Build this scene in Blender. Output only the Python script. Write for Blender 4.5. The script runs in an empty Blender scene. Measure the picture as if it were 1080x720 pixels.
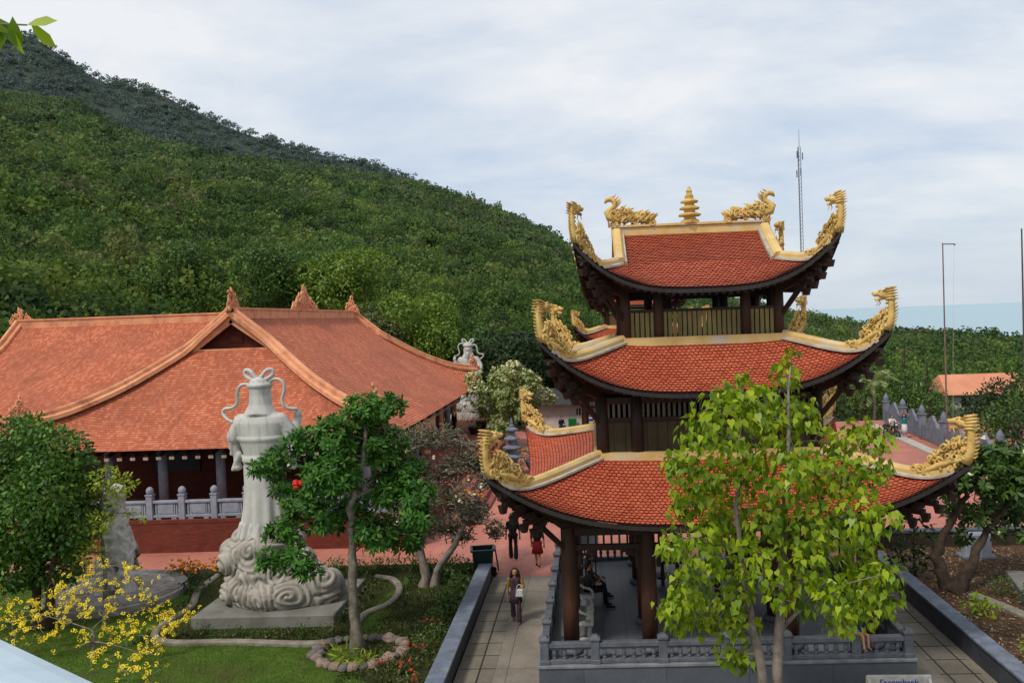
import bpy, bmesh, math, random
import numpy as np
from mathutils import Vector, Matrix, noise as mnoise

random.seed(7)
RNG = np.random.default_rng(11)
PI = math.pi
scene = bpy.context.scene
COL = scene.collection
R = math.radians

def srgb(r, g, b, k=1.0):
    def f(v):
        v /= 255.0
        return (v / 12.92 if v <= .04045 else ((v + .055) / 1.055) ** 2.4) * k
    return (f(r), f(g), f(b), 1.0)

# ------------------------------------------------------------------ materials
def new_mat(name):
    m = bpy.data.materials.new(name)
    m.use_nodes = True
    nt = m.node_tree
    b = nt.nodes['Principled BSDF']
    return m, nt, b

def node(nt, kind, **kw):
    n = nt.nodes.new(kind)
    for k, v in kw.items():
        if k.startswith('i_'):
            n.inputs[k[2:].replace('_', ' ')].default_value = v
        else:
            setattr(n, k, v)
    return n

def mixcol(nt, fac, a, b, mode='MIX'):
    n = nt.nodes.new('ShaderNodeMix')
    n.data_type = 'RGBA'; n.blend_type = mode
    for sock, v in ((n.inputs[0], fac), (n.inputs[6], a), (n.inputs[7], b)):
        if isinstance(v, (int, float)):
            sock.default_value = v
        elif isinstance(v, tuple):
            sock.default_value = v
        else:
            nt.links.new(v, sock)
    return n.outputs[2]

def math_n(nt, op, a, b=None, clamp=False):
    n = nt.nodes.new('ShaderNodeMath'); n.operation = op; n.use_clamp = clamp
    for i, v in enumerate((a, b)):
        if v is None: continue
        if isinstance(v, (int, float)): n.inputs[i].default_value = v
        else: nt.links.new(v, n.inputs[i])
    return n.outputs[0]

def ramp(nt, fac, stops):
    n = nt.nodes.new('ShaderNodeValToRGB')
    e = n.color_ramp.elements
    while len(e) < len(stops): e.new(.5)
    for i, (p, c) in enumerate(stops):
        e[i].position = p
        e[i].color = c if isinstance(c, tuple) else (c, c, c, 1)
    nt.links.new(fac, n.inputs[0])
    return n.outputs[0]

def noise_tex(nt, scale, detail=5, rough=.6, vec=None, dist=0):
    n = node(nt, 'ShaderNodeTexNoise')
    n.inputs['Scale'].default_value = scale; n.inputs['Detail'].default_value = detail
    n.inputs['Roughness'].default_value = rough; n.inputs['Distortion'].default_value = dist
    if vec is None:
        vec = node(nt, 'ShaderNodeNewGeometry').outputs['Position']
    nt.links.new(vec, n.inputs['Vector'])
    return n.outputs['Fac']

def mat(name, c1, c2=None, scale=3.0, rough=.8, bump=0.0, bscale=25.0, spec=.3, c3=None, scale3=.6, lo=.35, hi=.65):
    m, nt, b = new_mat(name)
    b.inputs['Roughness'].default_value = rough
    b.inputs['Specular IOR Level'].default_value = spec
    if c2 is None: c2 = tuple(x * .75 for x in c1[:3]) + (1,)
    f = ramp(nt, noise_tex(nt, scale), [(lo, 0.0), (hi, 1.0)])
    col = mixcol(nt, f, c1, c2)
    if c3 is not None:
        f3 = ramp(nt, noise_tex(nt, scale3, 7, .7), [(.5, 0.0), (.68, 1.0)])
        col = mixcol(nt, f3, col, c3)
    nt.links.new(col, b.inputs['Base Color'])
    if bump:
        bn = node(nt, 'ShaderNodeBump'); bn.inputs['Strength'].default_value = bump; bn.inputs['Distance'].default_value = .02
        nt.links.new(noise_tex(nt, bscale, 6, .65), bn.inputs['Height'])
        nt.links.new(bn.outputs[0], b.inputs['Normal'])
    return m

def leaf_mat(name, dark, mid, light, trans=.3, rough=.5, nscale=.9, spec=.35):
    m, nt, b = new_mat(name)
    g = node(nt, 'ShaderNodeNewGeometry')
    n = noise_tex(nt, nscale, 3, .6)
    f = math_n(nt, 'ADD', math_n(nt, 'MULTIPLY', g.outputs['Random Per Island'], .6), math_n(nt, 'MULTIPLY', n, .9))
    f = math_n(nt, 'SUBTRACT', f, .3)
    col = ramp(nt, f, [(.1, dark), (.45, mid), (.95, light)])
    nt.links.new(col, b.inputs['Base Color'])
    b.inputs['Roughness'].default_value = rough
    b.inputs['Specular IOR Level'].default_value = spec
    t = node(nt, 'ShaderNodeBsdfTranslucent')
    nt.links.new(mixcol(nt, 1.0, col, (1.0, 1.0, .55, 1), 'MULTIPLY'), t.inputs[0])
    mx = node(nt, 'ShaderNodeMixShader'); mx.inputs[0].default_value = trans
    nt.links.new(b.outputs[0], mx.inputs[1]); nt.links.new(t.outputs[0], mx.inputs[2])
    nt.links.new(mx.outputs[0], nt.nodes['Material Output'].inputs[0])
    return m

# ------------------------------------------------------------------ mesh builder
class MB:
    def __init__(s):
        s.v, s.f, s.m, s.uv = [], [], [], None
    def add(s, vs, fs, mi=0):
        o = len(s.v)
        s.v.extend([tuple(p) for p in vs])
        s.f.extend([tuple(i + o for i in f) for f in fs])
        s.m.extend([mi] * len(fs))
    def box(s, c, size, rz=0, mi=0, taper=1.0, M=None, bev=0):
        x, y, z = (k / 2 for k in size)
        t = taper
        if bev:
            b = min(bev, x * .45, y * .45, z * .45)
            vs, fs = [], []
            rings = [(-z, b), (-z + b, 0), (z - b, 0), (z, b)]
            for zz, ins in rings:
                k = t if zz > 0 else 1
                X, Y = x * k - ins, y * k - ins
                bb = b if ins == 0 else b * .3
                vs += [(-X + bb, -Y, zz), (X - bb, -Y, zz), (X, -Y + bb, zz), (X, Y - bb, zz), (X - bb, Y, zz), (-X + bb, Y, zz), (-X, Y - bb, zz), (-X, -Y + bb, zz)]
            for r_ in range(3):
                for i in range(8):
                    j = (i + 1) % 8
                    fs.append((r_ * 8 + i, r_ * 8 + j, r_ * 8 + 8 + j, r_ * 8 + 8 + i))
            fs.append(tuple(range(7, -1, -1))); fs.append(tuple(range(24, 32)))
        else:
            vs = [(-x, -y, -z), (x, -y, -z), (x, y, -z), (-x, y, -z), (-x * t, -y * t, z), (x * t, -y * t, z), (x * t, y * t, z), (-x * t, y * t, z)]
            fs = [(3, 2, 1, 0), (4, 5, 6, 7), (0, 1, 5, 4), (1, 2, 6, 5), (2, 3, 7, 6), (3, 0, 4, 7)]
        cs, sn = math.cos(rz), math.sin(rz)
        out = []
        for p in vs:
            q = Vector((p[0] * cs - p[1] * sn, p[0] * sn + p[1] * cs, p[2]))
            if M is not None: q = M @ q
            out.append((q[0] + c[0], q[1] + c[1], q[2] + c[2]))
        s.add(out, fs, mi)
    def beam(s, p0, p1, w, h, mi=0):
        p0, p1 = Vector(p0), Vector(p1)
        d = p1 - p0
        L = d.length
        q = d.to_track_quat('X', 'Z').to_matrix()
        s.box((p0 + p1) / 2, (L, w, h), M=q, mi=mi)
    def tube(s, pts, rad, n=8, mi=0, cap=True, flat=1.0):
        pts = [Vector(p) for p in pts]
        if isinstance(rad, (int, float)): rad = [rad] * len(pts)
        o = len(s.v)
        up = Vector((0, 0, 1))
        prev = None
        for i, p in enumerate(pts):
            a = pts[max(0, i - 1)]; b = pts[min(len(pts) - 1, i + 1)]
            d = (b - a)
            d = d.normalized() if d.length > 1e-9 else Vector((0, 0, 1))
            if prev is None:
                x = d.cross(up)
                if x.length < 1e-3: x = Vector((1, 0, 0))
                x.normalize()
            else:
                x = prev - d * prev.dot(d)
                if x.length < 1e-4: x = d.orthogonal()
                x.normalize()
            prev = x
            y = d.cross(x)
            for k in range(n):
                t = 2 * PI * k / n
                s.v.append(tuple(p + x * math.cos(t) * rad[i] + y * math.sin(t) * rad[i] * flat))
        for i in range(len(pts) - 1):
            for k in range(n):
                j = (k + 1) % n
                s.f.append((o + i * n + k, o + i * n + j, o + (i + 1) * n + j, o + (i + 1) * n + k)); s.m.append(mi)
        if cap:
            s.f.append(tuple(o + k for k in range(n - 1, -1, -1))); s.m.append(mi)
            e = o + (len(pts) - 1) * n
            s.f.append(tuple(e + k for k in range(n))); s.m.append(mi)
    def lathe(s, prof, n=16, c=(0, 0, 0), mi=0, sx=1, sy=1):
        o = len(s.v)
        for r, z in prof:
            for k in range(n):
                t = 2 * PI * (k + .5) / n
                s.v.append((c[0] + r * math.cos(t) * sx, c[1] + r * math.sin(t) * sy, c[2] + z))
        for i in range(len(prof) - 1):
            for k in range(n):
                j = (k + 1) % n
                s.f.append((o + i * n + k, o + i * n + j, o + (i + 1) * n + j, o + (i + 1) * n + k)); s.m.append(mi)
        s.f.append(tuple(o + k for k in range(n - 1, -1, -1))); s.m.append(mi)
        e = o + (len(prof) - 1) * n
        s.f.append(tuple(e + k for k in range(n))); s.m.append(mi)
    def ball(s, c, r, mi=0, nu=10, nv=6, M=None):
        if isinstance(r, (int, float)): r = (r, r, r)
        vs, fs = [], []
        for i in range(1, nv):
            th = PI * i / nv
            for k in range(nu):
                ph = 2 * PI * k / nu
                vs.append((r[0] * math.sin(th) * math.cos(ph), r[1] * math.sin(th) * math.sin(ph), r[2] * math.cos(th)))
        top, bot = len(vs), len(vs) + 1
        vs += [(0, 0, r[2]), (0, 0, -r[2])]
        for i in range(nv - 2):
            for k in range(nu):
                j = (k + 1) % nu
                fs.append((i * nu + k, (i + 1) * nu + k, (i + 1) * nu + j, i * nu + j))
        for k in range(nu):
            j = (k + 1) % nu
            fs.append((top, k, j)); fs.append((bot, (nv - 2) * nu + j, (nv - 2) * nu + k))
        out = []
        for p in vs:
            q = Vector(p)
            if M is not None: q = M @ q
            out.append((q[0] + c[0], q[1] + c[1], q[2] + c[2]))
        s.add(out, fs, mi)
    def cap(s, a, b, ra, rb, n=12, mi=0):
        """closed tapered capsule between two points"""
        a, b = Vector(a), Vector(b)
        d = b - a
        L = max(d.length, 1e-5); d = d / L
        pts, rad = [], []
        for t in (-.98, -.7, -.35): pts.append(a + d * ra * t); rad.append(ra * math.sqrt(1 - t * t))
        pts.append(a); rad.append(ra); pts.append(b); rad.append(rb)
        for t in (.35, .7, .98): pts.append(b + d * rb * t); rad.append(rb * math.sqrt(1 - t * t))
        s.tube(pts, rad, n, mi)
    def grid(s, P, nu, nv, mi=0, uvf=None):
        o = len(s.v)
        for i in range(nu + 1):
            for j in range(nv + 1):
                s.v.append(tuple(P(i / nu, j / nv)))
        for i in range(nu):
            for j in range(nv):
                a = o + i * (nv + 1) + j
                s.f.append((a, a + nv + 1, a + nv + 2, a + 1)); s.m.append(mi)
    def prism(s, poly, z0, z1, mi=0):
        n = len(poly)
        vs = [(p[0], p[1], z0) for p in poly] + [(p[0], p[1], z1) for p in poly]
        fs = [tuple(range(n - 1, -1, -1)), tuple(range(n, 2 * n))]
        for i in range(n):
            j = (i + 1) % n
            fs.append((i, j, n + j, n + i))
        s.add(vs, fs, mi)
    def xform(s, M, start=0):
        s.v[start:] = [tuple(M @ Vector(p)) for p in s.v[start:]]
    def mesh(s, name, mats):
        me = bpy.data.meshes.new(name)
        me.from_pydata(s.v, [], s.f)
        for m in (mats if isinstance(mats, (list, tuple)) else [mats]): me.materials.append(m)
        if len(me.polygons) == len(s.m): me.polygons.foreach_set('material_index', s.m)
        me.update()
        return me
    def build(s, name, mats, parent=None, smooth=False, loc=None):
        me = s.mesh(name, mats)
        if smooth: me.polygons.foreach_set('use_smooth', [True] * len(me.polygons))
        return link(name, me, parent, loc)

def link(name, me, parent=None, loc=None):
    o = bpy.data.objects.new(name, me)
    COL.objects.link(o)
    if parent is not None: o.parent = parent
    if loc is not None: o.location = loc
    return o

def tag(o, label=None, cat=None, group=None, kind=None):
    if label: o['label'] = label
    if cat: o['category'] = cat
    if group: o['group'] = group
    if kind: o['kind'] = kind
    return o

def thing(name, label, cat, loc=(0, 0, 0), rz=0, group=None):
    o = bpy.data.objects.new(name, None)
    COL.objects.link(o)
    o.location = loc; o.rotation_euler = (0, 0, rz)
    o.empty_display_size = .3
    return tag(o, label, cat, group)

def kids(o):
    return [c for c in bpy.data.objects if c.parent == o]

def copy_tree(o, parent=None, label=None, loc=None, rz=None, scale=None):
    c = o.copy(); COL.objects.link(c)
    if parent is not None: c.parent = parent
    if label: c['label'] = label
    if loc is not None: c.location = loc
    if rz is not None: c.rotation_euler = (0, 0, rz)
    if scale is not None: c.scale = (scale,) * 3 if isinstance(scale, (int, float)) else scale
    for ch in kids(o): copy_tree(ch, c)
    return c

def np_mesh(name, V, F, mats, smooth=False, tint=None):
    """V (n,3), F (m,k) arrays"""
    me = bpy.data.meshes.new(name)
    V = np.asarray(V, dtype=np.float32); F = np.asarray(F, dtype=np.int32)
    me.vertices.add(len(V)); me.vertices.foreach_set('co', V.ravel())
    k = F.shape[1]
    me.loops.add(F.size); me.loops.foreach_set('vertex_index', F.ravel())
    me.polygons.add(len(F))
    me.polygons.foreach_set('loop_start', np.arange(0, F.size, k, dtype=np.int32))
    me.polygons.foreach_set('loop_total', np.full(len(F), k, dtype=np.int32))
    for m in (mats if isinstance(mats, (list, tuple)) else [mats]): me.materials.append(m)
    if smooth: me.polygons.foreach_set('use_smooth', np.ones(len(F), dtype=bool))
    if tint is not None:
        a = me.attributes.new('tint', 'FLOAT_COLOR', 'POINT')
        a.data.foreach_set('color', np.asarray(tint, dtype=np.float32).ravel())
    me.update(calc_edges=True)
    return me

def remesh(mb, voxel, mats, name, smooth_it=2):
    me = mb.mesh('tmp', mats)
    o = bpy.data.objects.new('tmp', me); COL.objects.link(o)
    md = o.modifiers.new('r', 'REMESH'); md.mode = 'VOXEL'; md.voxel_size = voxel
    if smooth_it:
        sm = o.modifiers.new('s', 'SMOOTH'); sm.iterations = smooth_it; sm.factor = .5
    dg = bpy.context.evaluated_depsgraph_get()
    ev = o.evaluated_get(dg)
    out = bpy.data.meshes.new_from_object(ev)
    bpy.data.objects.remove(o); bpy.data.meshes.remove(me)
    out.name = name
    out.polygons.foreach_set('use_smooth', [True] * len(out.polygons))
    return out

# ------------------------------------------------------------------ foliage
def unit(a):
    return a / np.maximum(np.linalg.norm(a, axis=1, keepdims=True), 1e-9)

def rand_dirs(n):
    return unit(RNG.normal(size=(n, 3)))

SHAPES = {
    'diamond': [(0, 0, 0), (.5, .5, .12), (1, 0, 0), (.5, -.5, .12)],
    'heart': [(0, 0, .0), (-.12, .3, .08), (.12, .5, .12), (.45, .42, .1), (.72, .16, .03), (1.15, 0, -.06), (.72, -.16, .03), (.45, -.42, .1), (.12, -.5, .12), (-.12, -.3, .08)],
    'lance': [(0, 0, 0), (.3, .35, .1), (.65, .5, .08), (1, 0, -.06), (.65, -.5, .08), (.3, -.35, .1)],
}

def leaves(P, D, length, width, shape='diamond', nrm=None):
    """leaf polygons: P base points, D axis directions. Returns V,F"""
    n = len(P)
    D = unit(D)
    if nrm is None: nrm = RNG.normal(size=(n, 3)) + np.array([0, 0, 1.2])
    S = unit(np.cross(D, nrm)); N = np.cross(S, D)
    sh = np.array(SHAPES[shape])
    L = np.broadcast_to(np.asarray(length, float), (n,))[:, None, None]
    W = np.broadcast_to(np.asarray(width, float), (n,))[:, None, None]
    V = P[:, None, :] + D[:, None, :] * sh[None, :, 0:1] * L + S[:, None, :] * sh[None, :, 1:2] * W + N[:, None, :] * sh[None, :, 2:3] * W
    k = len(sh)
    F = np.arange(n * k).reshape(n, k)
    return V.reshape(-1, 3), F

def in_ball(n, c, r, squash=1.0, shell=.45):
    d = rand_dirs(n)
    q = d * (shell + (1 - shell) * RNG.random((n, 1)) ** .5) * r
    q[:, 2] *= squash
    return np.asarray(c) + q, d

class Skeleton:
    """branch network grown from a trunk towards target points; every piece is a tapered tube"""
    def __init__(s, trunk, r0, r1):
        s.nodes, s.rad, s.paths = [], [], []
        n = len(trunk)
        pts = []
        for i in range(n - 1):
            a, b = Vector(trunk[i]), Vector(trunk[i + 1])
            for k in range(4):
                pts.append(a.lerp(b, k / 4) + Vector((random.uniform(-1, 1), random.uniform(-1, 1), 0)) * r0 * .26)
        pts.append(Vector(trunk[-1]))
        rr = [r0 + (r1 - r0) * i / (len(pts) - 1) for i in range(len(pts))]
        rr = [q * random.uniform(.9, 1.12) for q in rr]
        rr[0] *= 1.7; rr[1] *= 1.3; rr[2] *= 1.1
        s.paths.append((pts, rr))
        s.free = 2
        s.nodes += pts; s.rad += rr
    def reach(s, t, wob=.12, droop=.15, shrink=.7, rmin=.008, minz=None):
        t = Vector(t)
        best, bi = 1e9, 0
        for i, p in enumerate(s.nodes):
            if i < s.free: continue
            d = (p - t).length + max(0, p.z - t.z) * 1.0
            if d < best: best, bi = d, i
        p = s.nodes[bi]
        L = (t - p).length
        k = max(3, int(L / .35))
        pts, rr = [p], [max(rmin, s.rad[bi] * shrink)]
        ctrl = p.lerp(t, .5) + Vector((0, 0, L * droop)) + Vector((random.gauss(0, 1), random.gauss(0, 1), random.gauss(0, .5))) * wob * L
        for i in range(1, k + 1):
            u = i / k
            q = p * (1 - u) ** 2 + ctrl * 2 * u * (1 - u) + t * u * u
            pts.append(q); rr.append(max(rmin, rr[0] * (1 - u * .65)))
        s.paths.append((pts, rr))
        s.nodes += pts[1:]; s.rad += rr[1:]
    def build(s, name, m, parent, n=7):
        mb = MB()
        for pts, rr in s.paths:
            mb.tube(pts, rr, n if rr[0] > .03 else 4)
        return mb.build(name, m, parent, smooth=True)
# ------------------------------------------------------------------ camera
cam_d = bpy.data.cameras.new('camera')
cam = bpy.data.objects.new('camera', cam_d); COL.objects.link(cam)
fw = Vector((-0.03906464, 0.99885849, -0.02748932)); rt = Vector((0.99862499, 0.0380635, -0.03604591)); upv = Vector((0.03495843, 0.02885964, 0.99897199))
EYE = Vector((0, 0, 8.7055))
cam.matrix_world = Matrix(((rt.x, upv.x, -fw.x, EYE.x), (rt.y, upv.y, -fw.y, EYE.y), (rt.z, upv.z, -fw.z, EYE.z), (0, 0, 0, 1)))
cam_d.sensor_width = 36; cam_d.sensor_fit = 'HORIZONTAL'
cam_d.lens = 898.37 / 1080 * 36
cam_d.shift_x = (540 - 590.0) / 1080
cam_d.clip_start = .05; cam_d.clip_end = 80000
scene.camera = cam
scene.view_settings.view_transform = 'Standard'
scene.view_settings.look = 'None'
scene.view_settings.exposure = 0

# ------------------------------------------------------------------ sky and sun (thin overcast)
SUN_EL, SUN_AZ = R(52), R(-140)      # azimuth from +Y, clockwise seen from above: behind and left of the viewer
w = bpy.data.worlds.new('World'); scene.world = w; w.use_nodes = True
nt = w.node_tree
bg = nt.nodes['Background']
sky = node(nt, 'ShaderNodeTexSky', sky_type='NISHITA', sun_disc=False, sun_elevation=SUN_EL, sun_rotation=SUN_AZ)
sky.air_density = 1.2; sky.dust_density = 2.0; sky.ozone_density = 1.0
tc = node(nt, 'ShaderNodeTexCoord')
sep = node(nt, 'ShaderNodeSeparateXYZ'); nt.links.new(tc.outputs['Generated'], sep.inputs[0])
# project the view direction on a cloud layer so that clouds flatten to the horizon
zc = math_n(nt, 'ADD', math_n(nt, 'MAXIMUM', sep.outputs[2], 0.0), .22)
cv = node(nt, 'ShaderNodeCombineXYZ')
nt.links.new(math_n(nt, 'DIVIDE', sep.outputs[0], zc), cv.inputs[0])
nt.links.new(math_n(nt, 'DIVIDE', sep.outputs[1], zc), cv.inputs[1])
mp = node(nt, 'ShaderNodeMapping'); mp.inputs['Rotation'].default_value = (0, 0, R(28)); mp.inputs['Scale'].default_value = (.95, 1.25, 1)
nt.links.new(cv.outputs[0], mp.inputs[0])
n1 = noise_tex(nt, 1.5, 8, .6, mp.outputs[0], .25)
n2 = noise_tex(nt, .55, 4, .5, mp.outputs[0])
cl = math_n(nt, 'ADD', math_n(nt, 'MULTIPLY', n1, .62), math_n(nt, 'MULTIPLY', n2, .5))
cloudcol = ramp(nt, cl, [(.43, (5.55, 6.1, 6.95, 1)), (.54, (6.3, 6.65, 7.2, 1)), (.65, (7.2, 7.35, 7.6, 1))])
# ramp colours above 1 are clamped by the ramp widget, so scale them down and back up
for e, c_ in zip(nt.nodes[-1].color_ramp.elements if False else [x for x in nt.nodes if x.bl_idname == 'ShaderNodeValToRGB'][-1].color_ramp.elements,
                 ((.46, .545, .67, 1), (.59, .64, .71, 1), (.74, .75, .77, 1))):
    e.color = c_
sc10 = node(nt, 'ShaderNodeVectorMath', operation='SCALE'); sc10.inputs['Scale'].default_value = 10.0
nt.links.new(cloudcol, sc10.inputs[0])
# haze towards the horizon, blue gaps higher up
hz = ramp(nt, sep.outputs[2], [(0.0, 1.0), (.16, 0.0)])
hcol = node(nt, 'ShaderNodeRGB'); hcol.outputs[0].default_value = (5.0, 5.75, 6.5, 1)
cc = mixcol(nt, math_n(nt, 'MULTIPLY', hz, .75), sc10.outputs[0], hcol.outputs[0])
nsc = node(nt, 'ShaderNodeVectorMath', operation='SCALE'); nsc.inputs['Scale'].default_value = 1.0
nt.links.new(sky.outputs[0], nsc.inputs[0])
final = mixcol(nt, .9, nsc.outputs[0], cc)
nt.links.new(final, bg.inputs[0]); bg.inputs[1].default_value = .124

sd = bpy.data.lights.new('sun', 'SUN'); sd.energy = 2.7; sd.angle = R(10); sd.color = (1.0, .95, .86)
so = bpy.data.objects.new('sun', sd); COL.objects.link(so)
sdir = Vector((math.sin(SUN_AZ) * math.cos(SUN_EL), math.cos(SUN_AZ) * math.cos(SUN_EL), math.sin(SUN_EL)))
so.rotation_euler = sdir.to_track_quat('Z', 'Y').to_euler()
so.location = sdir * 60

# ------------------------------------------------------------------ terrain, sea, far hill
NEAR = [(-318.99, 430.0, 149.02), (-299.58, 430.0, 137.47), (-261.53, 430.0, 130.4), (-241.79, 430.0, 118.41), (-224.36, 430.0, 110.4), (-182.18, 440.0, 102.32), (-123.13, 460.0, 93.41), (-94.87, 470.0, 87.67), (-77.71, 480.0, 83.75), (-53.37, 480.0, 74.22), (-24.43, 480.0, 60.81), (-9.34, 480.0, 50.1), (8.94, 460.0, 34.44), (37.43, 440.0, 23.94)]
SHORE = [(74.61, 300.0, 10.32), (90.84, 300.0, 7.09), (103.78, 300.0, 4.64), (123.18, 300.0, 3.29), (136.06, 300.0, 2.17), (148.87, 300.0, 0.07), (164.86, 300.0, -1.15)]
FAR = [(-560.64, 760.0, 312.02), (-526.13, 760.0, 296.69), (-491.52, 760.0, 284.78), (-440.84, 760.0, 246.64), (-389.01, 760.0, 234.03), (-355.04, 760.0, 216.34), (-312.68, 760.0, 194.07), (-244.57, 760.0, 171.58), (-185.09, 760.0, 156.31), (-151.49, 760.0, 141.37), (-123.07, 760.0, 126.68), (-84.72, 760.0, 106.54), (-18.3, 760.0, 70.18)]
_rd = [(math.atan2(x, y), math.hypot(x, y), z - 5.5) for x, y, z in NEAR] + [(math.atan2(x, y), math.hypot(x, y), z - 7.5) for x, y, z in SHORE]
_rd = [(-1.3, 560, 190.0)] + _rd + [(1.2, 260, -20.0)]
_raz, _rr, _rz = (np.array(c) for c in zip(*_rd))
_fd = [(-1.3, 1100, 420.0)] + [(math.atan2(x, y), math.hypot(x, y), z - 6) for x, y, z in FAR] + [(.25, 700, -80.0)]
_faz, _fr, _fz = (np.array(c) for c in zip(*_fd))

def vnoise(x, y, s, seed=0.0):
    return np.array([mnoise.noise(Vector((a / s, b / s, seed))) for a, b in zip(np.ravel(x), np.ravel(y))]).reshape(np.shape(x))

def ground_z(az, r):
    az = np.asarray(az, float); r = np.asarray(r, float)
    D = np.interp(az, _raz, _rr); Z = np.interp(az, _raz, _rz)
    F = np.interp(az, [-1.3, -.6, -.3, -.12, .05, .3, .45, .9], [60, 62, 76, 92, 100, 130, 190, 190])
    zf = np.interp(az, [-.3, .05, .25, .45], [0.0, -1.0, -6.0, -9.0])
    x, y = r * np.sin(az), r * np.cos(az)
    u = np.clip((r - F) / (D - F), 0, 1)
    up = zf + (Z - zf) * (u * .9 + .1 * u * u)
    up = up + vnoise(x, y, 70) * 9 * u * (1 - u) * 4 * np.clip(Z / 100, 0, 1)
    flat = zf * np.clip((r - 66) / (F - 66), 0, 1) - .25
    z = np.where(r < F, flat, up - .25)
    back = np.clip((r - D) / 260.0, 0, None)
    z = np.where(r > D, np.maximum(Z - back * 130 - .25, -90), z)
    return z

def polar_mesh(name, zf, azs, rs, m):
    A, Q = np.meshgrid(azs, rs, indexing='ij')
    Z = zf(A, Q)
    V = np.stack([Q * np.sin(A), Q * np.cos(A), Z], -1).reshape(-1, 3)
    na, nr = len(azs), len(rs)
    i = np.arange(na - 1)[:, None] * nr + np.arange(nr - 1)[None]
    F = np.stack([i, i + 1, i + nr + 1, i + nr], -1).reshape(-1, 4)[:, ::-1]
    return link(name, np_mesh(name, V, F, m, smooth=True))

m_terr = mat('terrain_soil', (.032, .052, .014, 1), (.050, .060, .020, 1), .08, .95, c3=(.05, .04, .022, 1), scale3=.03)
azs = np.radians(np.linspace(-75, 70, 146))
tag(polar_mesh('terrain', ground_z, azs, np.concatenate([np.linspace(.5, 60, 14), np.linspace(66, 560, 80), np.linspace(600, 900, 10)]), m_terr), kind='structure')

def far_z(az, r):
    D = np.interp(az, _faz, _fr); Z = np.interp(az, _faz, _fz)
    u = np.clip((r - 480) / (D - 480), 0, 1)
    z = -20 + (Z + 20) * u + vnoise(r * np.sin(az), r * np.cos(az), 110, 5.) * 16 * u * (1 - u) * 4
    return np.where(r > D, Z - (r - D) * .6, z)
m_terr2 = mat('far_slope', (.03, .045, .035, 1), (.04, .05, .035, 1), .02, .95)  # bluer base colour carries painted distance haze
tag(polar_mesh('hill', far_z, np.radians(np.linspace(-65, 12, 90)), np.linspace(480, 1150, 60), m_terr2), kind='structure')

m, nt, b = new_mat('sea_water')
b.inputs['Base Color'].default_value = srgb(158, 188, 200, .77)
b.inputs['Roughness'].default_value = .35; b.inputs['Specular IOR Level'].default_value = .25
bn = node(nt, 'ShaderNodeBump'); bn.inputs['Strength'].default_value = .6
nt.links.new(noise_tex(nt, .05, 6, .7), bn.inputs['Height']); nt.links.new(bn.outputs[0], b.inputs['Normal'])
sb = MB(); sb.add([(-60000, -2000, -62), (60000, -2000, -62), (60000, 60000, -62), (-60000, 60000, -62)], [(0, 1, 2, 3)])
tag(sb.build('sea', m), kind='structure')

# ---- forest: thousands of crowns nobody could count, each of leaf sprays over several lobes
def forest(name, trees, K, lobes, qs, lobe_r, kind_mat, haze=None, seed=1):
    """trees (n,4): x,y,z,size"""
    n = len(trees)
    rg = np.random.default_rng(seed)
    pal = np.array([(.030, .050, .012), (.042, .068, .014), (.062, .088, .018), (.090, .110, .020), (.096, .096, .030), (.084, .072, .036), (.018, .032, .011)])
    pr = np.array([.20, .27, .22, .12, .08, .04, .07])
    tcol = pal[rg.choice(len(pal), n, p=pr)] * rg.uniform(.85, 1.22, (n, 1)) * np.array([1.50, 1.72, 1.6])
    # neighbouring trees lean to the same colour family
    fam = np.clip(vnoise(trees[:, 0], trees[:, 1], 38, 3.) + .5, 0, 1)[:, None]
    tcol = tcol * (.78 + .5 * fam)
    size = trees[:, 3]
    lo = rg.normal(size=(n, lobes, 3)) * np.array([.36, .36, .17]); lo[:, :, 2] += .62
    lr = rg.uniform(.75, 1.2, (n, lobes)) * lobe_r
    li = rg.integers(0, lobes, (n, K))
    d = rg.normal(size=(n, K, 3)); d[..., 2] = np.abs(d[..., 2]) * .9 - .25
    d /= np.linalg.norm(d, axis=2, keepdims=True)
    idx = np.arange(n)[:, None]
    c = lo[idx, li] + d * lr[idx, li][..., None] * rg.uniform(.8, 1.06, (n, K, 1))
    c = c * size[:, None, None] + trees[:, None, :3]
    nr = d + rg.normal(size=d.shape) * .55
    nr /= np.linalg.norm(nr, axis=2, keepdims=True)
    a = np.cross(nr, rg.normal(size=d.shape)); a /= np.linalg.norm(a, axis=2, keepdims=True)
    bq = np.cross(nr, a)
    q = (qs * size)[:, None, None] * rg.uniform(.6, 1.3, (n, K, 1))
    P = np.stack([c + a * q, c + bq * q * .8 + nr * q * .2, c - a * q * .9, c - bq * q * .8 - nr * q * .15], 2)
    V = P.reshape(-1, 3)
    F = np.arange(len(V)).reshape(-1, 4)
    col = np.repeat(tcol[:, None, :], K, 1) * rg.uniform(.85, 1.18, (n, K, 1))
    if haze is not None:  # aerial haze painted in: leaf tint fades to a haze colour with distance
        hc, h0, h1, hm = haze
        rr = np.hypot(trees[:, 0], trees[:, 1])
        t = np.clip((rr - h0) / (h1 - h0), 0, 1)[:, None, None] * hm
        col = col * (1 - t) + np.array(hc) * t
    col = np.repeat(col.reshape(-1, 1, 3), 4, 1).reshape(-1, 3)
    tint = np.concatenate([col, np.ones((len(col), 1))], 1)
    o = link(name, np_mesh(name, V, F, kind_mat, tint=tint))
    return o

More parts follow.
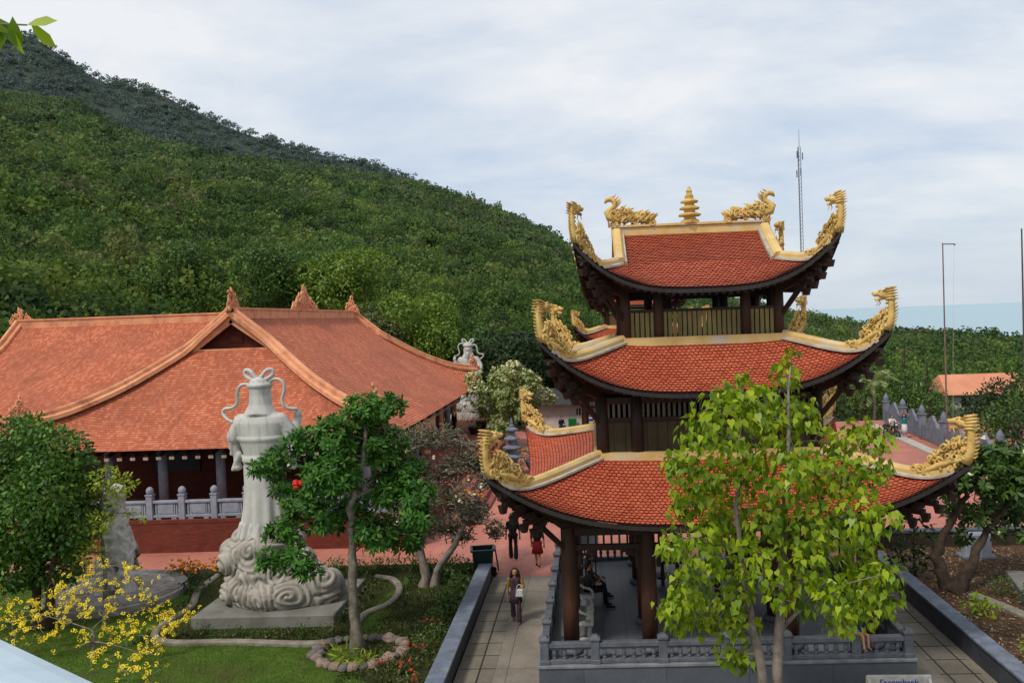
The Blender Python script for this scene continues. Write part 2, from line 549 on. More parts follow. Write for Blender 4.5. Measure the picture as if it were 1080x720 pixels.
m_forest, nt, b = new_mat('forest_leaves')
at = node(nt, 'ShaderNodeAttribute', attribute_name='tint')
nt.links.new(at.outputs['Color'], b.inputs['Base Color']); b.inputs['Roughness'].default_value = .7; b.inputs['Specular IOR Level'].default_value = .2
t_ = node(nt, 'ShaderNodeBsdfTranslucent'); nt.links.new(at.outputs['Color'], t_.inputs[0])
mx = node(nt, 'ShaderNodeMixShader'); mx.inputs[0].default_value = .38
nt.links.new(b.outputs[0], mx.inputs[1]); nt.links.new(t_.outputs[0], mx.inputs[2]); nt.links.new(mx.outputs[0], nt.nodes['Material Output'].inputs[0])

def scatter(n, az0, az1, r0, r1, zfun, smin, smax, keep=None, seed=1):
    rg = np.random.default_rng(seed)
    az = rg.uniform(R(az0), R(az1), n)
    r = np.sqrt(rg.uniform(r0 * r0, r1 * r1, n))
    if keep is not None:
        k = keep(az, r); az, r = az[k], r[k]
    z = zfun(az, r)
    s = rg.uniform(smin, smax, len(az)) * np.where(rg.random(len(az)) < .12, 1.3, 1)
    return np.stack([r * np.sin(az), r * np.cos(az), z - .8, s], 1)

front = lambda az, r: r < np.interp(az, _raz, _rr) + 14
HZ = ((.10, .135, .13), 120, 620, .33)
def no_site(az, r):
    x, y = r * np.sin(az), r * np.cos(az)
    return front(az, r) & ~((x > -44) & (x < 32) & (y < 74)) & ~((x > 40) & (x < 56) & (y > 100) & (y < 122)) & ~((x > 22) & (x < 27) & (y > 60) & (y < 90)) & ~((az > -.36) & (az < -.09) & (r < 104)) & ~((az > .33) & (az < .50) & (r < 122))
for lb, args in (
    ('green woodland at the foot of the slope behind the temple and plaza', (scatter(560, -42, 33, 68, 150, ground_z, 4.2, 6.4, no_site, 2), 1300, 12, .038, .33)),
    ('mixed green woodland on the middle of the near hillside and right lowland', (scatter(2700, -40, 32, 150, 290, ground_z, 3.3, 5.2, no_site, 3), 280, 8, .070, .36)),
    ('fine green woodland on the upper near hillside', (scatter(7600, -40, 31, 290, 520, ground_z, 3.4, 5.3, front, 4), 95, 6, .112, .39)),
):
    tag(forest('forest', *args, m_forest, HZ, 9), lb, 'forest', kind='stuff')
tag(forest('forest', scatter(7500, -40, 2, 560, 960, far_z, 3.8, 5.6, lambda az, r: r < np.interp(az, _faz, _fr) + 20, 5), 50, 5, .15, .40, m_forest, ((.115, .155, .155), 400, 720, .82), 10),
    'haze-tinted far woodland on the hill behind', 'forest', kind='stuff')

# ------------------------------------------------------------------ paved ground and gardens
def sheet(name, poly, z, m, lip=None):
    mb = MB()
    n = len(poly)
    mb.add([(x, y, z) for x, y in poly], [tuple(range(n))])
    if lip: 
        vs = [(x, y, z) for x, y in poly] + [(x, y, z - lip) for x, y in poly]
        mb.add(vs, [(n + i, n + (i + 1) % n, (i + 1) % n, i) for i in range(n)])
    return tag(mb.build(name, m), kind='structure')

def grid_mat(name, c1, c2, mort, bw, bh, msize=.012, offset=.0, rough=.75, ns=1.4, vary=.12, vec='xy', bump=.3):
    m, nt, b = new_mat(name)
    g = node(nt, 'ShaderNodeNewGeometry')
    v = g.outputs['Position']
    if vec == 'xz':      # vertical faces: run along x+y, up along z
        s3 = node(nt, 'ShaderNodeSeparateXYZ'); nt.links.new(v, s3.inputs[0])
        cmb = node(nt, 'ShaderNodeCombineXYZ')
        nt.links.new(math_n(nt, 'ADD', s3.outputs[0], s3.outputs[1]), cmb.inputs[0]); nt.links.new(s3.outputs[2], cmb.inputs[1])
        v = cmb.outputs[0]
    br = node(nt, 'ShaderNodeTexBrick'); br.offset = offset
    nt.links.new(v, br.inputs['Vector'])
    br.inputs['Scale'].default_value = 1; br.inputs['Brick Width'].default_value = bw; br.inputs['Row Height'].default_value = bh
    br.inputs['Mortar Size'].default_value = msize; br.inputs['Mortar Smooth'].default_value = .2
    br.inputs['Color1'].default_value = c1; br.inputs['Color2'].default_value = c2; br.inputs['Mortar'].default_value = mort
    nz = ramp(nt, noise_tex(nt, ns, 7, .65), [(.3, 1 - vary * 2), (.7, 1 + 0.0)])
    nz2 = ramp(nt, noise_tex(nt, ns * 9, 5, .65), [(.3, 1 - vary), (.7, 1.0)])
    col = mixcol(nt, 1.0, mixcol(nt, 1.0, br.outputs['Color'], nz, 'MULTIPLY'), nz2, 'MULTIPLY')
    nt.links.new(col, b.inputs['Base Color']); b.inputs['Roughness'].default_value = rough; b.inputs['Specular IOR Level'].default_value = .3
    bn = node(nt, 'ShaderNodeBump'); bn.inputs['Strength'].default_value = bump; bn.inputs['Distance'].default_value = .01
    nt.links.new(math_n(nt, 'ADD', math_n(nt, 'MULTIPLY', br.outputs['Fac'], -1.0), math_n(nt, 'MULTIPLY', noise_tex(nt, 30, 4), .4)), bn.inputs['Height'])
    nt.links.new(bn.outputs[0], b.inputs['Normal'])
    return m

m_plaza = grid_mat('plaza_tiles', srgb(222, 142, 122, .72), srgb(214, 134, 114, .72), srgb(190, 120, 104, .66), .4, .4, .006, 0, .7, .35, .17)
m_conc = grid_mat('path_concrete', srgb(166, 155, 140, .76), srgb(158, 148, 134, .76), srgb(130, 120, 108, .6), 2.4, 3.0, .012, 0, .85, .8, .2)
m_drain = grid_mat('drain_slabs', srgb(165, 155, 138, .72), srgb(148, 138, 122, .72), srgb(70, 64, 56, .6), .62, .84, .025, 0, .85, 1.2, .2)
m_grass = mat('lawn', (.050, .095, .012, 1), (.080, .130, .020, 1), 1.6, .95, .9, 90, .1, c3=(.07, .07, .022, 1), scale3=.7)
m_soil = mat('bed_soil', (.085, .045, .024, 1), (.05, .028, .017, 1), 2.4, .95, 1.0, 30, .1, c3=(.16, .12, .08, 1), scale3=6)
sheet('plaza', [(-30, 28.6), (30, 28.6), (30, 66), (-30, 66)], 0.0, m_plaza)
sheet('path', [(-3.66, 8), (9.0, 8), (9.0, 28.596), (-3.66, 28.596)], 0.0, m_conc)
sheet('drain_strip', [(-3.6, 8), (-2.72, 8), (-2.72, 28.3), (-3.6, 28.3)], .008, m_drain)
sheet('drain_strip', [(7.9, 8), (8.84, 8), (8.84, 28.3), (7.9, 28.3)], .008, m_drain)
sheet('lawn', [(-32, 6), (-4.05, 6), (-4.05, 29.9), (-32, 29.9)], .15, m_grass, .3)
sheet('garden_soil', [(9.3, 6), (34, 6), (34, 29.7), (9.3, 29.7)], .34, m_soil, .4)
# darker earth beds lying in the lawn
def blob_sheet(name, poly, z, m, cuts=6):
    pts = []
    n = len(poly)
    for i in range(n):
        p0, p1, p2, p3 = (Vector(poly[(i + k) % n]) for k in (-1, 0, 1, 2))
        for k in range(cuts):
            t = k / cuts
            q = .5 * ((2 * p1) + (p2 - p0) * t + (2 * p0 - 5 * p1 + 4 * p2 - p3) * t * t + (3 * p1 - p0 - 3 * p2 + p3) * t ** 3)
            pts.append((q.x, q.y))
    return sheet(name, pts, z, m), pts
m_bed = mat('planting_bed', (.045, .036, .018, 1), (.03, .042, .012, 1), 1.8, .95, 1.0, 40, .1)
_, bedpts = blob_sheet('planting_bed', [(-7.9, 22.35), (-10, 22.6), (-11.9, 22.7), (-12.9, 23.6), (-12.9, 25.5), (-13.4, 27.2), (-13.4, 28.9), (-8, 28.9), (-6.6, 28.2), (-6.9, 26), (-7.05, 23.6)], .156, m_bed)
sheet('planting_bed', [(-6.2, 20.6), (-4.07, 18.2), (-4.07, 29.6), (-6.4, 29.6)], .157, m_bed)
sheet('planting_bed', [(-22, 28.4), (-6.4, 28.4), (-6.4, 29.85), (-22, 29.85)], .160, m_bed)

m_wallstone = mat('grey_granite', srgb(122, 130, 146, .78), srgb(98, 106, 120, .76), 3.2, .6, .3, 60, .4, c3=srgb(140, 146, 156, .72), scale3=1.4)
m_darkstone = mat('dark_granite', srgb(88, 92, 100, .62), srgb(70, 74, 82, .6), 2.2, .6, .3, 60, .4)
def curb(name, x, y0, y1, w_, h, label):
    t = thing(name, label, 'low wall', ((x), (y0 + y1) / 2, 0))
    L = y1 - y0
    mb = MB(); mb.box((0, 0, h / 2 - .03), (w_ - .06, L, h - .06)); mb.build('wall_body', m_darkstone, t)
    mb = MB()
    k = int(L / 1.1)
    for i in range(k):
        mb.box((0, -L / 2 + (i + .5) * L / k, h - .025 + random.uniform(-.003, .003)), (w_ + .03, L / k - .012, .07), bev=.012)
    mb.build('coping', m_wallstone, t)
curb('garden_wall', -3.87, 8, 28.3, .42, .55, 'long low grey stone wall between the lawn and the woman on the path')
curb('garden_wall', 9.18, 8, 28.6, .42, .58, 'long low grey stone wall in front of the brown soil garden')
# white moulded balcony rail the photo is taken over, with the slab it stands on
m_white = mat('white_paint', srgb(196, 214, 226, .74), srgb(180, 200, 214, .72), 3, .45, .06, 30, .4)
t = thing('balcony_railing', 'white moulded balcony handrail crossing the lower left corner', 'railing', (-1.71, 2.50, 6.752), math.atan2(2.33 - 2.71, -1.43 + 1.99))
mb = MB()
half = [(-.115, .765), (-.115, .79), (-.105, .805), (-.07, .81), (-.07, .828), (-.10, .834), (-.105, .845), (-.10, .856), (-.06, .862), (-.06, .876), (-.085, .882), (-.088, .90), (-.07, .915), (-.03, .922)]
prof = half + [(-y, z) for y, z in half[::-1]]
n = len(prof)
vs = [(-2.2, y, z) for y, z in prof] + [(2.6, y, z) for y, z in prof]
mb.add(vs, [tuple(range(n)), tuple(range(2 * n - 1, n - 1, -1))] + [(i, n + i, n + (i + 1) % n, (i + 1) % n) for i in range(n)])
nf = len(mb.f)
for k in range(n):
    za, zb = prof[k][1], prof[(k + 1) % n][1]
    if k != n // 2 - 1 and ((.80 < min(za, zb) and max(za, zb) < .836) or (.855 < min(za, zb) and max(za, zb) < .885)): mb.m[2 + k] = 1  # groove faces coloured darker, painted shade for the recesses
mb.build('handrail', [m_white, mat('painted_groove_shade', srgb(112, 132, 146, .66), srgb(96, 116, 130, .62), 6, .6)], t)
mb = MB(); mb.box((.2, 0, .382), (4.8, .09, .764)); mb.build('panel', mat('grey_panel', srgb(150, 152, 160, .8), srgb(140, 142, 150, .8), 4), t)
mb = MB(); mb.box((.6, -.9, 6.7), (6.0, 5.2, .2)); tag(mb.build('balcony_floor', m_darkstone), kind='structure')
# ------------------------------------------------------------------ pagoda pavilion
m_tile, nt, b = new_mat('clay_tile')
g = node(nt, 'ShaderNodeNewGeometry')
f = math_n(nt, 'ADD', math_n(nt, 'MULTIPLY', g.outputs['Random Per Island'], .40), math_n(nt, 'MULTIPLY', noise_tex(nt, .9, 5), .95))
col = ramp(nt, f, [(.25, srgb(178, 76, 50, .74)), (.6, srgb(197, 90, 60, .75)), (.95, srgb(210, 106, 74, .77))])
grime = ramp(nt, noise_tex(nt, 2.3, 7, .7), [(.55, 0.0), (.78, .40)])
col = mixcol(nt, grime, col, srgb(104, 50, 36, .7))
nt.links.new(col, b.inputs['Base Color']); b.inputs['Roughness'].default_value = .62; b.inputs['Specular IOR Level'].default_value = .3
m_under = mat('tile_bed', srgb(70, 26, 18, .5), srgb(50, 20, 14, .5), 3)
m_gold = mat('ochre_gold', srgb(232, 198, 124, .84), srgb(214, 172, 94, .8), 4.0, .7, .5, 26, .2, c3=srgb(178, 136, 74, .72), scale3=2.2)
m_goldweath = mat('ochre_ridge', srgb(228, 196, 130, .84), srgb(210, 172, 104, .8), 2.0, .7, .4, 30, .3, c3=srgb(205, 198, 184, .8), scale3=1.1)
m_trimwhite = mat('lime_trim', srgb(206, 198, 182, .8), srgb(170, 160, 142, .75), 3, .8, .2)
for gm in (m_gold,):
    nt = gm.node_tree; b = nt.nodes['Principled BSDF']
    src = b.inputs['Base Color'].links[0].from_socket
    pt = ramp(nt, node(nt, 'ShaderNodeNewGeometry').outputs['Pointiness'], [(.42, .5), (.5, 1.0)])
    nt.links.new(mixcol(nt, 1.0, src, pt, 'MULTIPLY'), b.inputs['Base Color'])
def wood_mat(name, c1, c2, rough=.6):
    m, nt, b = new_mat(name)
    tcn = node(nt, 'ShaderNodeNewGeometry')
    mp = node(nt, 'ShaderNodeMapping'); mp.inputs['Scale'].default_value = (14, 14, 1.2)
    nt.links.new(tcn.outputs['Position'], mp.inputs[0])
    f = ramp(nt, noise_tex(nt, 1.0, 6, .65, mp.outputs[0], .4), [(.3, 0.0), (.7, 1.0)])
    f2 = ramp(nt, noise_tex(nt, 1.1, 4), [(.35, .7), (.7, 1.1)])
    nt.links.new(mixcol(nt, 1.0, mixcol(nt, f, c1, c2), f2, 'MULTIPLY'), b.inputs['Base Color'])
    b.inputs['Roughness'].default_value = rough; b.inputs['Specular IOR Level'].default_value = .25
    bn = node(nt, 'ShaderNodeBump'); bn.inputs['Strength'].default_value = .25; bn.inputs['Distance'].default_value = .01
    nt.links.new(f, bn.inputs['Height']); nt.links.new(bn.outputs[0], b.inputs['Normal'])
    return m
m_wood = wood_mat('dark_wood', (.050, .022, .013, 1), (.024, .012, .009, 1))
m_column = wood_mat('column_wood', (.080, .032, .017, 1), (.036, .016, .010, 1))
m_panel = wood_mat('olive_panel', (.085, .062, .026, 1), (.045, .033, .018, 1))
m_slat = wood_mat('weathered_slat', srgb(176, 154, 96, .78), srgb(136, 120, 80, .74), .75)
m_slatpale = wood_mat('pale_slat', srgb(150, 138, 120, .6), srgb(120, 110, 96, .55), .8)
m_pave = grid_mat('pavilion_floor', srgb(122, 125, 132, .84), srgb(114, 117, 124, .82), srgb(90, 93, 100, .7), .6, .6, .008, 0, .5, .8, .12)
m_plinth = grid_mat('plinth_stone', srgb(106, 111, 120, .74), srgb(98, 103, 112, .72), srgb(66, 70, 77, .6), 1.9, .9, .006, 0, .55, 1.0, .15, 'xz')

class Skirt:
    """one side of a sweeping roof; local frame: side faces -y, centre at origin"""
    def __init__(s, li, di, de, lt, dt, zi, ze, zt, pw=6.0, dip=.62, curve=.25):
        s.li, s.di, s.de, s.lt, s.dt, s.zi, s.ze, s.zt, s.pw, s.dip, s.cv = li, di, de, lt, dt, zi, ze, zt, pw, dip, curve
    def zmid(s, v): return s.zi + (s.ze - s.zi) * (v * (1 + s.cv) - s.cv * v * v)
    def zhip(s, v): return s.zi - s.dip * v + (s.zt - s.zi + s.dip) * v ** s.pw
    def P(s, a, v):
        k = abs(a) ** 3.2
        d = s.di + (s.de - s.di + (s.dt - s.de) * abs(a) ** 2.6) * v
        x = a * (s.li + (s.lt - s.li) * v)
        z = s.zmid(v) * (1 - k) + s.zhip(v) * k
        return Vector((x, -d, z))
    def half(s, v): return s.li + (s.lt - s.li) * v
    def hip(s, v): return s.P(1.0, v)

def rot4(k): return Matrix.Rotation(k * PI / 2, 4, 'Z')

TILE = [(-.48, -.35), (.48, -.35), (.48, .45), (.28, .84), (0, 1.08), (-.28, .84), (-.48, .45)]
def add_tiles(mb, surf, half, length, wd, row, M, lift=.022):
    """surf(a,v) with a in -1..1; rows run down v"""
    n = max(2, int(length / row))
    for i in range(n):
        v0, v1 = i / n, (i + 1) / n
        hw = half((v0 + v1) / 2)
        m = int(2 * hw / wd) + 2
        off = (i % 2) * .5
        for j in range(-m // 2 - 1, m // 2 + 2):
            cx = (j + off) * wd
            if abs(cx) > hw - wd * .2: continue
            jl = random.uniform(-.003, .005); jx = random.uniform(-.06, .06)
            vs = []
            for (px, py) in TILE:
                v = v0 + (v1 - v0) * py
                h2 = max(half(min(1, max(0, v))), 1e-3)
                a = max(-1.0, min(1.0, (cx + (px + jx * .5) * wd * .97) / h2))
                p = surf(a, max(0.0, v))
                p.z += lift * max(0.0, py) * 1.3 + .004 + jl
                vs.append(p)
            low = [p + Vector((0, 0, -.024)) for p in vs[2:]]
            mb.add([M @ p for p in vs + low], [tuple(range(7))])
            mb.add([M @ p for p in vs[2:] + low], [(0, 1, 6, 5), (1, 2, 7, 6), (2, 3, 8, 7), (3, 4, 9, 8)], 1)

def ribbon(mb, pts, w_, h_, mi=0, base=0.0, dz=None):
    """rectangular moulding following a polyline, standing on it"""
    o = len(mb.v); n = len(pts)
    for i, p in enumerate(pts):
        a, b_ = pts[max(0, i - 1)], pts[min(n - 1, i + 1)]
        d = (b_ - a).normalized()
        s = d.cross(Vector((0, 0, 1)))
        s = s.normalized() if s.length > .05 else Vector((1, 0, 0))
        u = s.cross(d).normalized()
        for (x, y) in ((-.5, 0), (.5, 0), (.5, .72), (.3, 1), (-.3, 1), (-.5, .72)):
            mb.v.append(tuple(p + s * x * w_ + u * (base + y * h_)))
    for i in range(n - 1):
        for k in range(6):
            j = (k + 1) % 6
            mb.f.append((o + i * 6 + k, o + i * 6 + j, o + i * 6 + 6 + j, o + i * 6 + 6 + k)); mb.m.append(mi)
    mb.f.append(tuple(o + k for k in range(5, -1, -1))); mb.m.append(mi)
    e = o + (n - 1) * 6
    mb.f.append(tuple(e + k for k in range(6))); mb.m.append(mi)

def curl(mb, c, ax, up, nrm, r, turns=1.15, th=.035, mi=0, a0=0.0, sgn=1):
    """spiral cloud curl in the plane ax/up"""
    pts, rr = [], []
    n = 11
    for i in range(n):
        t = i / (n - 1)
        ang = a0 + sgn * turns * 2 * PI * t
        q = r * (1 - .78 * t)
        pts.append(Vector(c) + ax * math.cos(ang) * q + up * math.sin(ang) * q + nrm * (.02 * t))
        rr.append(th * (1.1 - .5 * t))
    mb.tube(pts, rr, 6, mi)

def dragon(mb, hipf, scale=1.0):
    """crested dragon: neck at the tip, clouded body back along the hip. hipf(s) = point s metres inward from the tip"""
    tip = hipf(0.0)
    inn = (hipf(.6) - tip); inn.z = 0; inn.normalize()
    out = -inn; up = Vector((0, 0, 1)); side = inn.cross(up)
    k = scale
    def L(d, z, s_=0): return tip + inn * d * k + up * z * k + side * s_ * k
    neck = [L(.16, -.02), L(.06, .16), L(.0, .36), L(-.01, .58), L(.0, .76), L(.07, .90), L(.18, .95)]
    mb.tube(neck, [x * k for x in (.15, .125, .105, .095, .095, .105, .12)], 10)
    # head: skull, snout, jaws, brow, horns
    mb.ball(L(.22, .95), (.15 * k, .13 * k, .12 * k), nu=10, nv=7)
    mb.tube([L(.24, .98), L(.38, .98), L(.50, .96), L(.56, 1.0)], [.105 * k, .085 * k, .065 * k, .04 * k], 8)
    mb.tube([L(.20, .88), L(.34, .84), L(.45, .80), L(.50, .83)], [.08 * k, .06 * k, .045 * k, .02 * k], 8)
    mb.ball(L(.30, 1.06, .07), .04 * k, nu=6, nv=4); mb.ball(L(.30, 1.06, -.07), .04 * k, nu=6, nv=4)
    for s_ in (-.07, .07):
        mb.tube([L(.20, 1.03, s_), L(.06, 1.12, s_ * 1.4), L(-.10, 1.15, s_ * 1.7)], [.035 * k, .026 * k, .008 * k], 5)
        for q in range(5):
            z0 = .80 + q * .075
            mb.tube([L(.12, z0, s_), L(-.04, z0 + .03, s_ * 1.5), L(-.20 + q * .015, z0 + .02 + q * .01, s_ * 1.2)], [.045 * k, .034 * k, .006 * k], 5)
        mb.tube([L(.40, .82, s_), L(.36, .70, s_), L(.42, .62, s_)], [.02 * k, .016 * k, .005 * k], 4)
    for q in range(9):      # spines down the outer side of the neck
        t = q / 8
        p = neck[0].lerp(neck[5], t) if False else L(.04 - .06 * math.sin(t * PI), .08 + .76 * t)
        mb.tube([p + out * .05 * k, p + out * .13 * k + up * .03 * k, p + out * .19 * k + up * .075 * k], [.036 * k, .026 * k, .005 * k], 5)
    for q in range(5):      # throat scales
        p = L(.10 + .01 * q, .22 + .12 * q); mb.ball(p, (.05 * k, .05 * k, .035 * k), nu=6, nv=4)
    # clouded body down the hip
    rnd = random.Random(5)
    Lb = 1.55 * k
    for i in range(130):
        d = rnd.uniform(.08, 1.0) * Lb
        t = d / Lb
        top = (.18 + .62 * math.sin(min(1, max(0, t - .05) * 1.25) * PI) ** .8) * k
        p = hipf(d); hh = rnd.uniform(.05, max(.07, top))
        s_ = side * rnd.choice((-1, 1)) * rnd.uniform(.03, .12)
        c = p + up * (.06 + hh) + s_
        ax = (hipf(d + .1) - hipf(max(0, d - .1))).normalized()
        if i % 2:
            curl(mb, c, ax, up, side * (1 if rnd.random() > .5 else -1), rnd.uniform(.08, .14) * k, 1.2, .032 * k, 0, rnd.uniform(0, 6), rnd.choice((-1, 1)))
        else:
            mb.tube([c - ax * .05 * k - up * .05 * k, c + up * .05 * k, c + up * .13 * k + ax * rnd.uniform(-.12, .12) * k], [.05 * k, .04 * k, .008 * k], 5)
    core = [hipf(Lb * t) + up * (.05 + .5 * (.16 + .52 * math.sin(min(1, max(0, t - .05) * 1.25) * PI) ** .8) * k * .8) for t in (.03, .2, .4, .6, .8, .97)]
    mb.tube(core, [.08 * k, .15 * k, .2 * k, .21 * k, .15 * k, .05 * k], 8, flat=.45)

def arc_len(fn, n=24):
    L = [0.0]; p = fn(0)
    for i in range(1, n + 1):
        q = fn(i / n); L.append(L[-1] + (q - p).length); p = q
    return L

def hip_from_tip(sk, M):
    n = 40
    L = arc_len(lambda t: sk.hip(1 - t), n)
    def f(s_):
        if s_ <= 0: return M @ sk.hip(1.0)
        for i in range(n):
            if L[i + 1] >= s_:
                t = (i + (s_ - L[i]) / max(1e-6, L[i + 1] - L[i])) / n
                return M @ sk.hip(1 - t)
        return M @ sk.hip(0.0)
    return f

def eave_parts(roof, sides, zc, rc, thick=.10):
    """fascia under the tile edge and dark soffit sloping in to the column line (rc, zc)"""
    fa, so_, ra = MB(), MB(), MB()
    N = 36
    for M, sk in sides:
        ed = [sk.P(-1 + 2 * i / N, 1.0) for i in range(N + 1)]
        lc = rc[0]; dc = rc[1]
        inn = [Vector((max(-lc, min(lc, (-1 + 2 * i / N) * lc)), -dc, zc)) for i in range(N + 1)]
        for i in range(N):
            a, b_ = ed[i], ed[i + 1]
            ai = Vector((a.x * .985, a.y * .985, a.z)); bi = Vector((b_.x * .985, b_.y * .985, b_.z))
            d1, d2 = Vector((0, 0, -.03)), Vector((0, 0, -.03 - thick))
            fa.add([M @ (a + d1), M @ (b_ + d1), M @ (b_ + d2), M @ (a + d2), M @ (ai + d1 * 1.4), M @ (bi + d1 * 1.4), M @ (bi + d2), M @ (ai + d2)],
                   [(3, 2, 1, 0), (3, 7, 6, 2), (0, 1, 5, 4)])
            so_.add([M @ (ai + d2), M @ (bi + d2), M @ inn[i + 1], M @ inn[i]], [(3, 2, 1, 0)])
            if i % 1 == 0:
                p0 = ai.lerp(bi, .5) + d2 + Vector((0, 0, -.01)); p1 = inn[i].lerp(inn[i + 1], .5) + Vector((0, 0, -.02))
                ra.beam(M @ p0, M @ p0.lerp(p1, .8), .07, .09)
    fa.build('fascia', m_wood2, roof); so_.build('soffit', m_wood, roof); ra.build('rafter_tier', m_wood, roof)
m_wood2 = wood_mat('weathered_fascia', (.045, .036, .032, 1), (.022, .018, .017, 1), .7)

def corner_brackets(root, sk_dirs, r0, z0, tip, zt, name='eave_bracket', big=1.05):
    for sx, sy in ((-1, -1), (1, -1), (1, 1), (-1, 1)):
        mb = MB()
        dx, dy = sx * .7071, sy * .7071
        A = Vector((sx * r0, sy * r0, z0)); B = Vector((sx * tip, sy * tip, zt - .26))
        m_ = A.lerp(B, .55) + Vector((0, 0, -.14))
        mb.beam(A + Vector((0, 0, -.02)), m_, .13, .2); mb.beam(m_, A.lerp(B, .86) + Vector((0, 0, -.04)), .12, .17)
        mb.beam(A.lerp(B, .8) + Vector((0, 0, -.06)), B + Vector((0, 0, -.02)), .10, .13)
        for q in range(4):
            c = A.lerp(B, .42 + .15 * q) + Vector((0, 0, -.26 + .035 * q * q))
            g_ = big; mb.box(c, ((.34 - .03 * q) * g_, .12 * g_, .10 * g_), math.atan2(dy, dx) + PI / 2); mb.box(c + Vector((0, 0, -.10 * g_)), (.24 * g_, .12 * g_, .10 * g_), math.atan2(dy, dx)); mb.box(c + Vector((dx * .1, dy * .1, .08 * g_)), (.16 * g_, .34 * g_, .08 * g_), math.atan2(dy, dx)); mb.box(c + Vector((dx * .16, dy * .16, -.2 * g_)), (.12, .10, .16 * g_), math.atan2(dy, dx), taper=1.6)
        mb.beam(A + Vector((0, 0, -.75)), A.lerp(B, .55) + Vector((0, 0, -.22)), .09, .11)
        mb.build(name, m_wood, root)

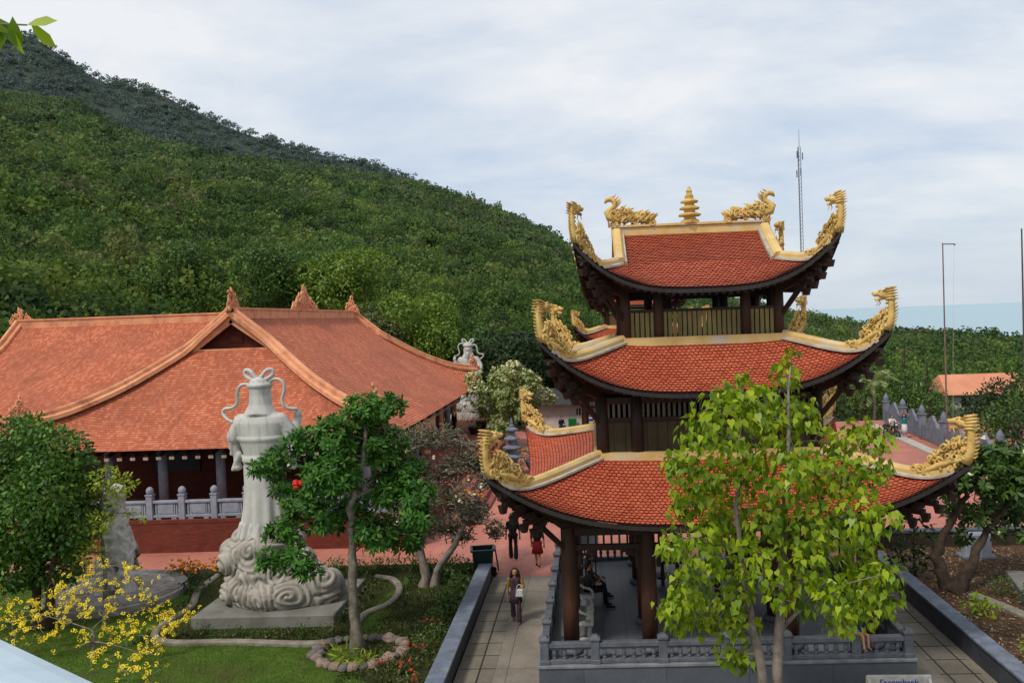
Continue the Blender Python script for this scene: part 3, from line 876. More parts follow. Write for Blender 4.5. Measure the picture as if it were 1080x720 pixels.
def make_pagoda(label, loc):
    root = thing('pagoda', label, 'pagoda', loc)
    # --- platform, floor, balustrade
    wp, zp = 4.34, .68
    mb = MB(); mb.box((0, 0, (zp - .07) / 2 - .2), (2 * wp - .06, 2 * wp - .06, zp - .07 + .4)); pl = mb.build('plinth', m_plinth, root)
    mb = MB(); mb.box((0, 0, zp - .035), (2 * wp, 2 * wp, .07), bev=.01); mb.build('plinth_edge', m_trimwhite2, pl)
    mb = MB(); mb.box((0, 0, zp + .004), (2 * wp - .3, 2 * wp - .3, .02)); mb.build('floor_paving', m_pave, pl)
    bal = MB()
    e = wp - .17
    npost = 7
    xs = [-e + 2 * e * i / (npost - 1) for i in range(npost)]
    xs[1] = -e + 1.18; xs[5] = e - 1.18; xs[2] = -e + 2.75; xs[4] = e - 2.75
    for k in range(4):
        Mk = rot4(k)
        for i in range(npost - 1):
            if k == 2 and i in (2, 3): continue      # entrance at the back
            a, b_ = xs[i] + .10, xs[i + 1] - .10
            def bx(c, s): 
                q = Mk @ Vector(c)
                bal.box(q, s, k * PI / 2, bev=.008)
            bx(((a + b_) / 2, -e, zp + .055), (b_ - a, .16, .09)); bx(((a + b_) / 2, -e, zp + .44), (b_ - a, .17, .11)); bx(((a + b_) / 2, -e, zp + .35), (b_ - a, .10, .04))
            nb = max(2, int((b_ - a) / .2))
            for j in range(nb):
                x = a + (j + .5) * (b_ - a) / nb
                q = Mk @ Vector((x, -e, zp + .1))
                bal.lathe([(.045, 0), (.05, .03), (.038, .06), (.06, .13), (.055, .18), (.04, .23)], 6, q)
        ps = [x for i, x in enumerate(xs[:-1])]
    B = bal.build('balustrade', m_wallstone2, root)
    done = set()
    for k in range(4):
        for i, x in enumerate(xs[:-1]):
            if k == 2 and i == 3: continue
            q = rot4(k) @ Vector((x, -e, zp))
            p = MB()
            p.box(q + Vector((0, 0, .27)), (.20, .20, .54), bev=.012); p.box(q + Vector((0, 0, .57)), (.25, .25, .07), bev=.015); p.box(q + Vector((0, 0, .63)), (.18, .18, .06), taper=.6); p.box(q + Vector((0, 0, .05)), (.24, .24, .1), bev=.01)
            p.build('post', m_wallstone2, B)
    # --- ground floor columns
    g1 = (-3.55, -1.67, 1.67, 3.55)
    for x in g1:
        for y in g1:
            p = MB(); r = .19
            p.lathe([(.27, 0), (.28, .06), (.25, .12), (.22, .14)], 16, (x, y, zp + .01))
            p2 = MB(); p2.lathe([(r, .14), (r * 1.04, 1.2), (r * .98, 2.4), (r * .9, 3.5)], 16, (x, y, zp))
            c_ = p2.build('column', m_column, root, smooth=True); p.build('column_base', m_wallstone2, c_, smooth=True)
    mb = MB()
    for k in range(4):
        Mk = rot4(k)
        for zz, hh, ww in ((3.62, .22, .16), (3.22, .12, .10), (3.93, .16, .2)):
            a, b_ = Mk @ Vector((-3.7, -3.55, zz)), Mk @ Vector((3.7, -3.55, zz)); mb.beam(a, b_, ww, hh)
        a, b_ = Mk @ Vector((-3.5, -1.67, 3.7)), Mk @ Vector((3.5, -1.67, 3.7)); mb.beam(a, b_, .2, .3)
        # lattice brackets in the top corners of the bays
        for i in range(3):
            lat = MB()
            x0, x1 = g1[i] + .19, g1[i + 1] - .19
            for sg, xx in ((1, x0), (-1, x1)):
                for q in range(4):
                    c = Mk @ Vector((xx + sg * (.07 + .12 * q), -3.55, 3.12 - .02 * q)); lat.box(c, (.05, .05, .22 - .04 * q), k * PI / 2)
                    c = Mk @ Vector((xx + sg * (.10 + .11 * q), -3.55, 3.0 + .05 * q)); lat.box(c, (.15, .05, .045), k * PI / 2)
                c = Mk @ Vector((xx + sg * .06, -3.55, 2.86)); lat.box(c, (.10, .05, .3), k * PI / 2)
            nst = int((x1 - x0) / .17)
            for q in range(nst):
                c = Mk @ Vector((x0 + (q + .5) * (x1 - x0) / nst, -3.55, 3.42)); lat.box(c, (.05, .05, .3), k * PI / 2)
            lat.build('lattice', m_wood, root)
    mb.build('beam_frame', m_wood, root)
    mb = MB(); mb.box((0, 0, 4.03), (7.2, 7.2, .06)); mb.build('ceiling', m_wood, root)

    def tier(nm, sk, wall, r_strip, zc, rc, drag):
        roof = MB()
        for k in range(4):
            roof.grid(lambda u, v, Mk=rot4(k): Mk @ (sk.P(-1 + 2 * u, v) + Vector((0, 0, -.012))), 28, 10)
        ro = roof.build(nm, m_under, root, smooth=True)
        tl = MB()
        length = arc_len(lambda v: sk.P(0, v))[-1]
        for k in range(4): add_tiles(tl, sk.P, sk.half, length, .114, .104, rot4(k))
        tl.build('tile_covering', [m_tile, m_under], ro)
        for k in range(4):
            pts = [rot4(k) @ (sk.hip(i / 24) + Vector((0, 0, -.01))) for i in range(23)]
            h = MB(); ribbon(h, pts, .22, .22); hr = h.build('hip_ridge', m_goldweath, ro)
            h = MB(); ribbon(h, pts, .34, .07); h.build('hip_trim', m_trimwhite, ro)
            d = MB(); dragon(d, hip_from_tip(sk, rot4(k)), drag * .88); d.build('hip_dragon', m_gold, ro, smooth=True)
            if r_strip:
                h = MB(); a, b_ = rot4(k) @ Vector((-r_strip, -r_strip, sk.zi + .02)), rot4(k) @ Vector((r_strip, -r_strip, sk.zi + .02))
                h.beam(a, b_, .20, .22); h.build('wall_ridge', m_goldweath, ro)
        eave_parts(ro, [(rot4(k), sk) for k in range(4)], zc, rc)
        return ro
    # --- lower roof
    s1 = Skirt(2.72, 2.72, 4.82, 5.24, 5.24, 5.20, 3.98, 5.30)
    tier('lower_roof', s1, 2.64, 2.76, 3.70, (3.7, 3.7), 1.0)
    corner_brackets(root, None, 3.6, 3.92, 5.0, 5.04, big=1.2)
    # --- second storey
    r2 = 2.64
    st = MB(); pn = MB()
    cols = (-r2, -1.78, 1.78, r2)
    for k in range(4):
        Mk = rot4(k)
        for i in range(3):
            x0, x1 = cols[i], cols[i + 1]
            c = (x0 + x1) / 2
            pn.box(Mk @ Vector((c, -r2 + .04, 5.66)), (x1 - x0, .04, 1.0), k * PI / 2)
            npl = max(2, int((x1 - x0) / .24))
            for j in range(npl):
                pn.box(Mk @ Vector((x0 + (j + .5) * (x1 - x0) / npl, -r2 + .012, 5.66)), ((x1 - x0) / npl - .02, .02, .8), k * PI / 2)
            for zz, hh in ((5.20, .14), (6.13, .10), (6.60, .16)):
                st.box(Mk @ Vector((c, -r2, zz)), (x1 - x0, .11, hh), k * PI / 2)
            ns = int((x1 - x0 - .2) / .125); sl = MB()
            for j in range(ns):
                sl.box(Mk @ Vector((x0 + .1 + (j + .5) * (x1 - x0 - .2) / ns, -r2 + .01, 6.36)), (.065, .05, .36), k * PI / 2)
            sl.build('spindle_band', m_slatpale, root)
    st.build('storey_frame', m_wood, root); pn.build('wall_panel', m_panel, root)
    for k in range(4):
        for x in cols[:-1]:
            p = MB(); q = rot4(k) @ Vector((x, -r2, 5.0)); p.lathe([(.16, 0), (.16, .8), (.145, 1.75)], 12, q); p.build('post', m_wood, root, smooth=True)
    mb = MB(); mb.box((0, 0, 6.66), (5.0, 5.0, .06)); mb.build('ceiling', m_wood, root)
    # --- middle roof
    s2 = Skirt(2.02, 2.02, 3.66, 4.04, 4.04, 8.0, 6.84, 8.21)
    tier('middle_roof', s2, 1.94, 2.06, 6.72, (2.55, 2.55), .92)
    corner_brackets(root, None, 2.66, 6.75, 3.85, 7.95)
    # --- open top storey with slatted railing
    r3 = 1.94
    cols = (-r3, -1.10, 1.10, r3)
    st = MB(); sl = MB()
    for k in range(4):
        Mk = rot4(k)
        for i in range(3):
            x0, x1 = cols[i], cols[i + 1]; c = (x0 + x1) / 2
            for zz, hh in ((8.07, .12), (8.80, .07), (9.36, .14)):
                st.box(Mk @ Vector((c, -r3, zz)), (x1 - x0, .10, hh), k * PI / 2)
            ns = int((x1 - x0 - .2) / .125)
            for j in range(ns):
                sl.box(Mk @ Vector((x0 + .1 + (j + .5) * (x1 - x0 - .2) / ns, -r3 + .01, 8.44)), (.095, .035, .66), k * PI / 2)
    st.box((0, 0, 7.98), (3.9, 3.9, .05))
    st.build('storey_frame', m_wood, root); sl.build('slat_railing', m_slat, root)
    for k in range(4):
        for x in cols[:-1]:
            p = MB(); q = rot4(k) @ Vector((x, -r3, 7.85)); p.lathe([(.135, 0), (.135, .8), (.12, 1.6)], 12, q); p.build('post', m_column, root, smooth=True)
    for x in (-.75, .75):
        for y in (-.75, .75):
            p = MB(); p.lathe([(.11, 0), (.10, 1.8)], 10, (x, y, 7.85)); p.build('post', m_wood, root, smooth=True)
    mb = MB()
    for x in (-.75, .75): mb.beam((x, -1.94, 9.2), (x, 1.94, 9.2), .12, .16); mb.beam((-1.94, x, 9.2), (1.94, x, 9.2), .12, .16)
    mb.build('tie_beam', m_wood, root)
    # --- top roof: hip and gable
    gx, gy, zr, zg = 2.03, 1.62, 10.93, 10.03
    fr = Skirt(gx, gy, 2.92, 3.20, 3.20, zg, 9.33, 10.56, pw=4.5, dip=.32, curve=.15)
    sd_ = Skirt(gy, gx, 2.98, 3.20, 3.20, zg, 9.36, 10.56, pw=4.5, dip=.32, curve=.15)
    sides = [(rot4(0), fr), (rot4(1), sd_), (rot4(2), fr), (rot4(3), sd_)]
    up_ = lambda a, v: Vector((a * gx, -gy * v, zr + (zg - zr) * (v * 1.1 - .1 * v * v)))
    roof = MB()
    for M, sk in sides: roof.grid(lambda u, v, M=M, sk=sk: M @ (sk.P(-1 + 2 * u, v) + Vector((0, 0, -.012))), 24, 8)
    for k in (0, 2): roof.grid(lambda u, v, M=rot4(k): M @ (up_(-1 + 2 * u, v) + Vector((0, 0, -.012))), 6, 6)
    ro = roof.build('top_roof', m_under, root, smooth=True)
    tl = MB()
    for k in (1, 3): add_tiles(tl, sd_.P, sd_.half, arc_len(lambda v: sd_.P(0, v))[-1], .114, .104, rot4(k))
    whole = lambda a, v: up_(a, v / .58) if v < .58 else fr.P(a, (v - .58) / .42)
    for k in (0, 2): add_tiles(tl, whole, lambda v: gx if v < .58 else fr.half((v - .58) / .42), 2.0 + 1.48, .114, .104, rot4(k))
    tl.build('tile_covering', [m_tile, m_under], ro)
    gb = MB()
    for sx in (-1, 1): gb.add([(sx * (gx - .25), -gy, zg), (sx * (gx - .25), gy, zg), (sx * (gx - .25), 0, zr)], [(0, 1, 2)])
    gb.build('gable_wall', m_wood, ro)
    for sx in (-1, 1):
        for sy in (-1, 1):
            pts = [Vector((sx * gx, sy * gy * t, zr + (zg - zr) * (t * 1.1 - .1 * t * t))) for t in (0, .25, .5, .75, 1.0, 1.06)]
            h = MB(); ribbon(h, pts, .26, .24); h.build('verge_ridge', m_goldweath, ro)
            h = MB(); ribbon(h, [p + Vector((-sx * .15, 0, 0)) for p in pts], .10, .13); h.build('verge_trim', m_trimwhite, ro)
    for k, (sx, sy) in enumerate(((1, -1), (1, 1), (-1, 1), (-1, -1))):
        hf = lambda v, sx=sx, sy=sy: Vector((sx * fr.hip(v).x, -sy * fr.hip(v).y, fr.hip(v).z)) if False else Vector((sx * abs(fr.hip(v).x), sy * abs(fr.hip(v).y), fr.hip(v).z))
        pts = [hf(i / 22) + Vector((0, 0, -.01)) for i in range(21)]
        h = MB(); ribbon(h, pts, .22, .22); h.build('hip_ridge', m_goldweath, ro)
        h = MB(); ribbon(h, pts, .34, .07); h.build('hip_trim', m_trimwhite, ro)
        L = arc_len(lambda t: hf(1 - t), 40)
        def from_tip(s_, hf=hf, L=L):
            if s_ <= 0: return hf(1.0)
            for i in range(40):
                if L[i + 1] >= s_: return hf(1 - (i + (s_ - L[i]) / max(1e-6, L[i + 1] - L[i])) / 40)
            return hf(0.0)
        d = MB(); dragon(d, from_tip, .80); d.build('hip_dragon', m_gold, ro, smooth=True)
    mb = MB(); mb.box((0, 0, zr + .08), (2 * gx + .3, .24, .26), bev=.03); mb.box((0, 0, zr + .24), (2 * gx + .3, .34, .06)); mb.build('main_ridge', m_goldweath, ro)
    eave_parts(ro, sides, 9.30, (2.0, 2.0))
    corner_brackets(root, None, 1.96, 9.28, 3.0, 10.30)
    # ridge dragons: a low clouded body with the neck curled over at the outer end
    for sx in (-1, 1):
        d = MB(); z0 = zr + .28
        body = [Vector((sx * (1.12 + (x - .62) * .70), 0, z0 + z * .80)) for x, z in ((.62, .05), (.9, .12), (1.25, .2), (1.6, .26), (1.95, .24), (2.2, .30), (2.28, .46), (2.12, .58), (1.98, .66), (1.98, .82), (2.12, .92), (2.28, .88), (2.36, .78))]
        d.tube(body, [.06, .09, .13, .16, .18, .16, .13, .11, .10, .10, .11, .09, .03], 9, flat=.7)
        rnd = random.Random(3)
        for i in range(120):
            x = rnd.uniform(1.0, 2.25); hh = .16 + .24 * min(1, (x - 1.0) / .7)
            c = Vector((sx * x, rnd.choice((-1, 1)) * rnd.uniform(.08, .2), z0 + rnd.uniform(.02, hh)))
            if i % 2: curl(d, c, Vector((1, 0, 0)), Vector((0, 0, 1)), Vector((0, rnd.choice((-1, 1)), 0)), rnd.uniform(.06, .11), 1.2, .026, 0, rnd.uniform(0, 6), rnd.choice((-1, 1)))
            else: d.tube([c, c + Vector((-sx * .05, 0, .09)), c + Vector((-sx * .16, 0, .14))], [.05, .035, .006], 5)
        for i in range(7):
            t = i / 6; p = Vector((sx * (2.16 - .14 * math.sin(t * PI)), 0, z0 + .42 + .34 * t)); d.tube([p, p + Vector((-sx * .10, 0, .05)), p + Vector((-sx * .15, 0, .11))], [.035, .025, .005], 5)
        d.build('ridge_dragon', m_gold, ro, smooth=True)
    f_ = MB(); z0 = zr + .26
    f_.lathe([(.28, 0), (.28, .07), (.21, .10), (.17, .15), (.17, .2)], 6, (0, 0, z0))
    for i in range(3):
        r_ = .33 - .035 * i; zz = z0 + .2 + .185 * i
        f_.lathe([(r_ * .52, -.02), (r_, .0), (r_ * 1.04, .035), (r_ * .6, .09), (r_ * .5, .10), (r_ * .5, .19)], 6, (0, 0, zz))
    f_.lathe([(.12, 0), (.09, .05), (.075, .10), (.09, .14), (.06, .19), (.02, .28)], 8, (0, 0, z0 + .745))
    f_.build('finial', m_gold, ro)
    return root
m_trimwhite2 = mat('plinth_edge_stone', srgb(150, 152, 156, .7), srgb(120, 122, 126, .66), 3, .6, .2)
m_wallstone2 = mat('balustrade_stone', srgb(110, 114, 122, .74), srgb(88, 92, 100, .7), 5, .6, .4, 60, .4)
pag = make_pagoda('large open three-tiered pagoda with red roofs and gold dragons, behind the leafy bodhi tree', (2.80, 23.78, 0))
copy_tree(pag, label='far twin pagoda, mostly hidden behind the large pagoda, its gold roof corner showing at left', loc=(2.9, 55.5, 0))
# ------------------------------------------------------------------ temple hall with its terrace
m_rooftile, nt, b = new_mat('temple_tile')
uvn = node(nt, 'ShaderNodeUVMap', uv_map='UVMap')
s3 = node(nt, 'ShaderNodeSeparateXYZ'); nt.links.new(uvn.outputs[0], s3.inputs[0])
rw, tw = .17, .13
vr = math_n(nt, 'DIVIDE', s3.outputs[1], rw)
row = math_n(nt, 'FLOOR', vr); fv = math_n(nt, 'FRACT', vr)
ur = math_n(nt, 'ADD', math_n(nt, 'DIVIDE', s3.outputs[0], tw), math_n(nt, 'MULTIPLY', math_n(nt, 'MODULO', row, 2.0), .5))
cu = math_n(nt, 'FLOOR', ur); fu = math_n(nt, 'FRACT', ur)
cb = node(nt, 'ShaderNodeCombineXYZ'); nt.links.new(cu, cb.inputs[0]); nt.links.new(row, cb.inputs[1])
wn = node(nt, 'ShaderNodeTexWhiteNoise', noise_dimensions='2D'); nt.links.new(cb.outputs[0], wn.inputs[0])
base = ramp(nt, wn.outputs['Value'], [(0.0, srgb(190, 100, 68, .78)), (.5, srgb(202, 112, 80, .78)), (1.0, srgb(220, 134, 100, .82))])
edge = math_n(nt, 'ABSOLUTE', math_n(nt, 'SUBTRACT', fu, .5))
scal = math_n(nt, 'ADD', fv, math_n(nt, 'MULTIPLY', math_n(nt, 'MULTIPLY', edge, edge), 1.2))
gap = ramp(nt, scal, [(.72, 1.0), (.98, .5)])
col = mixcol(nt, 1.0, base, gap, 'MULTIPLY')
st1 = ramp(nt, noise_tex(nt, .32, 7, .7), [(.42, 0.0), (.70, .65)])
col = mixcol(nt, st1, col, srgb(150, 88, 66, .7))
mp = node(nt, 'ShaderNodeMapping'); mp.inputs['Scale'].default_value = (1.8, .35, 1); nt.links.new(uvn.outputs[0], mp.inputs[0])
st2 = ramp(nt, noise_tex(nt, 1.0, 6, .7, mp.outputs[0]), [(.54, 0.0), (.74, .5)])
col = mixcol(nt, st2, col, srgb(112, 66, 52, .68))
nt.links.new(col, b.inputs['Base Color']); b.inputs['Roughness'].default_value = .8; b.inputs['Specular IOR Level'].default_value = .2
bn = node(nt, 'ShaderNodeBump'); bn.inputs['Strength'].default_value = .8; bn.inputs['Distance'].default_value = .03
nt.links.new(math_n(nt, 'SUBTRACT', 1.0, scal), bn.inputs['Height']); nt.links.new(bn.outputs[0], b.inputs['Normal'])

m_peach = mat('terracotta_trim', srgb(234, 166, 124, .84), srgb(218, 144, 104, .82), 1.6, .75, .3, 20, .25, c3=srgb(186, 120, 92, .74), scale3=1.5)
m_brick = grid_mat('terrace_brick', srgb(158, 74, 54, .62), srgb(140, 62, 46, .6), srgb(122, 66, 54, .55), .24, .075, .006, .5, .85, 1.2, .15, 'xz')
m_brickdk = grid_mat('hall_brick', srgb(132, 62, 46, .55), srgb(120, 54, 40, .52), srgb(98, 56, 48, .5), .24, .075, .006, .5, .85, 1.0, .15, 'xz')
m_palegrey = mat('pale_granite', srgb(168, 172, 184, .74), srgb(146, 150, 164, .72), 3, .7, .3, 50, .3)
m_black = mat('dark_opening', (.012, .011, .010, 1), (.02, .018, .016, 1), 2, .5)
m_redstep = grid_mat('red_steps', srgb(176, 96, 78, .7), srgb(164, 86, 70, .68), srgb(110, 60, 50, .6), .6, .6, .012, 0, .7, .9, .15)

PROF = [(0, 9.35), (1.85, 7.85), (4.0, 6.25), (6.0, 4.92), (7.6, 3.98)]
def prof_z(t):
    for (a, za), (b_, zb) in zip(PROF, PROF[1:]):
        if t <= b_: return za + (zb - za) * (t - a) / (b_ - a)
    return PROF[-1][1]
HW, GW, LIFT = 7.6, 1.85, 1.1

def hall_roof(parent, name, x_r, y0, y1, f_in, r_in, Mx, rear=True):
    """hip-and-gable roof; ridge along local y from y0 to y1, skirt depth f_in in front and r_in behind"""
    V, F, UV = [], [], []
    def patch(P, nu, nv, uvf):
        o = len(V)
        for i in range(nu + 1):
            for j in range(nv + 1):
                V.append(tuple(Mx @ P(i / nu, j / nv))); UV.append(uvf(i / nu, j / nv))
        for i in range(nu):
            for j in range(nv):
                a = o + i * (nv + 1) + j
                F.append((a, a + nv + 1, a + nv + 2, a + 1))
    def ends(t):
        k = max(0, t - GW) / (HW - GW)
        return y0 - f_in * k, (y1 + r_in * k) if rear else y1
    def side(sx):
        def P(u, v):
            t = v * HW; ya, yb = ends(t)
            a = -1 + 2 * u
            lift = LIFT * (abs(a) ** 9 if (a < 0 or rear) else 0) * v ** 3
            return Vector((sx * t, ya + (yb - ya) * u, prof_z(t) + lift))
        return P
    for sx in (-1, 1):
        Ps = side(sx)
        patch(Ps, 48, 16, lambda u, v: ((y1 - y0 + f_in + r_in) * u * (1 if sx > 0 else 1), v * 9.6))
    def skirt(y_in, dy):
        def P(u, v):
            a = -1 + 2 * u; t = GW + (HW - GW) * v
            return Vector((a * t, y_in + dy * v, prof_z(t) + LIFT * abs(a) ** 7 * v ** 3))
        return P
    sf = skirt(y0, -f_in)
    patch(sf, 36, 12, lambda u, v: ((u - .5) * 2 * (GW + (HW - GW) * v), v * 7.2))
    if rear:
        sr = skirt(y1, r_in); patch(sr, 36, 12, lambda u, v: ((u - .5) * 2 * (GW + (HW - GW) * v), v * 7.2))
    me = bpy.data.meshes.new(name); me.from_pydata(V, [], F); me.materials.append(m_rooftile)
    ul = me.uv_layers.new(name='UVMap')
    for L in me.loops: ul.data[L.index].uv = UV[L.vertex_index]
    me.polygons.foreach_set('use_smooth', [True] * len(me.polygons)); me.update()
    ro = link(name, me, parent)
    # gable walls set in under the verge
    def gable(y, sg):
        mb = MB(); zb = prof_z(GW) - .05
        mb.add([Mx @ Vector(p) for p in ((-GW, y, zb), (GW, y, zb), (0, y, 9.3))], [(0, 1, 2)])
        mb.build('gable_wall', m_brickdk, ro)
        mb = MB(); c = Mx @ Vector((0, y - sg * .04, zb + .5)); mb.box(c, (.62, .06, .34)); mb.box(c + Vector((0, -sg * .03, 0)), (.48, .05, .22)); mb.build('gable_plaque', m_brickdk, ro)
    gable(y0 + .45, 1)
    # trims: verge + hip in one run, ridge, eave edge row
    def run(sx, front_):
        pts = []
        for i in range(19):
            t = HW * .985 * i / 18
            k = max(0, t - GW) / (HW - GW)
            y = y0 - f_in * k if front_ else y1 + r_in * k
            pts.append(Mx @ Vector((sx * t, y, prof_z(t) + LIFT * (t / HW if t > GW else 0) ** 3 * (k ** .5) - .02)))
        return pts
    for sx in (-1, 1):
        for fr_ in ((True, False) if rear else (True,)):
            p = run(sx, fr_)
            h = MB(); ribbon(h, p, .52, .22); ribbon(h, [q + Vector((0, 0, .2)) for q in p], .20, .24); h.build('hip_ridge', m_peach, ro)
            tip = p[-1]
            h = MB(); d = (p[-1] - p[-3]).normalized(); crest(h, tip + Vector((0, 0, .15)) - d * .1, -d, 1.0, 1.15, 40, 21, skew=.35); h.build('corner_crest', m_peach, ro, smooth=True)
    h = MB(); a, b_ = Mx @ Vector((0, y0 - .1, 9.42)), Mx @ Vector((0, y1, 9.42)); h.beam(a, b_, .34, .42); h.beam(a + Vector((0, 0, .24)), b_ + Vector((0, 0, .24)), .44, .09); h.build('main_ridge', m_peach, ro)
    # verge face boards seen under the gable
    h = MB()
    for sx in (-1, 1):
        p0, p1 = Vector((0, y0 - .02, 9.18)), Vector((sx * (GW + .15), y0 - .02, prof_z(GW) - .10))
        h.beam(Mx @ p0, Mx @ p1, .10, .34)
    h.beam(Mx @ Vector((-GW, y0 + .2, prof_z(GW) - .03)), Mx @ Vector((GW, y0 + .2, prof_z(GW) - .03)), .5, .10)
    h.build('verge_board', m_peach, ro)
    return ro

def crest(mb, c, ax, w_, h_, n, seed, skew=0.0):
    """openwork terracotta crest of curls under a pointed outline"""
    rnd = random.Random(seed)
    ax = Vector((ax.x, ax.y, 0)).normalized(); up = Vector((0, 0, 1)); nr = ax.cross(up)
    for i in range(n):
        for _ in range(20):
            x, z = rnd.uniform(-1, 1), rnd.uniform(0, 1)
            if z < 1.02 - abs(x - skew * z) ** .8 * .95: break
        p = Vector(c) + ax * x * w_ / 2 + up * z * h_ * .9 + nr * rnd.uniform(-.06, .06)
        if i % 3: curl(mb, p, ax, up, nr, rnd.uniform(.08, .15) * h_, 1.15, .035 * h_, 0, rnd.uniform(0, 6), rnd.choice((-1, 1)))
        else: mb.tube([p, p + up * .10 * h_, p + up * .20 * h_ + ax * rnd.uniform(-.08, .08)], [.06 * h_, .045 * h_, .008], 5)
    mb.tube([Vector(c), Vector(c) + up * h_ * .5 + ax * skew * .2, Vector(c) + up * h_ * .98 + ax * skew * .45 * w_], [min(.16, w_ * .16), .10, .02], 8, flat=.5)
    mb.tube([Vector(c) - ax * w_ * .45, Vector(c) + ax * w_ * .45], .10, 6)

XR = -16.1
hall = thing('temple_hall', 'wide temple hall with sweeping orange tiled roofs behind the white statue', 'temple', (XR, 47, 0))
I4 = Matrix.Identity(4)
def at_hall(x, y): return Matrix.Translation((x - XR, y - 47, 0))
rA = hall_roof(hall, 'front_roof', 0, 37.5, 57.0, 4.0, 5.0, Matrix.Translation((0, -47, 0)))
# wing B to the left: ridge along x
MxB = Matrix.Rotation(PI / 2, 4, 'Z') @ Matrix.Identity(4)
# local +y -> world -x : front end at far left
MB_ = Matrix(((0, 1, 0, 0), (-1, 0, 0, 0), (0, 0, 1, 0), (0, 0, 0, 1)))   # (x,y)->(y,-x)
rB = hall_roof(hall, 'wing_roof', 0, -16.3, 0.0, 4.4, 0, MB_, rear=False)
# crests on the ridges
for nm, par, c, ax, w_, h_, n, sd_ in (('ridge_crest', rA, (0, 37.75 - 47, 9.6), Vector((0, 1, 0)), 1.5, 1.05, 70, 3), ('ridge_crest', rA, (0, 47.3 - 47, 9.6), Vector((0, 1, 0)), 4.2, 1.45, 210, 4),
                                    ('ridge_crest', rA, (0, 56.6 - 47, 9.6), Vector((1, .2, 0)), .9, 1.15, 50, 5), ('ridge_crest', rB, (-16.1, 0, 9.5), Vector((1, 0, 0)), 1.5, .95, 60, 6)):
    h = MB(); crest(h, c, ax, w_, h_, n, sd_, -.3 if nm and sd_ in (3, 6) else 0); h.build(nm, m_peach, par, smooth=True)

# body of the hall: walls, eaves, columns
def hl(x, y, z=0): return Vector((x - XR, y - 47, z))
TZ = 1.26
mb = MB()
mb.box(hl(XR, 49, 3.1), (10.6, 23.0, 3.9)); mb.box(hl(-27, 47, 3.1), (12.0, 10.6, 3.9)); wl = mb.build('wall', m_brickdk, hall)
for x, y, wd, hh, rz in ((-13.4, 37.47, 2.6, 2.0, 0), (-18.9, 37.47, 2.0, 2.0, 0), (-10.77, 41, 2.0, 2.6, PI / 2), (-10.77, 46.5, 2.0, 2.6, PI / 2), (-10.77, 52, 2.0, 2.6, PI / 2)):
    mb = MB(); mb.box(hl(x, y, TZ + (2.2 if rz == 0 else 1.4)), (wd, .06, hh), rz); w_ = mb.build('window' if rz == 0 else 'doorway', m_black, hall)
    mb = MB()
    for s_ in (-1, 1): mb.box(hl(x + s_ * (wd / 2 + .05) * math.cos(rz), y + s_ * (wd / 2 + .05) * math.sin(rz), TZ + (2.2 if rz == 0 else 1.4)), (.1, .1, hh + .1), rz)
    mb.box(hl(x, y, TZ + (2.2 if rz == 0 else 1.4) + hh / 2 + .08), (wd + .2, .11, .1), rz)
    mb.build('frame', m_wood, w_)
# soffits
mb = MB()
mb.box(hl(XR, 47.75, 4.28), (12.6, 25.2, .08)); mb.box(hl(-27.5, 47, 4.28), (14, 12.6, .08)); mb.build('eave_soffit', m_wood, hall)
# pale rafter ends under the front eave and beams
mb = MB(); nb = 27
for i in range(nb):
    x = XR - 7.0 + 14.0 * i / (nb - 1)
    mb.beam(hl(x, 33.75, 3.72), hl(x, 35.5, 4.15), .12, .13)
mb.build('rafter_row', m_wood, hall)
m_rend = mat('rafter_paint', srgb(200, 180, 160, .7), srgb(160, 140, 120, .7), 5)
for i in range(nb):
    mb = MB(); mb.box(hl(XR - 7.0 + 14.0 * i / (nb - 1), 33.70, 3.62), (.20, .05, .12)); mb.build('rafter_end', m_rend, hall)
for i in range(40):
    mb = MB(); mb.box(hl(XR + 7.35, 35 + 26 * i / 39, 3.62), (.05, .20, .12)); mb.build('rafter_end', m_rend, hall)
for x in (-22.9, -20.7, -18.4, -15.9, -13.4, -11.2, -9.7):
    mb = MB(); c = hl(x, 35.3, TZ); mb.lathe([(.30, 0), (.32, .1), (.24, .2)], 12, c); mb.lathe([(.2, .2), (.19, 2.9)], 12, c); mb.build('column', m_palegrey, hall, smooth=True)
for i in range(9):
    y = 37.6 + i * 2.6
    mb = MB(); c = hl(-9.75, y, TZ)
    mb.lathe([(.30, 0), (.32, .1), (.24, .2)], 12, c); mb.lathe([(.19, .2), (.18, 2.9)], 12, c); mb.build('column', m_palegrey if i % 2 else m_peach, hall, smooth=True)
mb = MB()
mb.beam(hl(-23.4, 35.3, 4.05), hl(-8.7, 35.3, 4.05), .2, .3); mb.beam(hl(-9.75, 35.3, 4.05), hl(-9.75, 60, 4.05), .2, .3); mb.build('eave_beam', m_wood, hall)
# hanging lanterns/banner shade under the right eave
mb = MB(); mb.box(hl(-8.9, 44.2, 3.2), (.06, 5.0, .8)); mb.build('sun_blind', m_peach, hall)

tb = MB(); tb.box((-21.3, 48.9, TZ / 2 - .2), (28.6, 32.2, TZ + .4 - .01)); tag(tb.build('terrace', m_brick), kind='structure')
sheet('terrace_floor', [(-35.5, 32.9), (-7.1, 32.9), (-7.1, 64.9), (-35.5, 64.9)], TZ, m_redstep)
mb = MB(); 
for i in range(6): mb.box((-6.9 + .34 * i, 47.5, (TZ - .2 * (i + 1)) / 2 + .1 - .1), (.36, 17.0, TZ - .2 * (i + 1) + .2 - .01 * i))
tag(mb.build('terrace_steps', m_redstep), kind='structure')
mb = MB(); mb.box((-21.3, 32.86, TZ - .03), (28.6, .16, .14)); tag(mb.build('terrace_edge', m_brick), kind='structure')

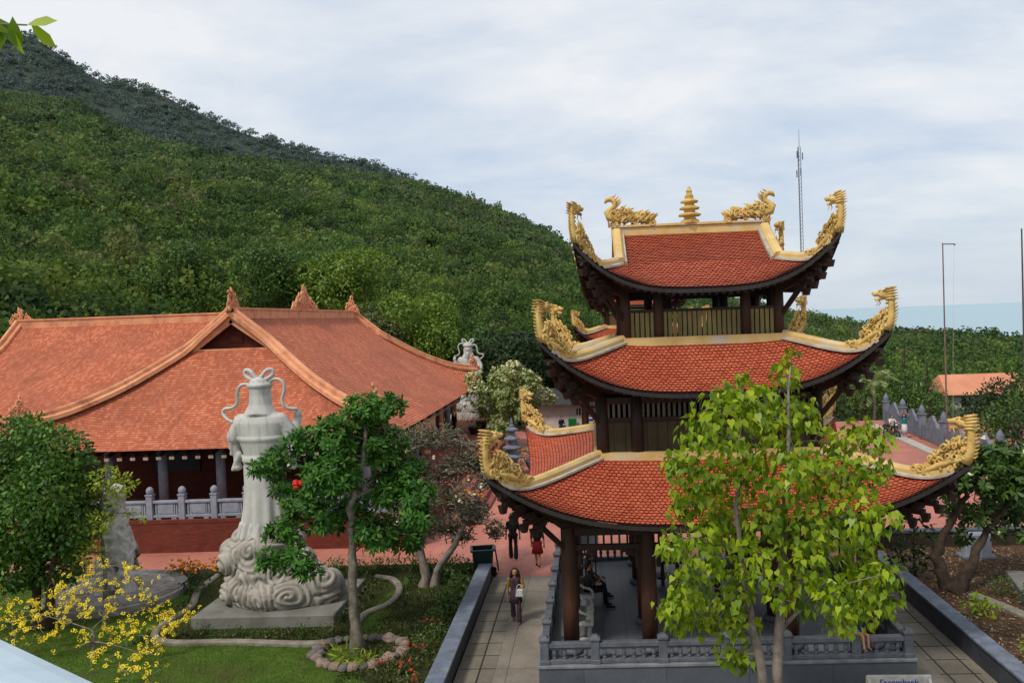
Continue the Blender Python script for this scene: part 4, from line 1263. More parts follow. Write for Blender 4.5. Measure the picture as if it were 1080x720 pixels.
def balustrade_run(name, p0, p1, n, label, cat='balustrade', z=TZ, panel_h=.62, post_h=1.2, m=None):
    m = m or m_palegrey
    p0, p1 = Vector(p0), Vector(p1)
    d = p1 - p0; L = d.length; rz = math.atan2(d.y, d.x)
    t = thing(name, label, cat, (p0.x, p0.y, p0.z), rz)
    slope = (p1.z - p0.z) / L
    for i in range(n + 1):
        x = L * i / n
        q = MB()
        q.box((x, 0, post_h * .40), (.26, .26, post_h * .8), bev=.02); q.box((x, 0, post_h * .82), (.30, .30, .06), bev=.01)
        q.lathe([(.10, 0), (.13, .05), (.15, .12), (.14, .2), (.09, .27), (.04, .3)], 10, (x, 0, post_h * .84)); q.build('post', m, t, smooth=False)
    rail = MB()
    for i in range(n):
        pan = MB()
        a, b_ = L * i / n + .13, L * (i + 1) / n - .13
        c = (a + b_) / 2
        rail.box((c, 0, panel_h + .08), (b_ - a, .2, .11), bev=.02); rail.box((c, 0, .13), (b_ - a, .18, .10), bev=.01)
        pan.box((c, 0, .18 + (panel_h - .16) / 2), ((b_ - a) * .68, .09, panel_h - .16)); pan.box((c, -.05, .18 + (panel_h - .16) / 2), ((b_ - a) * .56, .03, panel_h - .26))
        for s_ in (-1, 1):
            pan.box((c + s_ * (b_ - a) * .40, 0, .42), ((b_ - a) * .06, .08, panel_h - .16))
        for s_ in (-1, 1): rail.box((c + s_ * (b_ - a) * .3, 0, .04), (.2, .16, .08))
        pan.build('panel', m, t)
    rail.build('rail', m, t)
    return t
balustrade_run('stone_balustrade', (-27.0, 33.15, TZ), (-7.4, 33.15, TZ), 15, 'pale grey stone balustrade on the red brick terrace in front of the temple hall')
m_palegrey2 = mat('grey_carved_stone', srgb(136, 142, 156, .7), srgb(110, 116, 130, .66), 3, .75, .5, 30, .3)
def crest_wall(p0, p1, n):
    """balustrade with pointed posts and peaked carved panels"""
    p0, p1 = Vector(p0), Vector(p1)
    d = p1 - p0; L = d.length; rz = math.atan2(d.y, d.x)
    t = thing('carved_stone_wall', 'grey carved stone parapet with pointed posts beside the flagpole and pink plaza', 'stone wall', p0, rz)
    for i in range(n + 1):
        x = L * i / n; q = MB()
        q.box((x, 0, .75), (.42, .42, 1.5), bev=.03); q.box((x, 0, 1.5), (.52, .52, .10), bev=.02)
        q.lathe([(.19, 0), (.21, .1), (.20, .28), (.14, .42), (.05, .55), (.01, .6)], 10, (x, 0, 1.52)); q.build('post', m_palegrey2, t)
    for i in range(n):
        a, b_ = L * i / n + .21, L * (i + 1) / n - .21
        q = MB(); prof_ = []
        for k in range(25):
            u = k / 24
            h = .85 + .75 * math.exp(-((u - .5) / .22) ** 2) + .06 * math.cos(u * 40)
            prof_.append((a + (b_ - a) * u, h))
        vs = []
        for y in (-.08, .08): vs += [(x, y, 0) for x, h in prof_] + [(x, y, h) for x, h in prof_]
        m_ = 25; fs = []
        for k in range(24):
            fs += [(k, k + 1, m_ + k + 1, m_ + k), (2 * m_ + k + 1, 2 * m_ + k, 3 * m_ + k, 3 * m_ + k + 1), (m_ + k, m_ + k + 1, 3 * m_ + k + 1, 3 * m_ + k)]
        q.add(vs, fs)
        for s_ in (-1, 1): curl(q, ((a + b_) / 2 + s_ * .25, -.1, .9), Vector((1, 0, 0)), Vector((0, 0, 1)), Vector((0, -1, 0)), .2, 1.3, .05, 0, 0, s_)
        q.build('panel', m_palegrey2, t)
crest_wall((20.1, 36.0, .15), (21.6, 64.0, .15), 7)
mb = MB(); mb.beam((19.6, 50, .06), (20.2, 63, .06), .7, .16); tag(mb.build('kerb_strip', mat('pale_kerb', srgb(200, 190, 178, .75), srgb(180, 170, 158, .74), 2)), kind='structure')
# ------------------------------------------------------------------ white guardian statue, rocks, garden edging
def stone_mat(name, c1, c2, stain):
    m, nt, b = new_mat(name)
    f = ramp(nt, noise_tex(nt, 1.6, 8, .65), [(.35, 0.0), (.68, 1.0)])
    col = mixcol(nt, f, c1, c2)
    geo = node(nt, 'ShaderNodeNewGeometry')
    mp = node(nt, 'ShaderNodeMapping'); mp.inputs['Scale'].default_value = (5, 5, .5); nt.links.new(geo.outputs['Position'], mp.inputs[0])
    st = ramp(nt, noise_tex(nt, 1, 6, .7, mp.outputs[0]), [(.52, 0.0), (.75, .75)])
    col = mixcol(nt, st, col, stain)
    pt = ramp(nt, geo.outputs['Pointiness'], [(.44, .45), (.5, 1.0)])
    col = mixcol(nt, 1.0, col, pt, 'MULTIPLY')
    nt.links.new(col, b.inputs['Base Color']); b.inputs['Roughness'].default_value = .8; b.inputs['Specular IOR Level'].default_value = .25
    bn = node(nt, 'ShaderNodeBump'); bn.inputs['Strength'].default_value = .35; bn.inputs['Distance'].default_value = .02
    nt.links.new(noise_tex(nt, 22, 6), bn.inputs['Height']); nt.links.new(bn.outputs[0], b.inputs['Normal'])
    return m
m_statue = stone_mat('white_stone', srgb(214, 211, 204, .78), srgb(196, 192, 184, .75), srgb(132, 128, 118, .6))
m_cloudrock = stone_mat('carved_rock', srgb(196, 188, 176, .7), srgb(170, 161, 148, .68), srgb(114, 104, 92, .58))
m_slab = mat('plinth_concrete', srgb(150, 148, 140, .66), srgb(128, 124, 114, .62), 1.6, .85, .4, 30, .2)

def robe(mb, rings, folds=11, n=56):
    """rings: (z, rx, ry, cx, cy, fold)"""
    o = len(mb.v)
    for z, rx, ry, cx, cy, fa in rings:
        for k in range(n):
            t = 2 * PI * k / n
            q = 1 + fa * (math.cos(folds * t + .6 * math.sin(2 * t)) * .7 + .3 * math.cos(5 * t + 1))
            mb.v.append((cx + rx * q * math.cos(t), cy + ry * q * math.sin(t), z))
    m_ = len(rings)
    for i in range(m_ - 1):
        for k in range(n):
            j = (k + 1) % n
            mb.f.append((o + i * n + k, o + i * n + j, o + (i + 1) * n + j, o + (i + 1) * n + k)); mb.m.append(0)
    mb.f.append(tuple(o + k for k in range(n - 1, -1, -1))); mb.m.append(0)
    e = o + (m_ - 1) * n
    mb.f.append(tuple(e + k for k in range(n))); mb.m.append(0)

def smooth_path(pts, k=6):
    out = []
    n = len(pts)
    for i in range(n - 1):
        p = [Vector(pts[max(0, min(n - 1, i + q))]) for q in (-1, 0, 1, 2)]
        for s_ in range(k):
            t = s_ / k
            out.append(.5 * ((2 * p[1]) + (p[2] - p[0]) * t + (2 * p[0] - 5 * p[1] + 4 * p[2] - p[3]) * t * t + (3 * p[1] - p[0] - 3 * p[2] + p[3]) * t ** 3))
    out.append(Vector(pts[-1]))
    return out

st_root = thing('guardian_statue', 'tall white robed statue seen from behind, on swirling rock among the lawn', 'statue', (-10.17, 25.5, .15))
mb = MB()
# robe from hem to waist, upper body, collar
robe(mb, [(2.35, .76, .62, 0, 0, .03), (2.42, .82, .68, 0, 0, .11), (2.7, .72, .60, 0, 0, .10), (3.2, .64, .54, 0, 0, .075), (3.9, .59, .48, 0, 0, .03), (4.5, .60, .46, 0, 0, .02), (4.72, .58, .45, 0, 0, .0)])
robe(mb, [(4.6, .58, .46, 0, 0, 0), (4.72, .64, .52, 0, 0, 0), (4.84, .63, .51, 0, 0, 0), (4.9, .57, .45, 0, 0, 0), (5.3, .70, .48, 0, 0, 0), (5.38, .76, .51, 0, -.01, 0), (5.44, .77, .51, 0, -.01, 0), (5.50, .74, .48, 0, -.01, 0), (5.9, .84, .46, 0, -.02, 0), (6.08, .78, .40, 0, -.02, 0), (6.22, .45, .33, 0, 0, 0), (6.36, .2, .2, 0, 0, 0)], 9)
# head cloth: flared neck cover, cap
robe(mb, [(6.16, .50, .45, 0, -.03, .05), (6.24, .46, .43, 0, -.02, .03), (6.45, .36, .36, 0, .0, 0), (6.75, .32, .33, 0, .02, 0), (6.98, .34, .36, 0, .03, 0), (7.02, .40, .41, 0, .03, 0), (7.10, .40, .41, 0, .03, 0), (7.14, .33, .34, 0, .03, 0), (7.26, .27, .28, 0, .03, 0), (7.33, .10, .1, 0, .03, 0)], 7)
# face, nose, beard, ears on the front (+y)
mb.ball((0, .22, 6.72), (.25, .22, .34)); mb.ball((0, .45, 6.70), (.05, .06, .10)); mb.ball((0, .36, 6.42), (.17, .12, .22)); mb.cap((0, .42, 6.4), (0, .46, 5.8), .13, .03)
for s_ in (-1, 1):
    mb.ball((s_ * .32, .06, 6.68), (.05, .09, .14)); mb.ball((s_ * .10, .43, 6.78), (.06, .03, .03)); mb.cap((s_ * .04, .45, 6.56), (s_ * .2, .42, 6.50), .03, .02)
# shoulders, upper arms and wide sleeves
for s_ in (-1, 1):
    mb.cap((s_ * .62, -.02, 5.95), (s_ * .88, .06, 5.45), .24, .26); mb.cap((s_ * .88, .06, 5.45), (s_ * .86, .35, 5.1), .26, .24)
    for q in range(4):
        mb.cap((s_ * (.86 + .03 * q), .05 + .12 * q, 5.25), (s_ * (.84 + .05 * (q % 2)), .08 + .14 * q, 4.5 + .12 * q), .15, .10)
    mb.ball((s_ * .88, .12, 4.48), (.17, .2, .12)); mb.cap((s_ * .74, .0, 4.9), (s_ * .98, .02, 4.42), .10, .06)
    for q in range(3):
        mb.cap((s_ * (.72 + .1 * q), -.21 + .05 * q, 5.85 - .1 * q), (s_ * (1.05 - .03 * q), -.05, 5.3 - .2 * q), .05, .04)
# raised right forearm and fist at the viewer's right, left hand at the chest
mb.cap((.90, .3, 5.2), (1.02, .38, 5.9), .2, .13); mb.ball((1.04, .38, 6.08), (.13, .14, .15))
for q in range(4): mb.cap((.96 + .05 * q, .48, 6.16 - .02 * q), (.96 + .05 * q, .50, 6.02 - .02 * q), .035, .03)
mb.cap((.95, .34, 6.05), (.92, .46, 6.16), .04, .03)
mb.cap((-.86, .35, 5.1), (-.35, .62, 5.4), .17, .1); mb.ball((-.22, .64, 5.45), (.15, .1, .1))
for q in range(4): mb.cap((-.16, .68, 5.5 - .04 * q), (-.02, .70, 5.5 - .04 * q), .03, .025)
# shoes under the hem
for s_ in (-1, 1): mb.cap((s_ * .3, .3, 2.42), (s_ * .36, .8, 2.42), .17, .13)
# hem waves hanging over the rock
for q in range(9):
    t = PI + PI * (q + .5) / 9
    mb.cap((.76 * math.cos(t), .58 * math.sin(t), 2.75), (.84 * math.cos(t), .66 * math.sin(t), 2.36), .06, .10)
me = remesh(mb, .034, m_statue, 'figure', 2)
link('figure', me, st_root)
# hat bow and fluttering ribbons
mb = MB()
for s_ in (-1, 1):
    lp = [(0, -.05, 7.22), (s_ * .10, -.08, 7.32), (s_ * .24, -.06, 7.50), (s_ * .40, -.02, 7.54), (s_ * .45, .0, 7.42), (s_ * .34, -.03, 7.30), (s_ * .16, -.08, 7.22), (0, -.08, 7.18)]
    mb.tube(smooth_path(lp), .065, 8)
rib = [(-.30, .0, 7.08), (-.50, .0, 7.10), (-.66, .0, 7.00), (-.72, .0, 6.78), (-.74, .0, 6.52), (-.90, .0, 6.38), (-1.14, .0, 6.34), (-1.20, .0, 6.22), (-1.08, -.05, 6.05), (-.85, -.1, 5.92)]
mb.tube(smooth_path(rib), .075, 8, flat=.7)
rib = [(.28, .0, 7.10), (.42, .0, 7.22), (.62, .0, 7.22), (.76, .0, 7.10), (.78, .0, 6.86), (.70, .0, 6.62), (.74, .0, 6.40), (.90, .1, 6.28), (1.05, .3, 6.26)]
mb.tube(smooth_path(rib), .07, 8, flat=.7)
mb.build('ribbon', m_statue, st_root, smooth=True)
# swirling rock base
mb = MB()
rnd = random.Random(4)
for c, r in (((.45, 0, .7), (1.6, 1.45, .75)), ((.05, 0, 1.3), (1.1, 1.15, .9)), ((-.05, 0, 2.0), (.95, .95, .55)), ((1.45, -.3, .75), (.75, .8, .8)), ((-.85, -.4, 1.7), (.5, .5, .5)), ((-.75, -.3, .8), (.55, .8, .6)),
             ((-.65, .1, 2.25), (.45, .5, .35)), ((.6, .1, 2.15), (.55, .6, .4)), ((-.95, -.2, 1.9), (.48, .45, .42)), ((2.0, -.3, .8), (.45, .6, .5)), ((.9, -.2, 1.45), (.7, .7, .6)), ((.2, -.5, 2.1), (.6, .5, .4)), ((1.75, 0, .55), (.6, .9, .55)), ((-.85, .2, .5), (.5, .9, .5))):
    mb.ball(c, r, nu=20, nv=12)
me = remesh(mb, .040, m_cloudrock, 'swirl_rock', 3)
co = np.empty(len(me.vertices) * 3, np.float32); me.vertices.foreach_get('co', co); co = co.reshape(-1, 3)
no = np.empty(len(me.vertices) * 3, np.float32); me.vertices.foreach_get('normal', no); no = no.reshape(-1, 3)
rg = np.random.default_rng(8)
outer = np.where((co[:, 2] > .25))[0]
cents = []
for i in rg.permutation(outer):
    if all(np.linalg.norm(co[i] - c) > .74 for c, _ in cents): cents.append((co[i].copy(), no[i].copy()))
    if len(cents) > 40: break
C_ = np.array([c for c, _ in cents])
dist = np.linalg.norm(co[:, None] - C_[None], axis=2)
ci = dist.argmin(1); d = dist[np.arange(len(co)), ci]
N_ = np.array([n_ for _, n_ in cents])
ax = unit(np.cross(N_, np.array([.1, .2, 1.0]))); ay = np.cross(N_, ax)
co0 = co.copy()
warp = np.array([[mnoise.noise(Vector(p) * 1.3), mnoise.noise(Vector(p) * 1.3 + Vector((9, 0, 0))), mnoise.noise(Vector(p) * 1.3 + Vector((0, 9, 0)))] for p in co0])
rel = co - C_[ci] + .16 * warp
stretch = rg.uniform(.7, 1.5, len(C_))[ci]
d = np.sqrt(((rel * ax[ci]).sum(1) * stretch) ** 2 + ((rel * ay[ci]).sum(1) / stretch) ** 2)
th = np.arctan2((rel * ay[ci]).sum(1) / stretch, (rel * ax[ci]).sum(1) * stretch)
sgn = np.where(rg.random(len(C_)) > .5, 1, -1)[ci]
wave = np.cos(2 * PI * d / .19 + sgn * th)
second = np.sort(dist, axis=1)
seam = np.exp(-((second[:, 1] - second[:, 0]) / .07) ** 2)
disp = .034 * np.sign(wave) * np.abs(wave) ** .55 * np.exp(-(d / .55) ** 4) + .10 * np.clip(.5 - d, 0, 1) - .045 * seam
co = co + no * disp[:, None]
co[:, 2] = np.maximum(co[:, 2], .30)
me.vertices.foreach_set('co', co.astype(np.float32).ravel()); me.update()
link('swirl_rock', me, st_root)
mb = MB(); mb.box((.45, 0, .15), (4.3, 3.5, .40), bev=.02); mb.build('base_slab', m_slab, st_root)
st_root.scale = (.97, .97, .97)
copy_tree(st_root, label='distant grey robed statue beyond the far right corner of the temple roof', loc=(-9.6, 65.2, .0), rz=PI)

# scholar's rock on its round paved base
def displaced_rock(mb_, voxel, m, name, amp, sc, smooth_it=1, seed=0.0, ridged=True):
    me = remesh(mb_, voxel, m, name, smooth_it)
    for v in me.vertices:
        p = Vector(v.co) * sc + Vector((seed, seed * 2, 0))
        q = mnoise.fractal(p, 1.0, 2.1, 5)
        v.co += v.normal * amp * (q if not ridged else (abs(q) * -1.4 + .3 + .5 * mnoise.noise(p * .5)))
    me.update()
    return me
m_rock = stone_mat('grey_limestone', srgb(214, 208, 200, .84), srgb(184, 177, 168, .8), srgb(112, 106, 98, .62))
m_discpave = mat('round_paving', srgb(176, 168, 158, .76), srgb(150, 142, 132, .7), 2.2, .85, .5, 26, .2, c3=srgb(110, 104, 96, .6), scale3=1.2)
t = thing('scholar_rock', 'tall upright grey limestone rock on a round paved base', 'rock', (-15.75, 26.9, .15))
mb = MB()
for a, b_, ra, rb in (((-.1, 0, .2), (.15, 0, 1.5), .75, .55), ((.15, 0, 1.5), (.0, .05, 2.7), .52, .36), ((0, .05, 2.7), (.2, 0, 3.5), .34, .24), ((.35, -.1, .2), (.35, -.1, 1.1), .5, .35), ((-.5, .1, .1), (-.4, 0, .9), .4, .25), ((.2, 0, 3.3), (-.25, .05, 3.45), .22, .15)): mb.cap(a, b_, ra, rb)
link('rock', displaced_rock(mb, .05, m_rock, 'rock', .13, 1.3), t)
t = thing('stone_dais', 'low round paved stone base under the upright limestone rock', 'stone base', (-15.8, 27.0, .15))
mb = MB(); mb.lathe([(2.15, -.1), (2.15, .2), (2.08, .25), (.5, .30), (.1, .30)], 40); mb.build('drum', m_discpave, t)
mb = MB()
for i in range(22): mb.box((1.9 * math.cos(2 * PI * i / 22), 1.9 * math.sin(2 * PI * i / 22), .262), (.34, .5, .02), 2 * PI * i / 22)
mb.build('rim_paving', m_slab, t)

# winding kerb of pale stones round the statue bed and other garden edges
m_edge = mat('edging_stone', srgb(166, 158, 142, .66), srgb(136, 128, 114, .62), 3, .85, .5, 30, .2)
def edging(name, pts, label, w_=.22, h_=.12, z=.15):
    t = thing(name, label, 'garden edging', (pts[0][0], pts[0][1], z))
    P = smooth_path([(x - pts[0][0], y - pts[0][1], 0) for x, y in pts], 5)
    mb = MB(); ribbon(mb, [p + Vector((0, 0, -.03)) for p in P], w_, h_ + .03); mb.build('kerb', m_edge, t)
edging('garden_edging', [(-13.3, 28.9), (-13.2, 27.2), (-12.7, 25.6), (-12.75, 23.7), (-12.0, 22.75), (-10.0, 22.65), (-8.0, 22.4), (-7.2, 22.6)], 'winding pale stone edging round the bed in front of the white statue')
edging('garden_edging', [(-6.95, 23.2), (-7.0, 24.6), (-6.5, 25.5), (-6.45, 26.8), (-6.9, 27.9), (-7.6, 28.3)], 'curved pale stone edging beside the dark green tree trunk')
edging('garden_edging', [(10.6, 24.6), (11.0, 23.6), (11.3, 22.3), (11.2, 21.2), (11.9, 20.2), (13.4, 19.4)], 'winding pale edging path in the brown soil garden', .34, .10, .34)
# ring of small boulders round the tree at the front
t = thing('boulder_ring', 'ring of small pinkish boulders round the foot of the dark green tree', 'rock ring', (-6.35, 21.75, .15))
m_boul = mat('pink_boulder', srgb(176, 150, 130, .66), srgb(140, 124, 112, .62), 5, .9, .5, 30, .2)
m_boul2 = mat('grey_boulder', srgb(140, 134, 126, .64), srgb(112, 106, 100, .6), 5, .9, .5, 30, .2)
rnd = random.Random(12)
for i in range(30):
    a = 2 * PI * i / 30
    r_ = 1.15 * (1 + .05 * math.sin(3 * a))
    mb = MB(); s_ = rnd.uniform(.12, .2); mb.ball((0, 0, 0), (s_ * 1.1, s_, s_ * .75), nu=10, nv=7)
    sd_ = rnd.uniform(0, 50)
    mb.v = [tuple(Vector(p) * (1 + .35 * mnoise.noise(Vector(p) * 7 + Vector((sd_, 0, 0))))) for p in mb.v]
    o = mb.build('boulder', m_boul if rnd.random() > .4 else m_boul2, t, loc=(r_ * math.cos(a), r_ * .86 * math.sin(a), .08)); o.rotation_euler = (0, 0, a)
BODHI= [(3.82, 17.0, 7.42, 0.35), (3.51, 16.99, 6.59, 0.6), (2.2, 15.02, 6.86, 0.6), (2.8, 15.09, 7.09, 0.45), (4.01, 16.74, 6.69, 0.4), (5.03, 16.52, 6.32, 0.35), (5.34, 16.37, 6.2, 0.35), (1.84, 15.58, 6.55, 0.4), (1.45, 16.23, 5.83, 0.35), (1.98, 16.23, 5.64, 0.6), (2.78, 16.18, 5.8, 0.6), (3.38, 15.25, 5.95, 0.6), (4.2, 15.85, 5.64, 0.55), (4.78, 15.77, 5.64, 0.45), (5.45, 16.49, 5.58, 0.3), (1.69, 17.09, 4.91, 0.4), (2.43, 16.99, 4.72, 0.65), (3.19, 16.1, 4.91, 0.6), (4.01, 15.88, 4.85, 0.65), (4.68, 15.49, 4.92, 0.5), (5.01, 14.98, 5.03, 0.3), (1.29, 14.96, 4.63, 0.35), (1.99, 15.92, 4.27, 0.6), (2.89, 15.6, 4.16, 0.5), (3.87, 15.74, 4.09, 0.6), (5.07, 16.86, 3.74, 0.55), (1.63, 16.06, 3.52, 0.45), (2.44, 16.13, 3.38, 0.5), (3.18, 15.42, 3.6, 0.35), (4.07, 14.95, 3.64, 0.45), (4.85, 15.62, 3.58, 0.5), (5.11, 15.2, 3.96, 0.3), (1.25, 16.02, 3.17, 0.3), (2.0, 17.1, 2.59, 0.45), (2.64, 16.38, 2.74, 0.4), (4.49, 15.3, 3.18, 0.4), (5.51, 16.87, 2.79, 0.3), (2.48, 16.65, 2.08, 0.35), (2.73, 16.52, 1.91, 0.28), (4.04, 16.89, 2.81, 0.3), (1.57, 16.58, 2.79, 0.4), (3.84, 16.64, 7.87, 0.14), (2.69, 15.68, 7.46, 0.2), (2.61, 17.06, 7.14, 0.25), (4.71, 17.02, 5.98, 0.4), (5.15, 15.25, 3.6, 0.25), (4.49, 16.56, 2.54, 0.25)]
GREEN= [(-6.18, 22.62, 6.43, 0.6), (-5.38, 22.01, 6.57, 0.4), (-6.84, 22.17, 5.85, 0.7), (-7.7, 22.08, 5.71, 0.5), (-8.89, 23.12, 4.99, 0.5), (-8.96, 22.1, 5.02, 0.25), (-5.9, 22.9, 5.41, 0.8), (-6.88, 21.75, 4.87, 0.8), (-5.18, 23.02, 4.72, 0.5), (-5.73, 23.06, 4.2, 0.7), (-4.68, 22.01, 4.21, 0.5), (-5.96, 22.26, 3.23, 0.6), (-5.28, 23.11, 2.79, 0.5), (-7.97, 22.64, 3.96, 0.6), (-8.36, 22.07, 3.34, 0.5), (-8.48, 21.43, 2.77, 0.35), (-7.9, 21.68, 2.73, 0.45), (-7.32, 22.58, 3.57, 0.6), (-7.45, 21.3, 2.54, 0.3), (-6.68, 23.08, 3.7, 0.5), (-4.65, 21.54, 3.74, 0.4), (-8.64, 23.09, 4.28, 0.35)]
FRAN= [(-6.03, 26.94, 4.8, 0.5), (-5.56, 28.5, 4.8, 0.5), (-4.66, 27.89, 4.61, 0.5), (-5.86, 27.41, 3.79, 0.6), (-4.94, 27.44, 3.76, 0.6), (-4.05, 27.76, 3.83, 0.4), (-6.41, 27.61, 2.83, 0.5), (-5.34, 26.95, 2.95, 0.6), (-4.23, 26.7, 2.97, 0.5), (-6.72, 27.43, 2.1, 0.4), (-6.0, 28.44, 1.67, 0.5), (-4.9, 27.7, 1.83, 0.4), (-3.42, 26.38, 3.61, 0.3), (-4.01, 28.17, 2.16, 0.2), (-3.46, 27.94, 1.66, 0.1)]
BUSH= [(-16.89, 24.23, 5.54, 0.9), (-14.93, 22.94, 5.41, 0.8), (-17.17, 23.94, 4.49, 1.0), (-15.1, 22.71, 4.41, 1.0), (-14.83, 23.78, 4.18, 0.6), (-16.23, 23.09, 3.29, 1.0), (-14.82, 23.01, 3.28, 0.8), (-14.7, 24.18, 3.39, 0.35), (-16.34, 22.79, 2.31, 0.8), (-15.49, 23.54, 2.07, 0.7), (-18.29, 24.14, 4.76, 1.2), (-17.58, 23.04, 2.81, 1.2), (-15.46, 22.98, 6.08, 0.5), (-15.17, 24.19, 2.57, 0.4), (-14.27, 23.36, 4.79, 0.4)]
YELGRN= [(-14.86, 24.77, 4.4, 0.35), (-13.95, 24.23, 4.62, 0.4), (-13.54, 24.49, 4.42, 0.3), (-15.18, 24.34, 4.21, 0.35), (-15.18, 24.74, 3.42, 0.35), (-14.18, 24.27, 3.36, 0.35), (-15.49, 24.96, 2.8, 0.4), (-14.48, 24.22, 2.54, 0.35), (-13.6, 24.78, 3.51, 0.15), (-12.88, 24.22, 3.48, 0.12), (-13.8, 24.4, 4.02, 0.25), (-15.6, 24.85, 2.26, 0.3)]
PLUM= [(-7.88, 57.68, 3.76, 0.9), (-6.26, 58.04, 4.65, 1.0), (-4.56, 56.93, 4.35, 1.0), (-7.15, 59.38, 2.58, 1.0), (-4.96, 57.28, 2.86, 1.0), (-3.4, 58.32, 3.23, 0.7), (-8.18, 57.76, 4.73, 0.6), (-5.45, 56.55, 5.24, 0.7)]
RFRAN= [(10.69, 25.6, 4.07, 0.5), (11.19, 24.85, 4.32, 0.6), (11.91, 24.7, 4.19, 0.6), (10.02, 24.66, 3.7, 0.5), (10.92, 24.89, 3.63, 0.6), (11.8, 24.77, 3.49, 0.7), (10.3, 25.74, 2.63, 0.4), (10.9, 25.51, 2.53, 0.45), (12.12, 26.37, 2.44, 0.5), (12.93, 26.28, 2.58, 0.6), (10.97, 26.39, 1.59, 0.3), (12.16, 25.02, 2.05, 0.4), (11.52, 25.4, 1.97, 0.3), (9.76, 25.05, 3.22, 0.25)]
RSHR= [(9.36, 26.69, 1.7, 0.4), (9.95, 26.72, 1.83, 0.4), (9.71, 26.9, 1.04, 0.4), (9.24, 26.81, 0.93, 0.3), (9.94, 26.36, 0.89, 0.35), (9.41, 26.52, 0.56, 0.3), (10.34, 26.63, 1.4, 0.25)]
OCHNA= [(-16.19, 22.5, 1.35), (-15.78, 22.69, 1.41), (-15.3, 22.77, 1.5), (-14.77, 23.01, 1.54), (-14.14, 22.68, 2.16), (-13.77, 22.98, 2.25), (-12.29, 21.55, 2.58), (-12.33, 22.24, 1.73), (-12.37, 23.01, 1.09), (-11.73, 22.54, 1.1), (-11.54, 22.94, 0.83), (-14.86, 21.68, 1.22), (-14.58, 22.25, 1.14), (-13.69, 21.89, 1.5), (-13.33, 22.37, 1.33), (-12.72, 22.42, 1.04), (-15.27, 21.52, 1.04), (-14.87, 21.85, 0.65), (-13.89, 21.95, 0.85), (-13.85, 22.97, 0.6), (-13.06, 22.51, 0.49), (-11.8, 21.16, 0.48), (-11.63, 21.78, 0.48), (-11.7, 20.11, 0.67), (-12.93, 21.17, 0.5), (-10.91, 19.52, 0.67), (-11.31, 21.96, 1.04), (-16.69, 23.04, 1.58), (-13.69, 22.36, 1.86), (-13.17, 22.58, 1.77), (-15.94, 21.83, 1.19), (-16.16, 23.01, 0.91), (-14.97, 22.61, 0.63), (-14.82, 23.05, 1.13), (-12.22, 22.93, 0.58), (-14.49, 21.98, 2.0), (-12.42, 22.08, 0.64)]

# ------------------------------------------------------------------ trees and garden plants
m_bark = mat('pale_bark', srgb(150, 140, 124, .62), srgb(112, 102, 88, .6), 5, .9, .8, 22, .2, c3=srgb(172, 164, 150, .66), scale3=3)
m_barkdark = mat('brown_bark', srgb(104, 88, 72, .6), srgb(70, 58, 48, .58), 6, .9, .9, 22, .2)
m_twig = mat('grey_twig', srgb(158, 146, 134, .72), srgb(122, 110, 100, .7), 6, .9, .6, 30, .2)
LM_BODHI = leaf_mat('bodhi_leaf', (.082, .16, .006, 1), (.23, .34, .010, 1), (.50, .56, .026, 1), .42, .42, 1.8)
LM_GREEN = leaf_mat('dark_glossy_leaf', (.020, .072, .012, 1), (.050, .15, .020, 1), (.13, .27, .03, 1), .3, .5, 1.0, .22)
LM_BUSH = leaf_mat('bush_leaf', (.018, .062, .010, 1), (.058, .145, .016, 1), (.16, .26, .03, 1), .25, .5, .8)
LM_YG = leaf_mat('yellow_green_leaf', (.15, .22, .015, 1), (.30, .38, .03, 1), (.5, .52, .06, 1), .4, .5, 1.5)
LM_YGB = leaf_mat('spring_leaf', (.06, .115, .012, 1), (.13, .21, .02, 1), (.24, .32, .04, 1), .3, .5, .5)
LM_PLUM = leaf_mat('plumeria_leaf', (.11, .17, .035, 1), (.26, .32, .10, 1), (.52, .52, .28, 1), .3, .5, .8)
LM_MID = leaf_mat('mid_green_leaf', (.028, .068, .012, 1), (.062, .125, .02, 1), (.12, .20, .03, 1), .28, .45, 1.0)
LM_DRY = leaf_mat('olive_leaf', (.05, .06, .018, 1), (.09, .11, .03, 1), (.17, .17, .05, 1), .25, .6, 1.0)
LM_DARK = leaf_mat('deep_green_leaf', (.010, .022, .007, 1), (.022, .048, .011, 1), (.045, .080, .018, 1), .2, .6, .5)
m_petal_y = leaf_mat('yellow_petal', srgb(238, 204, 10, .95), srgb(250, 224, 20, .98), srgb(255, 236, 80, .98), .3, .6, 3)
m_petal_w = mat('white_petal', srgb(240, 236, 214, .85), srgb(236, 220, 150, .85), 20, .6)
m_petal_r = mat('red_petal', srgb(214, 52, 30, .85), srgb(190, 30, 24, .8), 20, .6)
m_petal_o = mat('orange_petal', srgb(232, 150, 30, .85), srgb(214, 110, 24, .8), 20, .6)

def cat_np(parts):
    Vs, Fs, o = [], [], 0
    for V, F in parts:
        Vs.append(V); Fs.append(F + o); o += len(V)
    return np.concatenate(Vs), np.concatenate(Fs)

